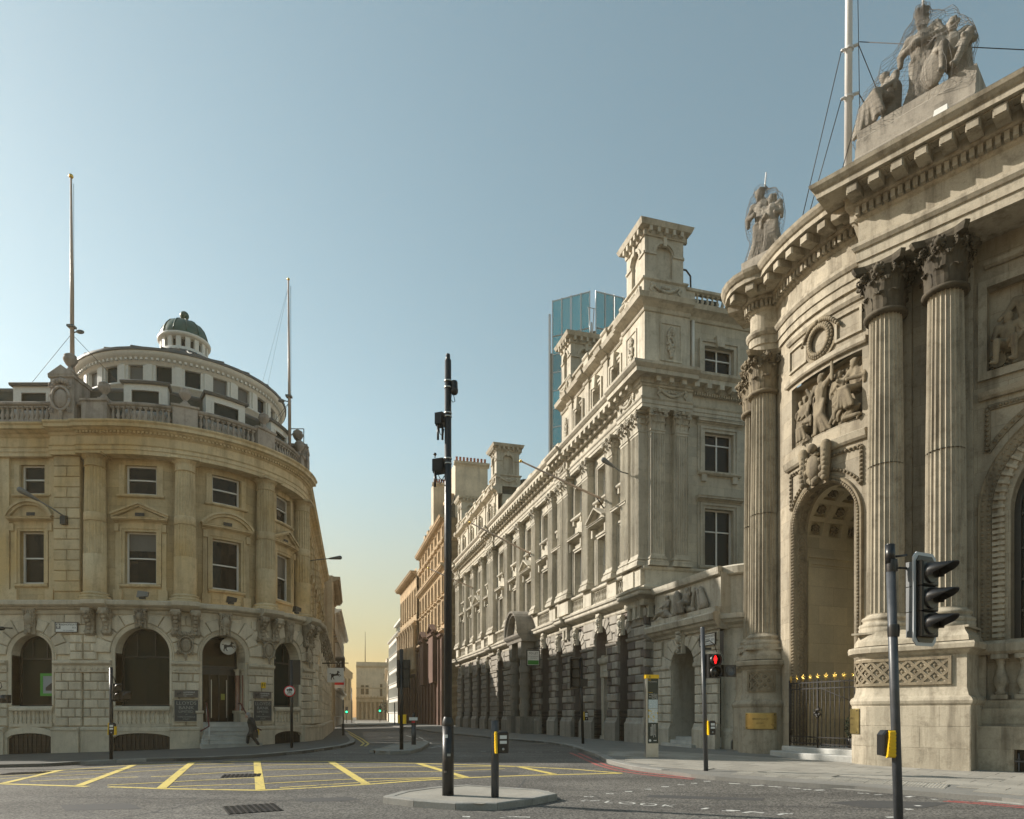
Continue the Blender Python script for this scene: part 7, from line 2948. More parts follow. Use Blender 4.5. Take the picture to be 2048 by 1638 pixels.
# ------------------------------------------------------------------ carved figures
def figure(mb, M, J, H=1.0, robe=True, hood=0, seed=0, folds=9):
 """lumps of one carved figure; J: joints for a unit-height body, front is -y"""
 rnd = random.Random(seed)
 P = {k: M @ (Vector(v) * H) for k, v in J.items()}
 R = lambda x: x * H
 up = (P['head'] - P['neck']).normalized()
 caps(mb, P['hip'], P['chest'], R(.095), R(.115))
 caps(mb, P['chest'], P['neck'], R(.10), R(.05))
 ball(mb, P['head'], R(.062), 0.92, 1.0, 1.25, 10, 8)
 fwd = (M.to_3x3() @ Vector((J.get('look', (0, -1, 0))))).normalized()
 ball(mb, P['head'] + fwd * R(.058) - up * R(.008), R(.016), n=6, m=5)
 ball(mb, P['head'] + fwd * R(.04) - up * R(.05), R(.032), n=6, m=5)
 for k in range(9):
  a = rnd.uniform(0,2 * pi)
  ball(mb, P['head'] + up * R(.035) - fwd * R(.02) + (M.to_3x3() @ Vector((cos(a), sin(a), 0))) * R(.045), R(.028), n=6, m=5)
 if hood:
  for k in range(6):
   a = 2 * pi * k / 6
   ball(mb, P['head'] + up * R(.10) + (M.to_3x3() @ Vector((cos(a), sin(a), 0))) * R(.05), R(.022), 1, 1, 1.6, 6, 5)
  caps(mb, P['head'] + up * R(.05), P['head'] + up * R(.085), R(.06), R(.058))
 for s in 'LR':
  caps(mb, P['chest'].lerp(P['sh' + s], 0.4), P['sh' + s], R(.07), R(.058))
  caps(mb, P['sh' + s], P['el' + s], R(.048), R(.038))
  caps(mb, P['el' + s], P['ha' + s], R(.038), R(.028))
  ball(mb, P['ha' + s], R(.032), n=7, m=5)
  hj = P['hip'].lerp(P['kn' + s], 0.12)
  caps(mb, hj, P['kn' + s], R(.075), R(.052))
  caps(mb, P['kn' + s], P['ft' + s], R(.05), R(.034))
  caps(mb, P['ft' + s], P['ft' + s] + fwd * R(.07) - Vector((0, 0, R(.012))), R(.03), R(.022))
 if robe:
  b = M.to_3x3()
  for k in range(folds):
   t = (k + rnd.uniform(-.2,.2)) / (folds - 1)
   x = -1 + 2 * t
   knee = P['knL'].lerp(P['knR'], t) + b @ Vector((0, -R(.04), 0))
   foot = P['ftL'].lerp(P['ftR'], t) + b @ Vector((R(.05) * x, R(rnd.uniform(-.05, .02)), R(.0)))
   w = P['hip'] + b @ Vector((R(.085) * x, -R(.05), 0))
   caps(mb, w, knee, R(.035), R(.04),6)
   caps(mb, knee, foot, R(.036), R(.026) + R(.012) * rnd.random(),6)
  for k in range(4):
   q = rnd.uniform(-1,1)
   caps(mb, P['sh' + ('L' if k % 2 else 'R')] + b @ Vector((0, -R(.03), 0)), P['hip'] + b @ Vector((R(.08) * q, -R(.07), 0)), R(.02), R(.024), 6)
  for s in 'LR':
   caps(mb, P['el' + s], P['el' + s] - Vector((0, 0, R(.09))), R(.038), R(.03), 6)


def stand(**kw):
 J = dict(hip=(0,0,.52), chest=(0,0,.72), neck=(0,0,.83), head=(0,-.01,.915), shL=(-.12,0,.80), shR=(.12,0,.80), elL=(-.16,-.02,.64), elR=(.16,-.02,.64), haL=(-.13,-.11,.54), haR=(.13,-.11,.54),
             knL=(-.07,-.03,.28), knR=(.07,0,.28), ftL=(-.09,-.02,.03), ftR=(.09,.02,.03))
 J.update(kw)
 return J


def seat(**kw):
 J = dict(hip=(0,.03,.30), chest=(0,.02,.50), neck=(0,0,.61), head=(0,-.02,.695), shL=(-.12,0,.58), shR=(.12,0,.58), elL=(-.17,-.06,.43), elR=(.17,-.06,.43), haL=(-.12,-.2,.36), haR=(.12,-.2,.36),
             knL=(-.10,-.27,.31), knR=(.10,-.27,.31), ftL=(-.11,-.26,.03), ftR=(.10,-.22,.03))
 J.update(kw)
 return J


def kneel(**kw):
 J = dict(hip=(.16,0,.22), chest=(-.02,-.02,.36), neck=(-.13,-.02,.40), head=(-.20,-.02,.38), look=(-.5,-.2,-.8), shL=(-.08,-.09,.38), shR=(-.06,.06,.38), elL=(-.20,-.10,.22), elR=(-.2,.04,.2), haL=(-.29,-.1,.08), haR=(-.28,.02,.08),
             knL=(-.02,-.07,.06), knR=(0,.08,.06), ftL=(.26,-.07,.05), ftR=(.26,.08,.05))
 J.update(kw)
 return J


def relief(F, u, d, z, H, J, parent, mat, seed, voxel=0.024, yaw=0, flatk=0.75, name='relief_figure', robe=True, extra=None):
 mb = MB()
 M = Matrix.Rotation(yaw, 4, 'Z')
 figure(mb, M, J, H, robe, 0, seed)
 if extra:
  extra(mb, H)
 me = sculpt(mb, voxel, mat, 1, name)
 return ob(name, me, parent, F.place(u, d, z) @ Matrix.Diagonal((1, flatk, 1,1)))


RF = [(-1.30,.06,1.62, stand(haL=(-.02,-.12,.72), elL=(-.14,-.06,.62), look=(.6,-.8,0)),1),
      (-0.98,.10,1.66, stand(haR=(.0,-.14,.50), elR=(.16,-.08,.6), look=(.5,-.8,-.2)),2),
      (-0.74,.20,1.35, seat(look=(.3,-.8,-.4), haR=(.02,-.22,.42)),3),
      (-0.45,.0,1.75, stand(haL=(-.12,-.06,.95), elL=(-.2,-.04,.78)),4),
      (-0.08,.20,2.0, stand(elR=(.24,-.02,.88), haR=(.25,-.04,1.06), elL=(-.20,-.02,.68), haL=(-.26,-.06,.82), knR=(.10,-.10,.30), ftR=(.16,-.02,.03), look=(-.6,-.8,0)),5),
      (0.32,.0,1.82, stand(look=(-.3,-.9,0)),6),
      (0.58,.08,1.84, stand(haL=(.0,-.12,.68), haR=(.04,-.14,.62), look=(-.5,-.8,0)),7),
      (1.22,-.02,1.95, stand(look=(-.8,-.5,0)),8),
      (1.28,.14,2.05, seat(hip=(0,.03,.48), chest=(0,.02,.68), neck=(-.02,0,.79), head=(-.05,-.02,.875), shL=(-.12,0,.76), shR=(.12,0,.76), elL=(-.2,-.08,.62), elR=(.14,-.1,.6), haL=(-.26,-.14,.66), haR=(-.08,-.2,.6), knL=(-.18,-.2,.48), knR=(-.06,-.24,.46), ftL=(-.16,-.18,.22), ftR=(-.04,-.2,.2), look=(-.9,-.4,-.1)),9),
      (0.98,.24,1.75, kneel(),10)]
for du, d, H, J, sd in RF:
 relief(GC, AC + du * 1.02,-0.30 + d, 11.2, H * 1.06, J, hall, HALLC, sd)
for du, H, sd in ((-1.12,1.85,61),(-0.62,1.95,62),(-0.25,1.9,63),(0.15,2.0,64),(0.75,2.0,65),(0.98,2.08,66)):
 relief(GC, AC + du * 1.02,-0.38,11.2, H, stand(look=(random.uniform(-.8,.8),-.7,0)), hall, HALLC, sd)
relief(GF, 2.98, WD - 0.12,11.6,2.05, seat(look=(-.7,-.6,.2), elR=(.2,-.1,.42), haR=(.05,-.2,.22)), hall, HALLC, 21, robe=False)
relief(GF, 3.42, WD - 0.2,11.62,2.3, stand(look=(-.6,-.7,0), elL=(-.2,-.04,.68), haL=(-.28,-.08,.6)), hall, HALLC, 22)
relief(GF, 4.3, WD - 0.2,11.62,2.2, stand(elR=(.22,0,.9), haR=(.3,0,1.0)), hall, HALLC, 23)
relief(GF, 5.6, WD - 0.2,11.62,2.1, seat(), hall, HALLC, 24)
w = MB()
arch_mould(w, GF, 2.74,0.2,11.85, [(-0.2, WD - 0.28),(-0.2, WD - 0.1),(0.0, WD - 0.1),(0.0, WD - 0.28)], 10,0,0,2 * pi)
for k in range(14):
 a = 2 * pi * k / 14
 ball(w, GF(2.74 + 0.23 * cos(a), WD - 0.15,11.85 + 0.23 * sin(a)),0.04, n=5, m=4)
w.build('carved_gear', HALLC, hall)


w = MB()
figure(w, T3(-1.55,-.05,0), seat(look=(-.8,-.4,.1), knL=(-.28,-.14,.18), ftL=(-.5,-.14,.06), knR=(-.26,-.2,.2), ftR=(-.46,-.2,.05)),1.5, True, 0,31)
ball(w, (-.55,-.12,.62),.32,1,.5,1.9,12,9)
figure(w, T3(.25,-.05,0), seat(look=(.4,-.8,.1), elR=(.26,-.1,.6), haR=(.36,-.14,.72)),1.6, True, 0,32)
for k in range(16):
 ball(w, (random.uniform(-2.1,1.5),-.1, random.uniform(.05,.3)), random.uniform(.1,.2),1.2,.8,.8,8,6)
caps(w, (1.35,-.1,1.0),(1.75,-.16,.2),.1,.2)
caps(w, (1.1,-.1,.95),(1.45,-.16,.12),.08,.12)
caps(w, (.75,-.12,.3),(.95,-.14,1.05),.1,.07)
ob('relief_carving', sculpt(w, 0.04, STAT, 2, 'relief_carving'), lk, LK.place(AU + 0.1, -0.02, 6.12))

# statues on the roof under bird nets
def net_over(me, M, label, pitch=0.14, pad=0.02):
 """net drawn over a statue: envelope of its points, woven as thin wire"""
 co = [M @ v.co for v in me.vertices]
 z0, z1 = min(c.z for c in co), max(c.z for c in co)
 cx = sum(c.x for c in co) / len(co)
 cyy = sum(c.y for c in co) / len(co)
 na, nz = 60, int((z1 - z0) / pitch)
 g = [[0.05] * na for _ in range(nz + 1)]
 for c in co:
  k = (c.z - z0) / (z1 - z0) * nz
  a = (atan2(c.y - cyy, c.x - cx) % (2 * pi)) / (2 * pi) * na
  r = hypot(c.x - cx, c.y - cyy) + pad
  for dk in range(-2,3):
   kk = int(k) + dk
   if 0 <= kk <= nz:
    for da in (-1,0,1):
     j = int(a + da) % na
     rr = r * (1 - 0.025 * abs(da) - 0.03 * abs(dk))
     if rr > g[kk][j]:
      g[kk][j] = rr
 for it in range(1):
  h = [row[:] for row in g]
  for k in range(nz + 1):
   for j in range(na):
    nb = (g[k][(j - 1) % na] + g[k][(j + 1) % na] + g[max(0, k - 1)][j] + g[min(nz, k + 1)][j]) / 4
    h[k][j] = max(g[k][j], nb * 0.995)
  g = h
 vs = [(cx + g[k][j] * cos(2 * pi * (j + 0.5) / na), cyy + g[k][j] * sin(2 * pi * (j + 0.5) / na), z0 + (z1 - z0) * k / nz) for k in range(nz + 1) for j in range(na)]
 me2 = bpy.data.meshes.new('bird_net')
 me2.from_pydata(vs, [], [(k * na + j, k * na + (j + 1) % na, (k + 1) * na + (j + 1) % na, (k + 1) * na + j) for k in range(nz) for j in range(na)])
 o = bpy.data.objects.new('tmp', me2)
 COL.objects.link(o)
 m = o.modifiers.new('w', 'WIREFRAME')
 m.thickness = 0.008
 m.use_replace = True
 dg = bpy.context.evaluated_depsgraph_get()
 r = bpy.data.meshes.new_from_object(o.evaluated_get(dg))
 bpy.data.objects.remove(o)
 r.materials.clear()
 r.materials.append(NETM)
 return thing('bird_net', label, 'net', data=r, M=Matrix.Identity(4))


w = MB()
figure(w, T3(0.05,0.1,0.0), stand(elL=(-.19,-.05,.66), haL=(.03,-.13,.68), elR=(.19,-.05,.66), haR=(-.03,-.15,.64), look=(-.3,-.9,0), ftL=(-.13,-.06,.02), ftR=(.13,-.06,.02)),3.0, True, 1,41,13)
caps(w, (0.05,.15,.1),(0.05,.15,1.5),.5,.3)
figure(w, T3(-0.86, -0.05, 0.12) @ Matrix.Rotation(-0.5, 4, 'Z'), seat(head=(-.05, -.02, .68), look=(-.5, -.8, -.2), elL=(-.2, -.1, .40), haL=(-.18, -.2, .3), ftL=(-.2, -.3, -.05), knL=(-.14, -.27, .26)), 2.3, True, 0, 42, 11)
caps(w, (-.9,.15,0),(-.8,.15,1.3),.33,.28)
figure(w, T3(0.85, 0.05, 0.2) @ Matrix.Rotation(0.3, 4, 'Z'), seat(look=(-.4, -.8, -.1), elR=(.2, -.05, .42), haR=(.08, -.3, .30), ftR=(.0, -.3, .02), knR=(.14, -.26, .34)), 2.65, False, 0, 43)
ball(w, (.42,-.25,.85),.42,.8,.35,1.25,12,9)
caps(w, (1.05,.2,0),(1.0,.2,1.3),.36,.3)
SG = sculpt(w, 0.03, STAT, 1, 'statue_group')
MG = GF.place(0.85,-0.35,19.95)
st = thing('statue_group', 'large stone group of three draped figures on the stepped base above the hall cornice', 'statue', GF(0.85, -0.35, 18.8))
ob('carving', SG, st, MG)
w = MB()
prof(w, GF, -0.75,2.45, [(-1.4,18.78),(0.5,18.78),(0.5,18.98),(0.42,19.05),(0.42,19.3),(0.34,19.36),(0.34,19.62),(0.26,19.7),(0.26,19.96),(-1.4,19.97)])
w.build('stepped_base', STAT, st)
w = MB()
tube(w, [GF(0.95,-0.3,22.6), GF(0.97,-0.3,25.2)], 0.035,8)
w.build('metal_spike', POLEW, st)
net_over(SG, MG, 'fine grey net draped over the three figure statue group')
w = MB()
figure(w, T3(-.1,0.1,0), stand(look=(-.8,-.5,-.2), head=(-.03,-.03,.915), elL=(-.17,-.06,.64), haL=(-.05,-.16,.6), elR=(.18,0,.66), haR=(.2,-.08,.52), ftL=(-.15,-.05,.02), ftR=(.14,0,.02)),3.1, True, 0,51,12)
figure(w, T3(.35,-.15,0.1), stand(look=(-.5,-.8,-.2), haL=(-.05,-.14,.62), haR=(.1,-.14,.6)),2.4, True, 0,52,9)
caps(w, (-.5,.1,.0),(-.25,.1,1.3),.38,.2)
caps(w, (.2,.2,.0),(.15,.2,1.6),.45,.3)
S2 = sculpt(w, 0.032, STAT, 1, 'statue')
MS2 = Matrix.Translation((LCX + 0.12, LCY + 0.25, 19.15)) @ Matrix.Rotation(radians(-42), 4, 'Z')
s2 = thing('statue', 'single stone figure with a child on the rounded far corner of the hall', 'statue', (LCX, LCY, 18.1))
ob('carving', S2, s2, MS2)
w = MB()
Fq = Line(LCX + 0.12, LCY + 0.25,-0.75,-0.66)
box(w, Fq, -0.7,0.7,-0.8,0.75,18.0,18.7)
box(w, Fq, -0.62,0.62,-0.8,0.66,18.7,19.2)
w.build('stepped_base', STAT, s2)
w = MB()
tube(w, [tuple(MS2 @ Vector((-.05,.1,2.9))), tuple(MS2 @ Vector((0.02,.1,3.65)))], 0.03,8)
w.build('metal_spike', POLEW, s2)
net_over(S2, MS2, 'fine grey net wrapped round the single statue on the far corner')
# floodlights in white boxes on the cornice
for M, lb in ((GF.place(1.75, 0.95, 18.2), 'white floodlight box standing on the cornice before the statue group'), (Matrix.Translation((LCX - 0.7, LCY + 0.35, 18.12)) @ Matrix.Rotation(0.6, 4, 'Z'), 'white floodlight box at the far rounded corner of the cornice')):
 mb = MB()
 P = [(-0.2,-0.18,0),(0.2,-0.18,0),(0.2,0.2,0),(-0.2,0.2,0),(-0.16,-0.06,0.5),(0.16,-0.06,0.5),(0.16,0.2,0.5),(-0.16,0.2,0.5)]
 mb.add(P, [(0,1,5,4),(1,2,6,5),(2,3,7,6),(3,0,4,7),(4,5,6,7),(3,2,1,0)])
 thing('floodlight', lb, 'floodlight', M=M, data=mb.mesh('floodlight', PAINTW))
# hall flagpole with stays
fp = thing('flagpole', 'tall white flagpole stayed with wires on the hall roof', 'flagpole', (11.15, 22.6, 18.6))
w = MB()
tube(w, [(11.12,22.6,18.9),(11.2,22.6,34.0)], 0.125,14, r1=0.10)
w.build('pole', POLEW, fp)
w = MB()
lathe(w, Line(11.13,22.6,0,-1),0,0, [(0.3,18.5),(0.3,18.8),(0.2,19.3),(0.14,19.35)], 4, False)
w.build('pole_base', PAINTW, fp)
w = MB()
for z in (21.95,23.55,27.3):
 lathe(w, Line(11.15,22.6,0,-1),0,0, [(0.15, z),(0.16, z + 0.03),(0.15, z + 0.06)], 12)
for z in (22.0,23.6):
 for dx in (-0.26,0.3):
  tube(w, [(11.15,22.6, z + 0.05),(11.15 + dx, 22.55, z + (0.12 if dx > 0 else -0.1))], 0.05,6)
w.build('collar', POLEW, fp)
w = MB()
for a, b in (((10.88,22.55,23.5),(9.75,22.9,18.3)),((10.88,22.55,21.9),(9.9,22.7,18.3)),((11.3,22.5,21.0),(10.5,22.4,18.3)),((11.45,22.55,23.7),(12.4,22.2,20.6)),((11.45,22.55,22.1),(12.2,22.2,20.3)),((11.45,22.5,22.0),(12.1,22.1,20.2)),((11.35,22.55,30),(11.4,22.3,18.6)),((11.45,22.5,23.75),(15.9,18.6,19.6))):
 tube(w, [a, b], 0.014,4)
w.build('stay_wire', IRON, fp)

# ------------------------------------------------------------------ glass tower behind the palace
tw = thing('glass_tower', 'tall blue green glass tower with open glass screens at its top', 'office tower', (18, 156, 0))
TL = Line(8.9,154.0,-0.406,-0.914)
TR = Line(17.9,150.0,0.35,-0.936)
lw_, rw_ = hypot(9.0,4.0), hypot(8.8,3.3) + 5
w = MB()
box(w, TL, 0.2, lw_ - 0.9,-9.0,-0.45,0,84.0)
box(w, TR, 0.9, rw_, -9.0,-0.45,0,84.0)
box(w, TL, lw_ - 0.9, lw_ + 0.2,-3.0,-0.5,0,86.0)
w.build('core', TOWERD, tw)
zs_ = [30] + [54 + 4.1 * k for k in range(9)] + [86.8,94.8]
for F, W_, us in ((TL, lw_, [(0.15,2.3),(2.4,4.4),(4.7,6.8),(6.9,8.9)]),(TR, rw_, [(0.75,3.0),(3.1,5.2),(5.5,7.6),(7.7,9.8),(10.0,13)])):
 for u0, u1 in us:
  for k in range(len(zs_) - 1):
   mb = MB()
   dz = -0.9 if zs_[k + 1] > 90 and False else 0.0
   box(mb, F, u0, u1,-0.42,-0.35, zs_[k] + 0.06, zs_[k + 1] - 0.06)
   mb.build('glass_panel', TOWERG, tw)
 for u in [a for a, b in us] + [b for a, b in us]:
  mb = MB()
  box(mb, F, u - 0.07, u + 0.07,-0.5,-0.2,30,95.0)
  mb.build('mullion', TOWERF, tw)
w = MB()
for z in zs_[1:]:
 box(w, TL, 0.1,9.0,-0.45,-0.28, z - 0.11, z + 0.11)
 box(w, TR, 0.7,13,-0.45,-0.28, z - 0.11, z + 0.11)
w.build('transom', TOWERF, tw)
w = MB()
box(w, TL, -0.75,-0.35,-0.6,-0.1,0,92.0)
box(w, TL, 9.15,9.35,-0.8,-0.3,0,88.0)
tube(w, [TR(-0.4,-0.5,82), TR(-0.9,-0.5,91)], 0.1,6)
tube(w, [TR(-0.2,-0.5,82), TR(0.4,-0.5,91)], 0.1,6)
tube(w, [TR(-1.2,-0.5,91), TR(0.6,-0.5,91)], 0.08,6)
w.build('corner_fin', TOWERF, tw)
w = MB()
box(w, TL, -0.35,0.1,-0.6,-0.15,0,83.0)
box(w, TL, 9.0,9.12,-0.6,-0.15,0,86.0)
w.build('dark_strip', TOWERD, tw)

# ------------------------------------------------------------------ far buildings along the street
PANE_CACHE = {}


def far_building(name, label, F, L, H, floors, spacing, wmat, dmat, depth=12, wd=1.0, base=None, base_h=0, cornices=(), cor_p=0.6, cols=0, mansard=0, dorm=True, u_off=0.0):
 """street block: wall with window openings, panes, cornices, piers and roof; front along F from 0 to -L"""
 root = thing(name, label, 'building', F(-L / 2, 0, 0))
 holes = []
 n = max(1, int(L / spacing))
 for (z0, z1, kind) in floors:
  for i in range(n):
   c = -L + (i + 0.5) * L / n + u_off
   holes.append((c - wd / 2, c + wd / 2, z0, z1))
 w = MB()
 hole_wall(w, F, -L, 0, base_h if base else -0.5, H, 0, holes, 0.45)
 box(w, F, -L, 0,-depth, -0.5,-0.5, H)
 w.build('wall', wmat, root)
 if base:
  w = MB()
  hole_wall(w, F, -L, 0,-0.5, base_h, 0.25, [h for h in holes if h[3] <= base_h], 0.6)
  w.build('base_wall', base, root)
  prof_ = MB()
  prof(prof_, F, -L, 0, cornice_pts(0.2, base_h - 0.3,0.5,0.5))
  for i in range(n + 1):
   u = -L + i * L / n
   box(prof_, F, max(-L, u - 0.35), min(0, u + 0.35),0.2,0.5,-0.5, base_h - 0.35)
  prof_.build('base_pier', base, root)
 for (z0, z1, kind) in floors:
  key = (round(wd, 2), round(z1 - z0,2))
  if key not in PANE_CACHE:
   mb = MB()
   box(mb, ID, -wd / 2, wd / 2,-0.42,-0.38,0, z1 - z0)
   p = mb.mesh('pane', GLASS)
   mb = MB()
   for a, b, c, d_ in ((-wd / 2,-wd / 2 + 0.07,0, z1 - z0),(wd / 2 - 0.07, wd / 2,0, z1 - z0),(-wd / 2, wd / 2,0,0.09),(-wd / 2, wd / 2, z1 - z0 - 0.08, z1 - z0),(-wd / 2, wd / 2,(z1 - z0) * 0.5 - 0.03,(z1 - z0) * 0.5 + 0.03)):
    box(mb, ID, a, b, -0.38,-0.3, c, d_)
   PANE_CACHE[key] = (mb.mesh('window', SASH), p)
  fm, pm_ = PANE_CACHE[key]
  w = MB()
  surround(w, ID, 0, wd, 0, z1 - z0,0,0.18,0.1)
  prof(w, ID, -wd / 2 - 0.25, wd / 2 + 0.25, stairprof(-0.02, [(0.16,-0.2),(0.22,-0.12),(0.1,0)]))
  if kind == 'h':
   prof(w, ID, -wd / 2 - 0.3, wd / 2 + 0.3, cornice_pts(0, z1 - z0 + 0.25,0.4,0.3))
  sm_ = w.mesh('window_surround', dmat)
  for i in range(n):
   c = -L + (i + 0.5) * L / n + u_off
   M = F.place(c, 0.0, z0)
   wo = ob('window', fm, root, M)
   ob('pane', pm_, wo, M)
   if z1 > base_h:
    ob('window_surround', sm_, wo, M)
 for z, p in cornices:
  w = MB()
  prof(w, F, -L - 0.02,0.02, cornice_pts(0, z, p, 0.7 if p > 0.6 else 0.45))
  if p > 0.6:
   for k in range(int(L / 0.7)):
    box(w, F, -L + 0.2 + 0.7 * k, -L + 0.4 + 0.7 * k, 0.05, p * 0.75, z + 0.1, z + 0.35)
  w.build('cornice', dmat, root)
 if cols:
  for i in range(n + 1):
   u = -L + i * L / n
   w = MB()
   u = min(max(u, -L + 0.5),-0.5)
   lathe(w, F, u, 0.35, [(0.5, cols[0]),(0.5, cols[0] + 0.5),(0.42, cols[0] + 0.6),(0.36, cols[1] - 0.8),(0.5, cols[1] - 0.4),(0.62, cols[1])], 12)
   w.build('column', dmat, root)
 if mansard:
  w = MB()
  prof(w, F, -L, 0, [(-depth, H),(-0.3, H),(-0.4, H + 0.3),(-1.8, H + mansard),(-depth, H + mansard + 0.4)])
  w.build('roof', SLATE, root)
  if dorm:
   for i in range(n):
    c = -L + (i + 0.5) * L / n
    w = MB()
    box(w, F, c - 0.7, c + 0.7,-2.0,-0.6, H + 0.3, H + mansard * 0.75)
    pm2 = w.build('dormer', dmat, root)
    w = MB()
    box(w, F, c - 0.45, c + 0.45,-0.62,-0.57, H + 0.6, H + mansard * 0.65)
    w.build('pane', GLASS, pm2)
 return root


def dirline(x0, y0, x1, y1):
 """front running from near (x0,y0) to far (x1,y1) with the street on its left-hand side (right of street)"""
 dx, dy = x1 - x0, y1 - y0
 return Line(x0, y0,-dy, dx), hypot(dx, dy)


F1, L1 = dirline(-8.6,88.0,-15.2,112.0)
b1 = far_building('stone_offices', 'tall warm stone office block with a dark red granite lower storey beyond the palace', F1, L1, 27.0,
                  [(1.2, 4.6, ''), (6.2, 10.2, ''), (13.6, 16.4, 'h'), (17.6, 19.8, ''), (21.6, 23.6, 'h'), (24.6, 26.3, '')], 3.1, FARW, FARP, 14, 1.25, FARR, 11.8, ((12.2, 0.5), (20.4, 0.7), (24.0, 0.4), (26.6, 0.8)), mansard=4.5)
E1 = Line(-8.6,88.0, F1.t[0], F1.t[1])
w = MB()
box(w, E1,0.02,16,-0.3,0.0,-0.5,27.0)
for z in (5.0,11.8,12.6,20.4,24.0):
 prof(w, E1,0,16, cornice_pts(0, z, 0.35,0.4))
w.build('end_wall', FARP, b1)
w = MB()
box(w, E1,1.3,5.6,-3.0,0.05,27.0,34.2)
prof(w, E1,1.1,5.8, cornice_pts(0.05,33.7,0.35,0.6))
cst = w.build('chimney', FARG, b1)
for k in range(9):
 w = MB()
 lathe(w, E1,1.55 + 0.47 * k, -0.3, [(0.16,34.25),(0.14,34.95),(0.17,35.0)], 8)
 w.build('chimney_pot', TERRA, cst)
w = MB()
box(w, E1,-0.6,0.9,-8.0,-6.0,27.0,33.2)
prof(w, E1,-0.8,1.1, cornice_pts(-6.0,32.8,0.3,0.5))
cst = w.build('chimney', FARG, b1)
for k in range(5):
 w = MB()
 lathe(w, E1,-0.4 + 0.32 * k, -6.3, [(0.13,33.3),(0.12,33.9),(0.14,33.95)], 8)
 w.build('chimney_pot', TERRA, cst)
for u, z0, z1 in ((-5.5,11.5,16.0),(-14.5,11.5,15.0)):
 w = MB()
 box(w, F1, u - 1.9, u + 1.9,0.0,1.1,5.8,12.2)
 prof(w, F1, u - 2.1, u + 2.1, cornice_pts(1.0,11.9,0.4,0.5))
 pediment(w, F1, u, 4.2, 12.4, 1.1, 0.6, 0.7, 'tri')
 w.build('oriel', FARR, b1)
F2, L2 = dirline(-15.8,113.0,-21.6,132.0)
far_building('columned_offices', 'amber lit office block with giant half columns and a red granite base down the street', F2, L2, 25.8,
             [(1.2, 6.0, ''), (9.0, 12.0, 'h'), (13.5, 16.0, ''), (18.5, 22.5, '')], 2.7, FARW, FARP, 12, 1.1, FARR, 8.0, ((16.6, 0.5), (24.6, 1.1)), cols=(9.0, 16.4))
F3, L3 = dirline(-24.0,146.0,-31.0,172.0)
far_building('white_office_block', 'plain white modern office block with a set back glazed top storey', F3, L3, 19.5, [(2.0 + 3.4 * k, 4.3 + 3.4 * k, '') for k in range(5)], 2.2, MODW, MODW, 10, 1.7, cornices=((18.9, 0.5),))
E3 = Line(-24.0,146.0, F3.t[0], F3.t[1])
m3 = bpy.data.objects['white_office_block']
w = MB()
box(w, E3,0.02,9,-0.3,0,-0.5,19.5)
w.build('end_wall', MODW, m3)
w = MB()
box(w, F3,-L3,-1.5,-9,-1.8,19.5,23.2)
w.build('glazed_storey', GLASSG, m3)
w = MB()
box(w, F3,-L3,-1.2,-9,-1.2,23.2,23.7)
for k in range(10):
 box(w, F3,-1.6 - 2.6 * k, -1.5 - 2.6 * k, -1.85,-1.7,19.5,23.2)
w.build('roof_slab', MODW, m3)
# left side of the street
def leftline(x0, y0, x1, y1):
 dx, dy = x1 - x0, y1 - y0
 return Line(x1, y1, dy, -dx), hypot(dx, dy)


FA, LA = leftline(-18.9,71.0,-22.6,87.0)
far_building('carved_offices', 'ornate stone office block adjoining the far end of the curved bank', FA, LA, 16.0, [(1.5, 4.6, ''), (7.2, 10.2, 'h'), (11.6, 13.8, '')], 2.9, FARP, FARP, 10, 1.1, cornices=((5.6, 0.6), (15.2, 1.0)))
EA = Line(-18.9,71.0,-0.1,-1)
w = MB()
box(w, EA, -6.0,0.2,-0.4,0.0,-0.5,16.0)
w.build('end_wall', FARP, bpy.data.objects['carved_offices'])
FB, LB = leftline(-27.6,106.0,-37.5,152.0)
far_building('white_bay_offices', 'white glazed office block with tall window bays and a slate mansard further along', FB, LB, 18.0, [(1.2, 4.4, ''), (6.6, 9.4, ''), (10.2, 13.0, ''), (13.8, 16.4, '')], 3.0, WHITE, WHITE, 12, 2.0, cornices=((5.2, 0.7), (13.2, 0.4), (17.2, 1.1)), mansard=4.0)
EB = Line(-27.6,106.0,-0.25,-0.97)
w = MB()
box(w, EB, -8.0,0.1,-0.4,0.0,-0.5,18.0)
w.build('end_wall', WHITE, bpy.data.objects['white_bay_offices'])
# end of the view: blank bank block with a low colonnade, portico to its left
FE_ = Line(-50.0,262.0,0.22,-0.975)
fb = thing('far_bank', 'large pale blank walled bank with a low colonnade closing the street view', 'building', (-54, 262, 0))
w = MB()
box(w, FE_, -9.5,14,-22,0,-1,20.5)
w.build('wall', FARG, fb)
w = MB()
prof(w, FE_, -9.6,14, cornice_pts(0,19.2,0.9,1.0))
box(w, FE_, -9.5,14,-0.5,0.2,20.2,21.4)
prof(w, FE_, -9.6,14, cornice_pts(0,11.2,0.4,0.5))
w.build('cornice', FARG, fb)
for u, z0, z1, ww in ((2.0,15.0,17.0,2.2),(-5.5,9.0,12.5,1.2),(-7.2,9.0,12.5,1.2),(-3.0,6.2,7.6,2.0),(2.6,8.3,13.5,1.6),(5.4,8.3,13.0,0.9),(-0.2,8.3,13.0,0.9)):
 w = MB()
 surround(w, FE_, u, ww, z0, z1,0,0.4,0.25)
 wo = w.build('window', FARG, fb)
 w = MB()
 box(w, FE_, u - ww / 2, u + ww / 2,-0.05,0.03, z0, z1)
 w.build('pane', GLASS, wo)
w = MB()
box(w, FE_, -9.5,7.0,3.0,6.0,6.0,7.6)
prof(w, FE_, -9.6,7.1, cornice_pts(6.0,7.2,0.5,0.6))
box(w, FE_, -9.5,7.0,1.0,3.2,-1,6.0)
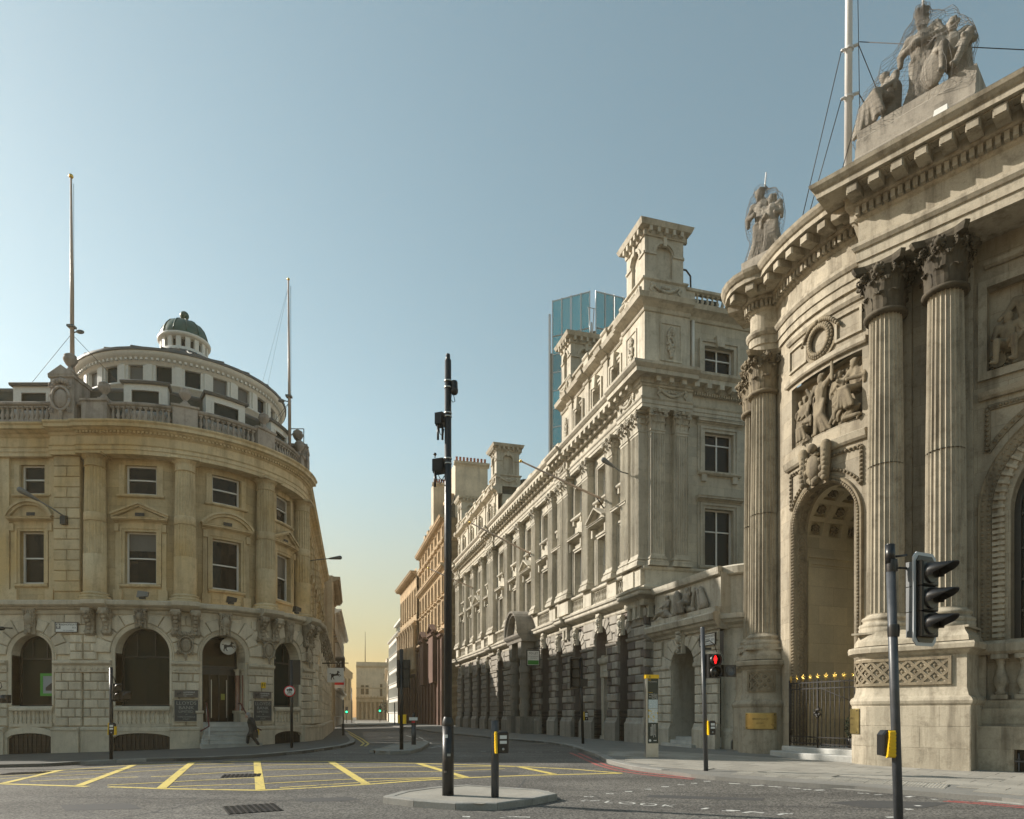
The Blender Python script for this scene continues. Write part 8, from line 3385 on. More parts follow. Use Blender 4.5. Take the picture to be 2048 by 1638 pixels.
for k in range(14):
 box(w, FE_, -9.2 + 1.2 * k, -8.6 + 1.2 * k, 5.6,5.9,7.6,8.3)
w.build('colonnade', FARP, fb)
for k in range(11):
 w = MB()
 lathe(w, FE_, -8.9 + 1.55 * k, 5.2, [(0.55,-0.5),(0.5,0.3),(0.42,5.2),(0.55,5.7),(0.6,6.0)], 12)
 w.build('column', FARP, fb)
w = MB()
box(w, FE_, 8,14,-14,0.5,20.5,25.5)
box(w, FE_, 2,8,-14,-2,20.5,23.2)
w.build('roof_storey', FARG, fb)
w = MB()
tube(w, [FE_(-6.2,-1,20), FE_(-6.2,-1,33.0)], 0.18,6, r1=0.08)
w.build('flagpole', IRON, fb)
FP_ = Line(-60.2,250.0,0.6,-0.8)
fp2 = thing('far_portico', 'sunlit classical portico with columns and a pediment at the street end', 'building', (-62, 252, 0))
w = MB()
box(w, FP_, -6,1.5,-12,-1.5,-1,17)
box(w, FP_, -6,1.8,-2,0.4,14.5,16.4)
poly_slab(w, FP_, [(-6.2,16.4),(2.0,16.4),(-2.1,19.6)], -1.5,0.6)
box(w, FP_, -6,1.8,-2,0.3,-1,6.5)
w.build('wall', FARP, fp2)
for k in range(6):
 w = MB()
 lathe(w, FP_, -5.4 + 1.3 * k, -0.2, [(0.5,6.5),(0.4,13.8),(0.55,14.5)], 10)
 w.build('column', FARP, fp2)
# unseen blocks closing gaps behind, so that the street reads as built up from the side too
F4, L4 = dirline(-32.0,176.0,-44.0,240.0)
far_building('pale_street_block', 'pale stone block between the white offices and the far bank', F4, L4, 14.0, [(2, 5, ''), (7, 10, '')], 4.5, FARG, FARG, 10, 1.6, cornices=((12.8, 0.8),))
# small dark street tree by the far bank
tr = thing('street_tree', 'small dark green tree by the pale office block far down the street', 'tree', (-31.3, 180, 0.1))
w = MB()
tube(w, [(-33.4,180,0),(-33.4,180,2.2),(-33.3,180,4.4)], 0.14,6, r1=0.05)
tube(w, [(-33.4,180,2.0),(-33.9,180.2,3.6)], 0.06,5)
tube(w, [(-33.4,180,2.2),(-32.8,179.8,3.8)], 0.06,5)
w.build('trunk', IRON, tr)
w = MB()
for k in range(420):
 a, b, r = random.uniform(0,2 * pi), random.uniform(-1,1), random.random() ** 0.4
 c = Vector((-33.4 + 1.35 * r * cos(a) * sqrt(1 - b * b),180 + 1.35 * r * sin(a) * sqrt(1 - b * b),3.6 + 1.9 * r * b))
 s = random.uniform(0.12,0.26)
 q = Matrix.Rotation(random.uniform(0, 6), 3, 'Z') @ Matrix.Rotation(random.uniform(-1.2, 1.2), 3, 'X')
 w.add([tuple(c + q @ Vector(v)) for v in ((-s, 0,0),(0,-s * .6,.02),(s, 0,0),(0, s * .6,.02))], [(0,1,2,3)])
w.build('crown', TREEL, tr)
# haze in the street air
hz = MB()
hz.add([(-147,-30,-3),(147,-30,-3),(147,420,-3),(-147,420,-3),(-147,-30,99),(147,-30,99),(147,420,99),(-147,420,99)], [(3,2,1,0),(4,5,6,7),(0,1,5,4),(1,2,6,5),(2,3,7,6),(3,0,4,7)])
hm = bpy.data.materials.new('haze')
hm.use_nodes = True
hn = hm.node_tree
hn.nodes.clear()
ho = hn.nodes.new('ShaderNodeOutputMaterial')
pv = hn.nodes.new('ShaderNodeVolumePrincipled')
pv.inputs['Color'].default_value = (1.0, 0.80, 0.50, 1)
pv.inputs['Density'].default_value = HAZE_DENSITY
pv.inputs['Anisotropy'].default_value = 0.35
hn.links.new(pv.outputs[0], ho.inputs['Volume'])
hzo = hz.build('haze', hm, None, 'thin warm haze filling the far street', None, 'stuff')
# ------------------------------------------------------------------ street furniture
def rz(a):
 return Matrix.Rotation(a, 4, 'Z')


def at(px, py, off=0.0):
 x, y = G(px, py, off)
 return x, y, gz(x, y) + off


def pole(parent, x, y, z0, z1, r, mat, name='pole', x1=None, r1=None):
 w = MB()
 tube(w, [(x, y, z0),(x if x1 is None else x1, y, z1)], r, 14, r1=r1)
 lathe(w, Line(x if x1 is None else x1, y, 0,-1),0,0, [(r1 or r, z1 - 0.01),((r1 or r) * 0.9, z1 + 0.02)], 14)
 return w.build(name, mat, parent)


def button_box(parent, M, side='front'):
 """push button unit: black box with a ribbed yellow fascia"""
 w = MB()
 poly_slab(w, ID, [(-.09,0),(.09,0),(.10,.05),(.10,.33),(.07,.36),(-.07,.36),(-.10,.33),(-.10,.05)], 0,.13,0,.02)
 b = ob('button_box', w.mesh('button_box', BLACKP), parent, M)
 w = MB()
 P = [(-.135,-.02,.0),(-.135,-.14,.0),(-.135,-.10,.36),(-.135,-.02,.36)]
 vs = [(-.100, y, z) for _, y, z in P] + [(-.13, y, z) for _, y, z in P]
 w.add(vs, [(0,1,2,3),(7,6,5,4),(0,4,5,1),(1,5,6,2),(2,6,7,3),(3,7,4,0)])
 for k in range(7):
  z = .03 + .046 * k
  box(w, ID, -.136,-.128,.03,.125 - .004 * k, z, z + .03)
 ob('yellow_fascia', w.mesh('yellow_fascia', YELLOWP), b, M)
 w = MB()
 box(w, ID, -.06,.06,.13,.137,.24,.30)
 box(w, ID, -.06,.06,.13,.137,.16,.21)
 ob('display', w.mesh('display', SIGNW), b, M)
 w = MB()
 lathe(w, lambda u, d, z: (u, -.13 - z, .07 + d),0,0, [(.022,0),(.02,.01),(0,.012)], 10)
 ob('button', w.mesh('button', STEEL), b, M)
 return b


def lamp_head(parent, M, n=3, board=True, lens=None, size=.3, visor=.28, w_=.36, bw=.52, dark=False):
 """traffic signal: n aspects one above the other, facing -y of M; origin at the bottom"""
 h = size * 1.12
 H = h * n
 w = MB()
 for k in range(n):
  poly_slab(w, ID, [(-w_ / 2, k * h + .006),(w_ / 2, k * h + .006),(w_ / 2,(k + 1) * h - .006),(-w_ / 2,(k + 1) * h - .006)], -.14,.10,0,.02)
 hd = ob('signal_head', w.mesh('signal_head', SIGGREY if board and not dark else BLACKP), parent, M)
 if board:
  w = MB()
  a, b, r = bw / 2, H + .12,.07
  outl = [(-a + r, -.12),(a - r, -.12),(a, -.12 + r),(a, b - r),(a - r, b),(-a + r, b),(-a, b - r),(-a, -.12 + r)]
  poly_slab(w, ID, outl, .0,.02)
  bd = ob('backing_board', w.mesh('backing_board', BLACKM if dark else BOARDW), hd, M)
  w = MB()
  k = .05
  poly_slab(w, ID, [(x * (1 - k / a), z + (k if z < H / 2 else -k)) for x, z in outl], .02,.032)
  ob('board_face', w.mesh('board_face', BLACKP), bd, M)
  w = MB()
  for k in range(n):
   poly_slab(w, ID, [(-w_ / 2, k * h + .006),(w_ / 2, k * h + .006),(w_ / 2,(k + 1) * h - .006),(-w_ / 2,(k + 1) * h - .006)], .03,.11,0,.02)
  ob('front_door', w.mesh('front_door', BLACKP), hd, M)
 for k in range(n):
  zc = (k + .5) * h
  r = size * .42
  w = MB()
  lathe(w, lambda u, d, z, zc=zc: (u, -.11 - z, zc + d),0,0, [(r * 1.12,0),(r * 1.12,.02),(r, .025)], 20)
  if visor:
   m, q = 18, []
   vs, fs = [], []
   for i in range(m + 1):
    a = -.35 + (pi + .7) * i / m
    ln = visor * (.25 + .75 * max(0, sin(a)) ** .6) if sin(a) > 0 else visor * .25
    for rr in (r * 1.08, r * 1.02):
     vs.append((rr * cos(a),-.12, zc + rr * sin(a)))
     vs.append((rr * cos(a) * .97,-.12 - ln, zc + rr * sin(a) * .97 - .1 * ln))
   for i in range(m):
    o = i * 4
    fs += [(o, o + 4, o + 5, o + 1),(o + 2, o + 3, o + 7, o + 6),(o + 1, o + 5, o + 7, o + 3)]
   w.add(vs, fs, None, True)
  ob('visor', w.mesh('visor', BLACKP), hd, M)
  w = MB()
  ball(w, (0,-.105, zc), r, 1,.18,1,18,10)
  L_ = (lens or {}).get(k, LENSD)
  ob('lens', w.mesh('lens', L_), hd, M)
 return hd


# --- tall camera mast and button post on the near island
x, y, z = at(896,1590,.14)
mast = thing('camera_mast', 'tall black steel mast with strapped radio boxes on the near traffic island', 'mast', (x, y, z))
k_ = y / 1365.0
zz = lambda py: 1.6 + (1428 - py) * k_
pole(mast, x, y, z - .02, zz(1452), .118, BLACKM, 'lower_pole')
w = MB()
lathe(w, Line(x, y, 0,-1),0,0, [(.118, zz(1452)),(.122, zz(1448)),(.11, zz(1440)),(.085, zz(1434))], 18)
w.build('shoulder', BLACKM, mast)
pole(mast, x, y, zz(1436), zz(722), .083, BLACKM, 'upper_pole', r1=.066)
pole(mast, x, y, zz(724), zz(711), .045, BLACKM, 'spigot')
w = MB()
for py in (763,776,827,834,918,928):
 lathe(w, Line(x, y, 0,-1),0,0, [(.078, zz(py) - .012),(.082, zz(py)),(.078, zz(py) + .012)], 14)
w.build('steel_band', STEEL, mast)


def mx(px):
 return x + (px - 896) * k_


w = MB()
lathe(w, Line(mx(908.5), y, 0,-1),0,0, [(.05, zz(789)),(.076, zz(786)),(.08, zz(779)),(.072, zz(778)),(.07, zz(766)),(.06, zz(763)),(.01, zz(762.5))], 16)
tube(w, [(mx(904), y, zz(788)),(mx(902), y, zz(800)),(mx(906), y - .02, zz(806)),(mx(910), y, zz(803)),(mx(907), y, zz(790))], .008,5)
box(w, Line(x, y, 0,-1),.05, mx(904) - x, -.03,.03, zz(783), zz(768))
w.build('radio_drum', BLACKP, mast)
for (pa, pb, pc, pd, rods) in ((871,886,824,850,(876,885)),(865,887,916,944,(870,))):
 w = MB()
 F_ = Line(x, y, -.35,-.94)
 ua, ub = mx(pa) - x, mx(pb) - x
 box(w, F_, ua, ub, -.10,.06, zz(pd), zz(pc))
 for k in range(9):
  u = ua + (ub - ua) * (k + .5) / 9
  box(w, F_, u - .006, u + .006,.06,.10, zz(pd) + .02, zz(pc) - .02)
 box(w, F_, ub, -.06,-.04,.04,(zz(pc) + zz(pd)) / 2 - .05,(zz(pc) + zz(pd)) / 2 + .05)
 for r_ in rods:
  tube(w, [(mx(r_), y, zz(pd)),(mx(r_), y, zz(pd + 30))], .022,8)
 tube(w, [(mx(pa + 6), y, zz(pd)),(mx(pa + 9), y, zz(pd + 18)),(mx(pa + 15), y, zz(pd + 24)),(mx(pb + 2), y, zz(pd + 8))], .009,5)
 tube(w, [(mx(pa + 10), y, zz(pd)),(mx(pa + 14), y, zz(pd + 12)),(mx(pb + 1), y, zz(pd + 20))], .008,5)
 if pc > 900:
  tube(w, [(mx(870), y, zz(pc)),(mx(870), y, zz(910))], .012,5)
  ball(w, (mx(870), y, zz(909)),.035, n=6, m=4)
 w.build('radio_box', BLACKP, mast)
x, y, z = at(990,1594,.14)
bp = thing('button_post', 'short dark grey post with a yellow faced push button on the near island', 'push button post', (x, y, z))
k_ = y / 1365.0
pole(bp, x, y, z - .02, zz(1443), .078, GREYP, 'post')
button_box(bp, Matrix.Translation((x + .13, y - .05, zz(1506))) @ rz(.25) @ Matrix.Diagonal((1.15,1.15,1.18,1)))

for px_, py_, w_, h_, m_ in ((893,1476,.05,.07, SIGNW),(899,1512,.04,.05, SIGNLT),(891,1545,.06,.04, SIGNBR)):
 w = MB()
 Fs = Line(mast.location.x, mast.location.y, 0,-1)
 kk = mast.location.y / 1365
 lathe(w, Fs, 0,0, [(.1192,1.6 + (1428 - py_) * kk),(.1192,1.6 + (1428 - py_) * kk + h_)], 6, a0=pi / 2 - .3 + (px_ - 896) * -.08, a1=pi / 2 + .3 + (px_ - 896) * -.08)
 w.build('sticker', m_, mast)
# --- near right signal, leaning a little
Y9 = 9.0
k_ = Y9 / 1365
X_ = lambda px: (px - 1024) * k_
zb = gz(5.0, Y9)
ns = thing('traffic_signal', 'large near traffic signal with three hooded lamps on a leaning grey pole', 'traffic signal', (X_(1797), Y9, zb))
pole(ns, X_(1799), Y9, zb - .02, zz(1092), .058, GREYP, 'pole', X_(1780))
w = MB()
tube(w, [(X_(1780.3), Y9, zz(1128)),(X_(1779.8), Y9, zz(1090))], .062,14)
w.build('pole_cap', BLACKP, ns)
SM = Matrix.Translation((X_(1845), Y9 - .02, zz(1276))) @ rz(radians(26))
lamp_head(ns, SM @ Matrix.Diagonal((.93,.93,.93,1)),3, True, None, .32,.36,.36,.50)
w = MB()
for py in (1114,1136):
 tube(w, [(X_(1786), Y9, zz(py)),(X_(1815), Y9 + .02, zz(py - 4 if py < 1120 else py))], .016,6)
for py in (1262,1132):
 lathe(w, Line(X_(1782 + (py - 1100) * .03), Y9,0,-1),0,0, [(.07, zz(py + 12)),(.075, zz(py)),(.07, zz(py - 12))], 12)
w.build('bracket', BLACKP, ns)
BM_ = Matrix.Translation((X_(1785), Y9 - .02, zz(1515)))
w = MB()
poly_slab(w, ID, [(-.165,.03),(-.02,0),(-.0,.03),(-.0,.33),(-.03,.36),(-.12,.36),(-.165,.3)], -.1,.05,0,.02)
bb_ = ob('button_box', w.mesh('button_box', BLACKP), ns, BM_)
w = MB()
poly_slab(w, ID, [(-.125,0),(-.005,.0),(-.005,.355),(-.09,.355)], .04,.075,0,.012)
for k in range(7):
 box(w, ID, -.118 + .004 * k, -.01,.075,.085,.02 + .047 * k, .05 + .047 * k)
ob('yellow_fascia', w.mesh('yellow_fascia', YELLOWP), bb_, BM_)

# --- pedestrian signal with the red man
x, y, z = at(1412,1541, PV)
k_ = y / 1365
ps = thing('pedestrian_signal', 'grey pole carrying a pedestrian signal lit with a red standing figure', 'pedestrian signal', (x, y, z))
xt = (1405 - 1024) * k_
pole(ps, x, y, z - .02, zz(1256), .062, GREYP, 'pole', xt)
xo = lambda px: (px - 1024) * k_
PM_ = Matrix.Translation((xo(1425.5), y - .05, zz(1357))) @ rz(radians(14))
w = MB()
poly_slab(w, ID, [(-.2,0),(.2,0),(.2,.67),(-.2,.67)], -.12,.1,0,.02)
hd = ob('signal_head', w.mesh('signal_head', BLACKP), ps, PM_)
for k, zc in enumerate((.17,.50)):
 w = MB()
 lathe(w, lambda u, d, zq, zc=zc: (u, -.1 - zq, zc + d),0,0, [(.165,0),(.165,.10),(.15,.10),(.148,.01)], 22, cap=False)
 ob('visor', w.mesh('visor', BLACKP), hd, PM_)
 w = MB()
 lathe(w, lambda u, d, zq, zc=zc: (u, -.102 - zq, zc + d),0,0, [(.148,0),(.147,.006),(0,.008)], 22)
 ob('lens', w.mesh('lens', LENSD), hd, PM_)
w = MB()
man = [(0,.115,.026)]
ball(w, (0,-.115,.605),.024,1,.3,1,10,6)
poly_slab(w, ID, [(-.018,.40),(-.004,.40),(-.004,.47),(.004,.47),(.004,.40),(.018,.40),(.022,.48),(.038,.48),(.040,.56),(.02,.583),(-.02,.583),(-.040,.56),(-.038,.48),(-.022,.48)], .11,.118)
ob('red_figure', w.mesh('red_figure', REDL), hd, PM_ @ Matrix.Diagonal((1.25, 1, 1, 1)))
CM_ = Matrix.Translation((xo(1457), y - .02, zz(1354))) @ rz(radians(14))
w = MB()
poly_slab(w, ID, [(-.2,0),(.2,0),(.2,.33),(-.2,.33)], -.08,.08,0,.015)
cdn = ob('countdown_unit', w.mesh('countdown_unit', BLACKP), ps, CM_)
w = MB()
lathe(w, lambda u, d, zq: (u, -.08 - zq, .165 + d),0,0, [(.145,0),(.145,.02),(.13,.02),(.128,.008),(0,.008)], 22)
ob('dial', w.mesh('dial', plain('countdown_face', (.07, .075, .08), .3)), cdn, CM_)
text('88', .15, plain('dead_digits', (.12, .125, .13), .5), cdn, CM_ @ T3(0, -.09, .165), 'digits', .001)
w = MB()
tube(w, [(xt + .05, y, zz(1285)),(xo(1420), y, zz(1282)),(xo(1429), y, zz(1290)),(xo(1433), y, zz(1304))], .014,6)
box(w, Line(x, y, 0,-1),-.02,.14,-.04,.04, zz(1300), zz(1296))
w.build('cable', BLACKP, ps)
w = MB()
lathe(w, Line((x + xt) / 2, y, 0,-1),0,0, [(.0645, zz(1412)),(.0648, zz(1380)),(.0645, zz(1372))], 14, a0=3.6, a1=5.0)
w.build('torn_sticker', SIGNW, ps)
button_box(ps, Matrix.Translation((xo(1421), y - .02, zz(1470))) @ rz(radians(8)) @ Matrix.Diagonal((.95,1,1.1,1)))

# --- dark signal seen from behind in front of the palace
x, y, z = at(1166,1487, PV)
k_ = y / 1365
ds = thing('traffic_signal', 'black traffic signal seen from behind in front of the door numbered 38', 'traffic signal', (x, y, z))
xo = lambda px: (px - 1024) * k_
pole(ds, x, y, z - .02, zz(1317), .075, BLACKM, 'pole', xo(1160))
lamp_head(ds, Matrix.Translation((xo(1153), y + .1, zz(1374))) @ rz(radians(150)),3, True, None, .42,.3,.5,.72, True)
w = MB()
tube(w, [(xo(1164), y, zz(1330)),(xo(1176), y, zz(1336)),(xo(1178), y, zz(1346)),(xo(1170), y, zz(1347))], .02,6)
box(w, Line(xo(1167), y, 0,-1),-.2,.2,-.1,.1, zz(1374), zz(1358))
w.build('cable_loop', BLACKP, ds)
button_box(ds, Matrix.Translation((xo(1172), y - .05, zz(1441))) @ Matrix.Diagonal((1,1,1.2,1)))

# --- left signal by the big arched window
x, y, z = at(222.5,1519, PV)
k_ = y / 1365
ls = thing('traffic_signal', 'black pole with small hooded lamps in front of the large arched bank window', 'traffic signal', (x, y, z))
xo = lambda px: (px - 1024) * k_
pole(ls, x, y, z - .02, zz(1336), .06, BLACKM, 'pole')
HM_ = Matrix.Translation((xo(236), y - .05, zz(1401))) @ rz(radians(40))
lamp_head(ls, HM_, 2, False, None, .27,.24,.3)
lamp_head(ls, Matrix.Translation((xo(255), y - .12, zz(1400))) @ rz(radians(48)),1, False, None, .27,.24,.3)
w = MB()
box(w, Line(x, y, 0,-1),.04, xo(232) - x, -.05,.05, zz(1392), zz(1388))
box(w, Line(x, y, 0,-1),.04, xo(255) - x, -.04,.02, zz(1403), zz(1400))
tube(w, [(x + .05, y, zz(1352)),(x + .12, y, zz(1358)),(xo(232), y, zz(1366))], .02,6)
w.build('bracket', BLACKP, ls)
button_box(ls, Matrix.Translation((xo(227), y - .02, zz(1470))) @ rz(.1) @ Matrix.Diagonal((1,1,1.2,1)))
w = MB()
box(w, Line(xo(226), y, 0,-1),.0,.16,.03,.13, zz(1470), zz(1453))
w.build('yellow_fascia', YELLOWP, ls)

# --- signal at the left edge of the view
x, y, z = at(-8,1532, PV)
k_ = y / 1365
xo = lambda px: (px - 1024) * k_
le = thing('traffic_signal', 'small black signal box before the window with the green frame', 'traffic signal', (x, y, z))
pole(le, x, y, z - .02, zz(1340), .06, BLACKM, 'pole')
w = MB()
box(w, Line(xo(8), y, 0,-1),-.2,.2,-.06,.08, zz(1407), zz(1390))
hb = w.build('signal_head', BLACKP, le)
w = MB()
lathe(w, lambda u, d, zq: (xo(8) + u, y - .08 - zq, zz(1398) + d),0,0, [(.14,0),(.13,.02),(0,.02)], 16)
w.build('lens', LENSD, hb)
w = MB()
tube(w, [(xo(-4), y, zz(1365)),(xo(2), y, zz(1366)),(xo(4), y, zz(1374)),(xo(-2), y, zz(1380))], .015,6)
w.build('cable_loop', BLACKP, le)

# --- lorry limit sign pole with a dark board behind
x, y, z = at(583.5,1496, PV)
k_ = y / 1365
xo = lambda px: (px - 1024) * k_
sp = thing('sign_pole', 'black pole with a red ringed lorry limit sign under a black signal board', 'road sign', (x, y, z))
pole(sp, x, y, z - .02, zz(1322), .06, BLACKM, 'pole')
w = MB()
FS = Line(x, y, .12,-.99)
box(w, FS, xo(577.5) - x, xo(600.5) - x, -.02,.02, zz(1370), zz(1320))
for k in range(5):
 box(w, FS, xo(577.5) - x, xo(583) - x, .02,.035, zz(1330 + 9 * k), zz(1329.3 + 9 * k))
w.build('signal_board', BLACKP, sp)
w = MB()
cc = (xo(580), zz(1383))
rr = 11.3 * k_
DFn = lambda u, d, zq: FS(cc[0] - x + u, .07 + zq, cc[1] + d)
lathe(w, DFn, 0,0, [(rr, -.01),(rr, 0),(rr * .8,.001),(0,.0012)], 28)
sg = w.build('sign_disc', SIGNR, sp)
w = MB()
lathe(w, DFn, 0,0, [(rr * .8,.001),(rr * .79,.004),(0,.0045)], 28)
w.build('sign_face', SIGNW, sg)
w = MB()
u0 = cc[0] - x
box(w, FS, u0 - rr * .1, u0 + rr * .48,.074,.080, cc[1] + rr * .12, cc[1] + rr * .5)
box(w, FS, u0 - rr * .5, u0 - rr * .14,.074,.080, cc[1] + rr * .12, cc[1] + rr * .38)
for du in (-.35,.05,.35):
 lathe(w, lambda a, d, zq, du=du: FS(u0 + rr * du + a, .075 + zq, cc[1] + rr * .1 + d),0,0, [(rr * .09,0),(rr * .08,.006),(0,.006)], 10)
for s in (-1,1):
 poly_slab(w, FS, [(u0 + s * rr * .2, cc[1] - rr * .5),(u0 + s * rr * .42, cc[1] - rr * .42),(u0 + s * rr * .42, cc[1] - rr * .58)], .074,.08)
w.build('lorry_symbol', SIGNK, sg)
text('28t', rr * .55, SIGNK, sg, FS.place(u0, .082, cc[1] - rr * .18), 'lettering')

# --- twin signals on the far island, marker post
x, y, z = at(803,1499,.14)
k_ = y / 1365
xo = lambda px: (px - 1024) * k_
ts = thing('traffic_signal', 'twin black signal boards on one pole with a yellow button box on the far island', 'traffic signal', (x, y, z))
pole(ts, x, y, z - .02, zz(1300), .08, BLACKM, 'pole')
F_ = Line(x, y, 0,-1)
for pa, pb in ((793.5,800),(807,820.5)):
 w = MB()
 box(w, F_, xo(pa) - x, xo(pb) - x, -.03,.02, zz(1376), zz(1320))
 bd = w.build('signal_board', BLACKP, ts)
 w = MB()
 for k in range(3):
  u = (xo(pa) + xo(pb)) / 2 - x
  box(w, F_, xo(pa) - x + .03, xo(pb) - x - .03,-.03,.12, zz(1374 - 18 * k), zz(1358 - 18 * k))
 w.build('lamp_housing', BLACKM, bd)
w = MB()
box(w, F_, xo(799) - x, xo(808) - x, -.05,.05, zz(1340), zz(1336))
box(w, F_, xo(799) - x, xo(808) - x, -.05,.05, zz(1366), zz(1362))
tube(w, [(x, y, zz(1304)),(xo(800), y, zz(1302))], .05,6)
w.build('bracket', BLACKP, ts)
w = MB()
box(w, F_, xo(806.5) - x, xo(812.5) - x, -.06,.1, zz(1448), zz(1429.5))
box(w, F_, xo(797.5) - x, xo(800) - x, -.06,.1, zz(1447), zz(1430.5))
w.build('yellow_fascia', YELLOWP, ts)
x, y, z = at(827.5,1489,.14)
k_ = y / 1365
xo = lambda px: (px - 1024) * k_
mp_o = thing('marker_post', 'short dark post with a small white sign beside the twin signals', 'bollard', (x, y, z))
pole(mp_o, x, y, z - .02, zz(1449), .11, GREYP, 'post')
w = MB()
F_ = Line(x, y, 0,-1)
box(w, F_, -.2,.2,.11,.13, zz(1441), zz(1435))
w.build('small_sign', SIGNW, mp_o)
w = MB()
lathe(w, F_, 0,0, [(.13, zz(1450)),(.13, zz(1442)),(.08, zz(1440)),(.08, zz(1430)),(.02, zz(1425))], 10)
w.build('cap', BLACKP, mp_o)
w = MB()
box(w, F_, -.08,.08,.115,.125, zz(1446), zz(1442))
w.build('red_mark', SIGNR, mp_o)

# --- far poles and green lights
def small_signal(px, base, top, gpx, gpy, label, off=PV):
 global x, y, z, k_
 x, y, z = at(px, base, off)
 k_ = y / 1365
 o = thing('traffic_signal', label, 'traffic signal', (x, y, z))
 pole(o, x, y, z - .02, zz(top), .07, BLACKM, 'pole')
 xg = (gpx - 1024) * k_
 w = MB()
 F_ = Line(xg, y, 0,-1)
 box(w, F_, -.3,.3,-.05,.12, zz(gpy + 4), zz(gpy - 10))
 h_ = w.build('signal_head', BLACKP, o)
 w = MB()
 lathe(w, lambda u, d, zq: (xg + u, y - .12 - zq, zz(gpy) + d),0,0, [(.24,0),(.2,.05),(0,.05)], 12)
 w.build('lens', GREENL, h_)


small_signal(693.5, 1446, 1414, 693.5, 1424, 'distant traffic signal showing green below the letter M sign')
small_signal(760, 1446, 1412, 760, 1422, 'distant traffic signal showing green on a small refuge', .02)
for px, b, t, lb in ((686.5, 1471, 1400, 'thin black pole standing on the pavement tip past the bank'), (703.5, 1446, 1377, 'thin distant grey pole near the white bay offices'), (789.5, 1449, 1406, 'distant dark post beside the red granite base')):
 x, y, z = at(px, b, PV)
 k_ = y / 1365
 o = thing('street_pole', lb, 'pole', (x, y, z))
 pole(o, x, y, z - .02, zz(t), .05 if px < 690 else .09, BLACKM, 'pole')
 w = MB()
 lathe(w, Line(x, y, 0,-1),0,0, [(.09, z),(.09, z + .8),(.06, z + .85)], 10)
 w.build('pole_foot', BLACKM, o)

# --- wayfinding totem
x, y, z = at(1303,1515, PV)
k_ = y / 1365
TH = (1515 - 1350) * k_
tt = thing('map_totem', 'tall dark wayfinding totem with a yellow top and street maps', 'wayfinding sign', (x, y, z))
MT = Matrix.Translation((x, y, z)) @ rz(radians(10))
HW = .225
w = MB()
box(w, ID, -HW, HW, -.07,.07,0, TH * .96)
ob('body', w.mesh('body', STEEL), tt, MT)
w = MB()
box(w, ID, -HW + .06, HW - .01,.07,.08, TH * .17, TH * .955)
fc = ob('face', w.mesh('face', SIGNDG), tt, MT)
w = MB()
box(w, ID, -HW - .02, HW + .01,-.08,.10, TH * .955, TH)
ob('yellow_cap', w.mesh('yellow_cap', YELLOWP), tt, MT)


def map_mat(name, base, lines, sc, blobs=None):
 m, nt, bs = new_mat(name)
 geo = nt.nodes.new('ShaderNodeTexCoord')
 v = nt.nodes.new('ShaderNodeTexVoronoi')
 v.feature = 'DISTANCE_TO_EDGE'
 v.inputs['Scale'].default_value = sc
 nt.links.new(geo.outputs['Object'], v.inputs['Vector'])
 c = mixc(nt, ramp(nt, v.outputs['Distance'], .03, .06), lines, base)
 if blobs:
  n = N(nt, 'ShaderNodeTexNoise', Scale=sc * .6, Detail=1.0)
  nt.links.new(geo.outputs['Object'], n.inputs['Vector'])
  c = mixc(nt, ramp(nt, n.outputs[0], .6,.62), c, blobs)
 nt.links.new(c, bs.inputs['Base Color'])
 bs.inputs['Roughness'].default_value = .3
 return m


w = MB()
box(w, ID, -HW + .08, HW - .03,.08,.084, TH * .595, TH * .70)
ob('area_map', w.mesh('area_map', map_mat('map_blue', (.42, .52, .56), (.62, .68, .70), 14)), fc, MT)
w = MB()
box(w, ID, -HW + .08, HW - .03,.08,.084, TH * .42, TH * .592)
ob('street_map', w.mesh('street_map', map_mat('map_yellow', (.45, .52, .55), (.7, .72, .70), 20, (.6, .45, .06))), fc, MT)
w = MB()
random.seed(3)
for k in range(10):
 u = random.uniform(-HW + .09, HW - .09)
 box(w, ID, u, u + random.uniform(.02,.06),.08,.084, TH * random.uniform(.24,.3), TH * random.uniform(.31,.41))
ob('pictogram', w.mesh('pictogram', SIGNLT), fc, MT)
TM = MT @ T3(0,-.086,0)
text('Bank', .05, YELLOWP, fc, TM @ T3(-HW + .08, 0, TH * .935), 'lettering', .001, 'LEFT')
text('Threadneedle St', .045, SIGNW, fc, TM @ T3(-HW + .08, 0, TH * .915), 'lettering', .001, 'LEFT')
text('Towards', .045, YELLOWP, fc, TM @ T3(-HW + .08, 0, TH * .785), 'lettering', .001, 'LEFT')
for k, t in enumerate(('Liverpool Street', 'Monument', 'Bank of England', 'Tower Hill')):
 text(t, .048, SIGNW, fc, TM @ T3(HW - .04, 0, TH * (.765 - .016 * k)), 'lettering', .001, 'RIGHT')
w = MB()
ball(w, (0,0,.11),.035, n=8, m=6)
poly_slab(w, ID, [(-.04,0),(-.02,0),(0,.03),(.025,0),(.045,0),(.02,.05),(.02,.07),(-.02,.07),(-.03,.05)], -.005,.005)
ob('walking_symbol', w.mesh('walking_symbol', SIGNK), tt, MT @ T3(-.1, -.102, TH * .963) @ Matrix.Diagonal((.7, .1, .55, 1)))
w = MB()
lathe(w, lambda u, d, zq: (u - HW + .14,-.081 - zq, TH * .205 + d),0,0, [(.045,0),(.04,.003),(0,.003)], 12)
box(w, ID, .04,.15,.08,.083, TH * .2, TH * .21)
ob('operator_mark', w.mesh('operator_mark', SIGNW), fc, MT)

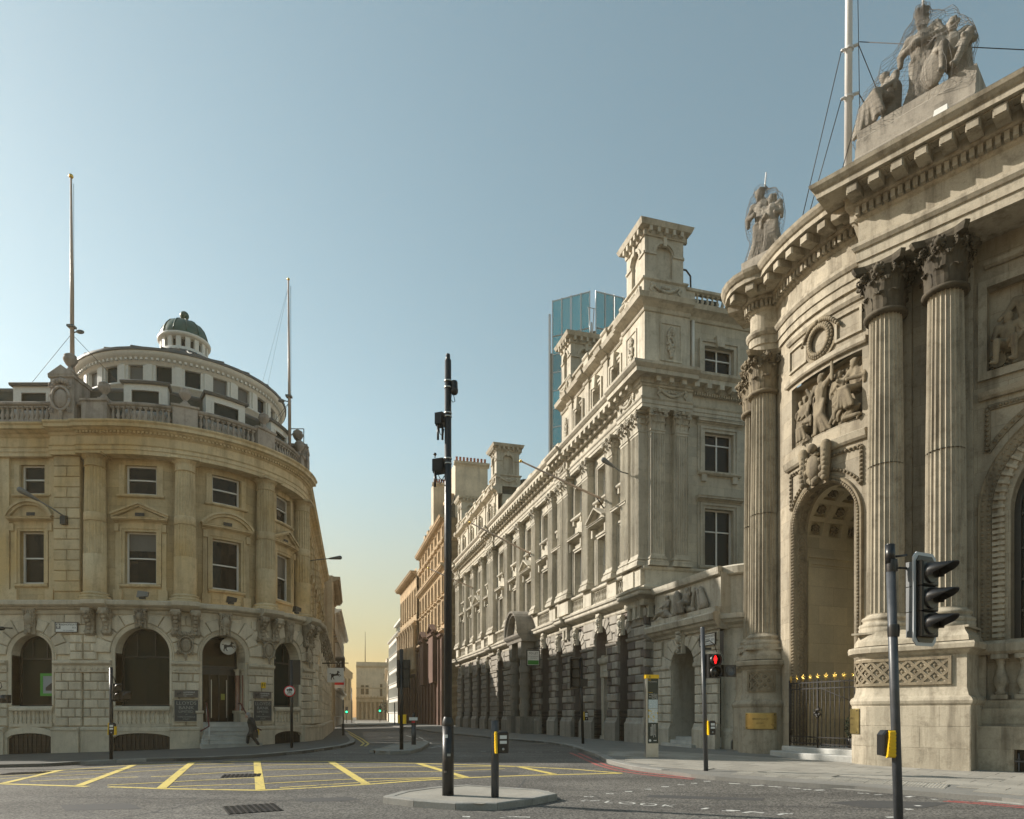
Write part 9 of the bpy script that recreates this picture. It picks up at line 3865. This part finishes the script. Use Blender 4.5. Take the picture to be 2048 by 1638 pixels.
# ------------------------------------------------------------------ signs and fittings on the corner bank
def plate(parent, F, u, z, w_, h_, d, mat, name='plate', border=None, t=.03):
 w = MB()
 box(w, F, u - w_ / 2, u + w_ / 2, d, d + t, z, z + h_)
 o = w.build(name, mat, parent)
 if border:
  w = MB()
  b = .03
  for a, c, e_, f_ in ((u - w_ / 2 - b, u + w_ / 2 + b, z - b, z),(u - w_ / 2 - b, u + w_ / 2 + b, z + h_, z + h_ + b),(u - w_ / 2 - b, u - w_ / 2, z, z + h_),(u + w_ / 2, u + w_ / 2 + b, z, z + h_)):
   box(w, F, a, c, d - .01, d + t + .015, e_, f_)
  w.build('frame', border, o)
 return o


for u, wd_, lb in ((2.87, .98, 'slate blue bank tablet with raised lettering between big window and entrance'), (6.38, .98, 'slate blue bank tablet with raised lettering on the pier beyond the entrance')):
 t_ = thing('bank_tablet', lb, 'sign', LG(u, .2, 1.2))
 plate(t_, LG, u, 1.25, wd_, 1.0, .17, SIGNBL, 'tablet', BANKG, .05)
 for k, (s, sz, xx) in enumerate((('LLOYDS', .23, 1.05), ('BANK', .22, 1.15), ('LIMITED.', .16, 1.1), ('39', .09, 1), ('THREADNEEDLE', .105, 1.0), ('STREET.', .09, 1.0))):
  text(s, sz, SIGNLT, t_, LG.place(u, .223, (2.10, 1.885, 1.70, 1.565, 1.455, 1.345)[k]), 'lettering', .006, 'CENTER', xx)
 p2 = thing('name_board', lb.replace('slate blue bank tablet with raised lettering', 'small brown horse board above the tablet'), 'sign', LG(u, .2, 2.4))
 plate(p2, LG, u, 2.38, wd_, .34, .17, SIGNBR, 'board', None, .04)
 horse(p2, LG.place(u - .3,.216,2.55),.13, SIGNK)
 text('LLOYDS BANK', .095, SIGNW, p2, LG.place(u - .12, .216, 2.62), 'lettering', .003, 'LEFT', .8)
 text('39 THREADNEEDLE', .06, SIGNW, p2, LG.place(u - .12, .216, 2.52), 'lettering', .003, 'LEFT', .8)
 text('STREET', .06, SIGNW, p2, LG.place(u - .12, .216, 2.44), 'lettering', .003, 'LEFT', .8)
for u, z_, lb in ((6.45, 2.9, 'upper yellow hydrant plate marked H on the rusticated pier'), (6.0, .55, 'lower yellow hydrant plate marked H on the smooth plinth')):
 h_ = thing('hydrant_plate', lb, 'sign', LG(u, .3, z_))
 dq = .15 if z_ > 1 else .31
 plate(h_, LG, u, z_, .24, .3, dq, YELLOWP, 'plate', None, .02)
 text('H', .26, SIGNK, h_, LG.place(u, dq + .022, z_ + .15), 'lettering', .002)
# round hanging horse sign in the doorway arch
rs = thing('hanging_sign', 'round white hanging sign with a black horse in the entrance arch', 'sign', LG(DU + .25, -.3, 4.4))
w = MB()
CU, CZ = DU + .32,4.95
lathe(w, lambda u, d, zq: LG(CU + u, -.42 + zq, CZ + d),0,0, [(.41,-.04),(.42,0),(.41,.04),(0,.042)], 30)
ds_ = w.build('disc', SIGNW, rs)
w = MB()
tube(w, [LG(CU, -.42, CZ + .4), LG(CU, -.42, CZ + .75)], .018,6)
w.build('rod', STEEL, rs)
horse(rs, LG.place(CU, -.37, CZ),.34, SIGNK)
# square projecting horse sign over the street
hs = thing('hanging_sign', 'square white sign with a black horse hanging from a bracket over the street', 'sign', LG(13.6, .6, 4.2))
FQ = Line(*LG(14.2,1.0,0)[:2], .05,-1)
w = MB()
box(w, FQ, -.5,.5,-.03,.03,3.55,4.45)
bdd = w.build('board', SIGNW, hs)
horse(hs, FQ.place(0,.035,4.0),.38, SIGNK)
w = MB()
tube(w, [LG(14.2,0.0,4.7), FQ(.7,0,4.75)], .025,6)
for s in (-.4,.4):
 tube(w, [FQ(s, 0,4.45), FQ(s, 0,4.72)], .015,5)
tube(w, [FQ(-1.0,0,4.75), FQ(.8,0,4.75)], .03,6)
w.build('bracket', IRON, hs)
# street name plates
def street_sign(F, u, z_, w_, h_, d, lines, label):
 s = thing('street_name_sign', label, 'street sign', F(u, d, z_))
 plate(s, F, u, z_, w_, h_, d, SIGNW, 'plate', SIGNK, .03)
 w = MB()
 box(w, F, u - w_ / 2 + .02, u - w_ / 2 + h_ * .55, d + .03, d + .034, z_ + h_ * .32, z_ + h_ - .03)
 cr = w.build('crest', SIGGREY, s)
 w = MB()
 c0 = u - w_ / 2 + h_ * .29
 box(w, F, c0 - .03, c0 + .03, d + .034, d + .037, z_ + h_ * .42, z_ + h_ * .88)
 box(w, F, c0 - .08, c0 + .08, d + .034, d + .037, z_ + h_ * .62, z_ + h_ * .7)
 w.build('crest_cross', SIGNW, cr)
 for t, sz, du, dz, al in lines:
  text(t, sz, SIGNK, s, F.place(u + du, d + .034, z_ + dz), 'lettering', .001, al)
 return s


street_sign(LG, -2.45, 5.42, 1.0, .42, .14, (('BISHOPSGATE', .125, .14, .33, 'CENTER'), ('EC2', .1, .36, .19, 'CENTER'), ('CITY OF LONDON', .06, .1, .06, 'CENTER')), 'white street plate reading BISHOPSGATE between the arches')
street_sign(LK, -.62, 4.55, 1.1, .46, .16, (('THREADNEEDLE', .125, .16, .36, 'CENTER'), ('STREET', .125, -.0, .22, 'CENTER'), ('EC2', .12, .4, .2, 'CENTER'), ('CITY OF LONDON', .06, .1, .06, 'CENTER')), 'white street plate reading THREADNEEDLE STREET beside the arched side door')
# green framed poster behind the left window
gp = thing('poster', 'poster in a bright green frame inside an arched bank window', 'poster', LG(-3.7, -.5, 2.5))
w = MB()
for a, b, c, e_ in ((-4.1,-3.15,2.45,2.57),(-4.1,-3.15,3.4,3.52),(-4.1,-3.98,2.57,3.4),(-3.27,-3.15,2.57,3.4)):
 box(w, LG, a, b, -.5,-.46, c, e_)
fo_ = w.build('frame', plain('poster_green', (.05, .33, .04), .4), gp)
w = MB()
box(w, LG, -3.98,-3.27,-.5,-.48,2.57,3.4)
w.build('sheet', plain('poster_pale', (.33, .36, .38), .5), gp)
w = MB()
poly_slab(w, LG, [(-3.85,2.7),(-3.35,2.7),(-3.35,2.95),(-3.45,3.12),(-3.6,3.05),(-3.85,2.85)], -.48,-.474)
w.build('picture', plain('poster_dark', (.05, .04, .04), .5), gp)
# floodlights on the ledge
for u, lb in ((1.1, 'small grey floodlight on the bank ledge over the big window'), (4.75, 'small black floodlight on the bank ledge over the entrance'), (8.4, 'small black floodlight on the bank ledge near the street corner')):
 w = MB()
 poly_slab(w, LG, [(u - .22,7.0),(u + .22,7.05),(u + .26,7.25),(u - .16,7.3)], .28,.48)
 fl_ = thing('floodlight', lb, 'floodlight', LG(u, .4, 6.93))
 w.build('lamp_box', BLACKP if u > 2 else SIGGREY, fl_)
 w = MB()
 box(w, LG, u - .12, u + .12,.3,.44,6.93,7.02)
 w.build('foot', BLACKM, fl_)
# wall cameras and street lamps on brackets
w = MB()
tube(w, [LG(-5.0,.05,5.6), LG(-5.05,.6,5.55)], .03,6)
ball(w, LG(-5.05,.75,5.5),.12,1.6,1,.8,8,6)
thing('wall_camera', 'small black camera on an arm beside a carved keystone', 'camera', data=w.mesh('wall_camera', BLACKM), M=Matrix.Identity(4))


def wall_lamp(p0, p1, p2, label, grp=None):
 o = thing('street_lamp', label, 'street lamp', p0)
 w = MB()
 tube(w, [p0, p1, p2], .035,7)
 w.build('arm', SIGGREY, o)
 w = MB()
 d = (Vector(p2) - Vector(p1)).normalized()
 a = Vector(p2)
 e_ = a + d * .75
 caps(w, a, e_, .06,.14,10)
 w.build('lamp_head', SIGGREY, o)
 return o


wl = wall_lamp(LU(-2.4, .35, 10.9), LU(-2.75, .8, 11.2), LU(-3.1, 1.3, 11.45), 'grey street lamp on an arm from the quoined pier of the bank')
w = MB()
box(w, LU, -2.55,-2.3,.36,.6,10.55,10.95)
w.build('cage', BLACKM, wl)
wall_lamp(LU(17.5, .1, 12.0), LU(17.3, .8, 12.1), LU(17.0, 1.6, 12.15), 'pale street lamp on an arm from the street side of the bank')
wall_lamp(PS(-1.2, .45, 14.2), PS(-1.15, .9, 14.25), PS(-1.05, 1.3, 14.4), 'pale street lamp on an arm from the near corner of the palace')
# flagpoles on the corner bank
for (px, Yp, pt, pb, lb) in ((143.5, 33.4, 356, 745, 'tall cream flagpole rising behind the shield pier of the bank'), (578, 38.6, 562, 905, 'slim cream flagpole at the street end of the bank roof')):
 k_ = Yp / 1365
 xx = (px - 1024) * k_
 o = thing('flagpole', lb, 'flagpole', (xx, Yp, zz(pb)))
 pole(o, xx + .04, Yp, zz(pb), zz(pt), .105 if px < 200 else .085, POLEB, 'pole', xx - .03, .045)
 w = MB()
 ball(w, (xx - .03, Yp, zz(pt - 3)),.11 if px < 200 else .08, n=10, m=7)
 w.build('finial', GOLD, o)
 zc = zz(656) if px < 200 else zz(795)
 w = MB()
 box(w, Line(xx, Yp, 0,-1),-.16,.16,-.16,.16, zc, zc + .1)
 tube(w, [(xx, Yp, zc - .25),(xx + .25 * (1 if px < 200 else -1), Yp, zc - .2)], .03,6)
 ball(w, (xx + .42 * (1 if px < 200 else -1), Yp, zc - .2),.12,1.7,1,.8,8,6)
 w.build('lamp_bracket', SIGGREY, o)
 w = MB()
 s = 1 if px < 200 else -1
 for a, b in (((xx, Yp, zc - .3),(xx - 1.9, Yp - .2, zc - 2.9)),((xx, Yp, zc - .3),(xx + 1.6 * s, Yp + 1.2, zc - 2.1)),((xx + .1, Yp, zz(pt) - .3),(xx + .12, Yp, zz(pb)))):
  tube(w, [a, b], .012,4)
 if px > 200:
  for q in (-1.6,-2.0):
   tube(w, [(xx, Yp, zz(pt) - .2),(xx + q, Yp + .5, zz(pb) + 3.0),(xx + q - .3, Yp + .5, zz(pb) + 1.5)], .006,4)
 w.build('stay_wire', IRON, o)
# slanting flagpoles of the palace
for dist, z0, z1, lb in ((5.3, 14.1, 15.85, 'bare slanting flagpole over the pediment nearest the palace corner'), (18.5, 13.8, 15.95, 'bare slanting flagpole midway along the palace front, above the curved porch'), (38.0, 14.6, 16.5, 'bare slanting flagpole at the far pavilion of the palace')):
 w = MB()
 a, b = PS(-dist, .05, z0), PS(-dist, 5.1, z1)
 tube(w, [a, b], .075,8, r1=.05)
 o = thing('slanting_flagpole', lb, 'flagpole', a)
 w.build('pole', POLEB, o)
 w = MB()
 ball(w, b, .09, n=8, m=6)
 w.build('finial', GOLD, o)
 w = MB()
 tube(w, [PS(-dist, .02, z0 - .5), PS(-dist, .5, z0 + .13)], .04,6)
 w.build('bracket', IRON, o)
# TO LET board on a bracket, hanging round-cornered
tl_ = thing('to_let_board', 'green and white TO LET board in a black frame on the palace front', 'sign', PS(-15.2, .8, 5.2))
FT = Line(*PS(-14.2,1.5,0)[:2], .25,-.97)
w = MB()
box(w, FT, -.5,.5,-.05,.05,4.95,6.1)
fb_ = w.build('frame', BLACKM, tl_)
w = MB()
box(w, FT, -.42,.42,.05,.06,5.03,6.02)
w.build('panel', SIGNW, fb_)
w = MB()
box(w, FT, -.4,.4,.06,.066,5.06,5.36)
w.build('green_band', SIGNG, fb_)
text('TO LET', .21, SIGNK, fb_, FT.place(0, .066, 5.84), 'lettering', .002)
for k, t in enumerate(('38 THREADNEEDLE ST', 'OFFICE SUITES')):
 text(t, .075, SIGNK, fb_, FT.place(0, .066, 5.64 - .13 * k), 'lettering', .002)
w = MB()
tube(w, [PS(-14.2,.1,6.2), FT(.6,0,6.2), FT(-.4,0,6.2)], .03,6)
w.build('bracket', IRON, tl_)

# ------------------------------------------------------------------ hall entrance: gate, plaques, bush
for M_F, u, z_, w_, h_, d, lb, big in ((DR, .82 * radians(92), 1.02, .98, .62, .135, 'brass name plaque on the round drum pedestal below the far column', True), (GP, .32, .98, .62, .78, .135, 'brass name plaque on the rounded pedestal end under the coupled columns', False)):
 o = thing('brass_plaque', lb, 'plaque', M_F(u, d, z_))
 w = MB()
 prof(w, M_F, u - w_ / 2, u + w_ / 2, [(d, z_),(d + .025, z_),(d + .035, z_ + .02),(d + .035, z_ + h_ - .02),(d + .025, z_ + h_),(d, z_ + h_)])
 w.build('plate', BRASS, o)
 w = MB()
 for s in (-1,1):
  for q in (.06, h_ - .06):
   ball(w, M_F(u + s * (w_ / 2 - .06), d + .036, z_ + q),.02, n=8, m=5)
 w.build('fixing', IRON, o)
 text('BISHOPSGATE', .095, plain('engraved_dark', (.12, .085, .03), .5), o, M_F.place(u, d + .042, z_ + h_ * .62), 'lettering', .001, 'CENTER', .95 if big else .6)
 text('FIFTEEN', .075, MAT['engraved_dark'], o, M_F.place(u, d + .042, z_ + h_ * .36), 'lettering', .001)
gt = thing('entrance_gate', 'black iron double gate tipped with gilded stars across the hall entrance', 'gate', GC(AC, .2, .45))
g0, g1 = AC - AR_ - .05, AC + AR_ + .1
nb = 17
for i in range(nb):
 u = g0 + (g1 - g0) * (i + .5) / nb
 w = MB()
 tube(w, [GC(u, .16,.5), GC(u, .16,2.72)], .018,6)
 b_ = w.build('bar', IRON, gt)
 if i % 2 == 0 or True:
  w = MB()
  if i % 2 == 0:
   c = Vector(GC(u, .16,2.86))
   for q in range(6):
    a = 2 * pi * q / 6 + .5
    n_, t_v = GC.nt(u)
    e1 = c + Vector((t_v[0] * cos(a), t_v[1] * cos(a), sin(a))) * .105
    caps(w, c, e1,.026,.006,6)
   caps(w, GC(u, .16,2.72), c, .012,.014,6)
  else:
   caps(w, GC(u, .16,2.7), GC(u, .16,2.76),.022,.01,6)
  w.build('star' if i % 2 == 0 else 'bar_tip', GOLD if i % 2 == 0 else IRON, b_)
w = MB()
for z_ in (.55,.78,2.45,2.66):
 prof(w, GC, g0, g1, [(.14, z_),(.18, z_),(.18, z_ + .04),(.14, z_ + .04)])
for u in (g0,(g0 + g1) / 2, g1):
 tube(w, [GC(u, .16,.42), GC(u, .16,2.8)], .032,8)
for k in range(12):
 u = g0 + (g1 - g0) * (k + .5) / 12
 tube(w, [GC(u + .07 * cos(a),.16,.665 + .07 * sin(a)) for a in [2 * pi * q / 8 for q in range(9)]], .01,4)
tube(w, [GC((g0 + g1) / 2 + .2,.2,2.45), GC(g1,.2,1.95)], .014,5)
w.build('rail', IRON, gt)
w = MB()
for k in range(9):
 ball(w, GC((g0 + g1) / 2 + random.uniform(-.14,.14),.22,1.6 + random.uniform(-.15,.15)),.06, n=6, m=5)
w.build('lock_plate', IRON, gt)
bu = thing('potted_bush', 'dark clipped bush in shade just behind the iron gate', 'bush', GC(AC + .75, -.7, .45))
w = MB()
bc = Vector(GC(AC + .75,-.75,1.15))
for k in range(900):
 a, b, r = random.uniform(0,2 * pi), random.uniform(-1,1), random.random() ** .3
 c = bc + Vector((.3 * r * cos(a) * sqrt(1 - b * b),.3 * r * sin(a) * sqrt(1 - b * b),.48 * r * b))
 s = random.uniform(.025,.05)
 q = Matrix.Rotation(random.uniform(0, 6), 3, 'Z') @ Matrix.Rotation(random.uniform(-1.4, 1.4), 3, 'X')
 w.add([tuple(c + q @ Vector(v)) for v in ((-s, 0,0),(0,-s * .5,0),(s, 0,0),(0, s * .5,0))], [(0,1,2,3)])
w.build('foliage', TREEL, bu)
w = MB()
lathe(w, Line(bc.x, bc.y, 0,-1),0,0, [(.2,.44),(.26,.75),(.24,.77)], 14)
w.build('pot', BLACKP, bu)

# small red drum and far hanging boards
x, y, z = at(629,1468, PV)
w = MB()
lathe(w, Line(x, y, 0,-1),0,0, [(.22, z),(.2, z + .35),(.1, z + .75),(.03, z + .8)], 12)
thing('traffic_cone', 'small red cone at the foot of the bank wall in the street', 'cone', data=w.mesh('traffic_cone', CONEM), M=Matrix.Identity(4))
for zc, hh, mat_, tx, lb in ((8.0, 1.7, SIGNK, 'M', 'dark square hanging sign with a pale letter M'), (5.6, 1.3, SIGNW, '', 'small white and red hanging board below the letter M sign')):
 o = thing('hanging_sign', lb, 'sign', (-23.0, 88.5, zc))
 FQ2 = Line(-23.0,88.5,.1,-1)
 w = MB()
 box(w, FQ2,-.3,1.3,-.1,.1, zc - hh / 2, zc + hh / 2)
 bb = w.build('board', mat_, o)
 w = MB()
 tube(w, [FQ2(-1.5,0, zc + hh / 2 + .1), FQ2(1.3,0, zc + hh / 2 + .1)], .05,6)
 w.build('bracket', IRON, o)
 if tx:
  text(tx, 1.2, SIGNLT, bb, FQ2.place(.5, .12, zc), 'lettering', .01)
 else:
  w = MB()
  box(w, FQ2,-.2,1.2,.1,.12, zc - .25, zc + .35)
  w.build('red_panel', SIGNR, bb)

# ------------------------------------------------------------------ person going up to the bank door
x, y, z = at(506,1493, PV)
pr_ = thing('person', 'person in a black coat and trousers walking past the bank steps, head bowed', 'person', (x, y, z))
HP = 1.63
MPx = Matrix.Translation((x, y, z)) @ rz(radians(-78))
J = stand(hip=(0,.0,.52), chest=(0,-.05,.73), neck=(0,-.09,.835), head=(0,-.15,.905), look=(0,-.9,-.4), elL=(-.15,.02,.64), haL=(-.13,-.08,.52), elR=(.15,.06,.64), haR=(.14,.10,.5),
          knL=(-.06,-.14,.30), ftL=(-.06,-.16,.075), knR=(.06,.02,.27), ftR=(.06,.16,.045), shL=(-.115,-.05,.80), shR=(.115,-.05,.80))
w = MB()
P = {k: Vector(v) * HP for k, v in J.items()}
q = HP
caps(w, P['hip'], P['chest'], .09 * q, .1 * q)
caps(w, P['chest'], P['neck'], .085 * q, .04 * q)
for s in 'LR':
 caps(w, P['chest'].lerp(P['sh' + s], .4), P['sh' + s], .06 * q, .05 * q)
 caps(w, P['sh' + s], P['el' + s], .045 * q, .036 * q)
 caps(w, P['el' + s], P['ha' + s], .034 * q, .024 * q)
 hj = P['hip'] + Vector(((-1 if s == 'L' else 1) * .05 * q, 0, -.02 * q))
 caps(w, hj, P['kn' + s], .065 * q, .042 * q)
 caps(w, P['kn' + s], P['ft' + s], .04 * q, .028 * q)
 caps(w, P['ha' + s], P['ha' + s] + Vector((0, -.02, -.035)) * q, .02 * q, .014 * q)
 for f_ in range(4):
  caps(w, P['ha' + s] + Vector((0, (-.022 + .011 * f_), -.03)) * q, P['ha' + s] + Vector((0, (-.022 + .011 * f_) - .006, -.065 + .004 * abs(f_ - 1.5))) * q, .0065 * q, .005 * q, 5)
 caps(w, P['ha' + s] + Vector((0, -.015, -.01)) * q, P['ha' + s] + Vector((0, -.035, -.035)) * q, .007 * q, .005 * q, 5)
ball(w, P['head'], .06 * q, .9, 1.05, 1.25, 12, 9)
ball(w, P['head'] + Vector((0, -.064, -.012)) * q, .012 * q, n=6, m=5)
ball(w, P['head'] + Vector((0, -.045, -.05)) * q, .026 * q, n=6, m=5)
for s in (-1,1):
 ball(w, P['head'] + Vector((s * .055, .005, -.005)) * q, .014 * q, .5, 1, 1.4, 6, 5)
caps(w, P['neck'], P['head'] - Vector((0, 0, .03 * q)), .038 * q, .036 * q)
body = ob('body', sculpt(w, .014, SKIN, 3, 'body'), pr_, MPx)
w = MB()
caps(w, P['hip'] + Vector((0, .01, -.16)) * q, P['hip'] + Vector((0, 0, .04)) * q, .135 * q, .115 * q, 12)
caps(w, P['hip'], P['chest'], .112 * q, .118 * q, 12)
caps(w, P['chest'], P['neck'] - Vector((0, 0, .01 * q)), .105 * q, .055 * q, 12)
for s in 'LR':
 caps(w, P['chest'].lerp(P['sh' + s], .4), P['sh' + s], .075 * q, .062 * q)
 caps(w, P['sh' + s], P['el' + s], .058 * q, .05 * q)
 caps(w, P['el' + s], P['ha' + s] + Vector((0, 0, .01 * q)), .047 * q, .04 * q)
ob('coat', sculpt(w, .016, CLOTH, 3, 'coat'), body, MPx)
w = MB()
for s in 'LR':
 hj = P['hip'] + Vector(((-1 if s == 'L' else 1) * .05 * q, 0, -.02 * q))
 caps(w, hj, P['kn' + s], .08 * q, .055 * q)
 caps(w, P['kn' + s], P['ft' + s] + Vector((0, 0, .015 * q)), .054 * q, .044 * q)
ob('trousers', sculpt(w, .016, CLOTH, 3, 'trousers'), body, MPx)
for s in 'LR':
 w = MB()
 caps(w, P['ft' + s] + Vector((0, .02, -.01)) * q, P['ft' + s] + Vector((0, -.09, -.018)) * q, .03 * q, .024 * q)
 ob('shoe', w.mesh('shoe', SHOE), body, MPx)
w = MB()
ball(w, P['head'] + Vector((0, .02, .022)) * q, .068 * q, .95, 1.0, 1.08, 12, 9)
ball(w, P['head'] + Vector((0, .045, -.02)) * q, .05 * q, 1.1, .8, 1.2, 10, 7)
ob('hair', sculpt(w, .012, HAIRG, 2, 'hair'), body, MPx)
w = MB()
lathe(w, lambda u, d, zq: tuple(P['neck'] + Vector((u, -d, zq))), 0, 0, [(.06 * q, -.02 * q), (.07 * q, 0), (.06 * q, .03 * q)], 12)
ob('scarf', w.mesh('scarf', SCARF), body, MPx)
w = MB()
bx_ = P['haR'] + Vector((0.02, 0, -.06)) * q
box(w, ID, bx_.x - .05, bx_.x + .05,-bx_.y - .12,-bx_.y + .12, bx_.z - .3, bx_.z - .02)
tube(w, [bx_ + Vector((0,-.09,-.03)), bx_ + Vector((0,-.04,.06)), bx_ + Vector((0,.04,.06)), bx_ + Vector((0,.09,-.03))], .01,5)
tag(ob('handbag', w.mesh('handbag', BLACKP), None, MPx), 'small black handbag carried by the walking person', 'bag')

GROUPS = {'traffic_signal': 'traffic signals round the junction', 'flagpole': 'upright flagpoles on the roofs', 'slanting_flagpole': 'slanting flagpoles of the palace', 'hanging_sign': 'signs hanging along the bank side', 'bank_tablet': 'tablets beside the bank entrance',
          'name_board': 'boards above the bank tablets', 'hydrant_plate': 'yellow hydrant plates', 'floodlight': 'floodlights on the ledges', 'street_lamp': 'wall mounted street lamps', 'brass_plaque': 'brass plaques by the gate', 'bird_net': 'nets over the statues',
          'drain_cover': 'iron covers in the road', 'traffic_island': 'kerbed traffic islands', 'street_name_sign': 'street name plates', 'street_pole': 'slim poles down the street'}
for o in list(bpy.data.objects):
 if o.parent is None and 'category' in o and o.name.split('.')[0] in GROUPS:
  o['group'] = GROUPS[o.name.split('.')[0]]
 if o.parent is None and o.get('category') == 'building':
  o['group'] = 'buildings down the street'
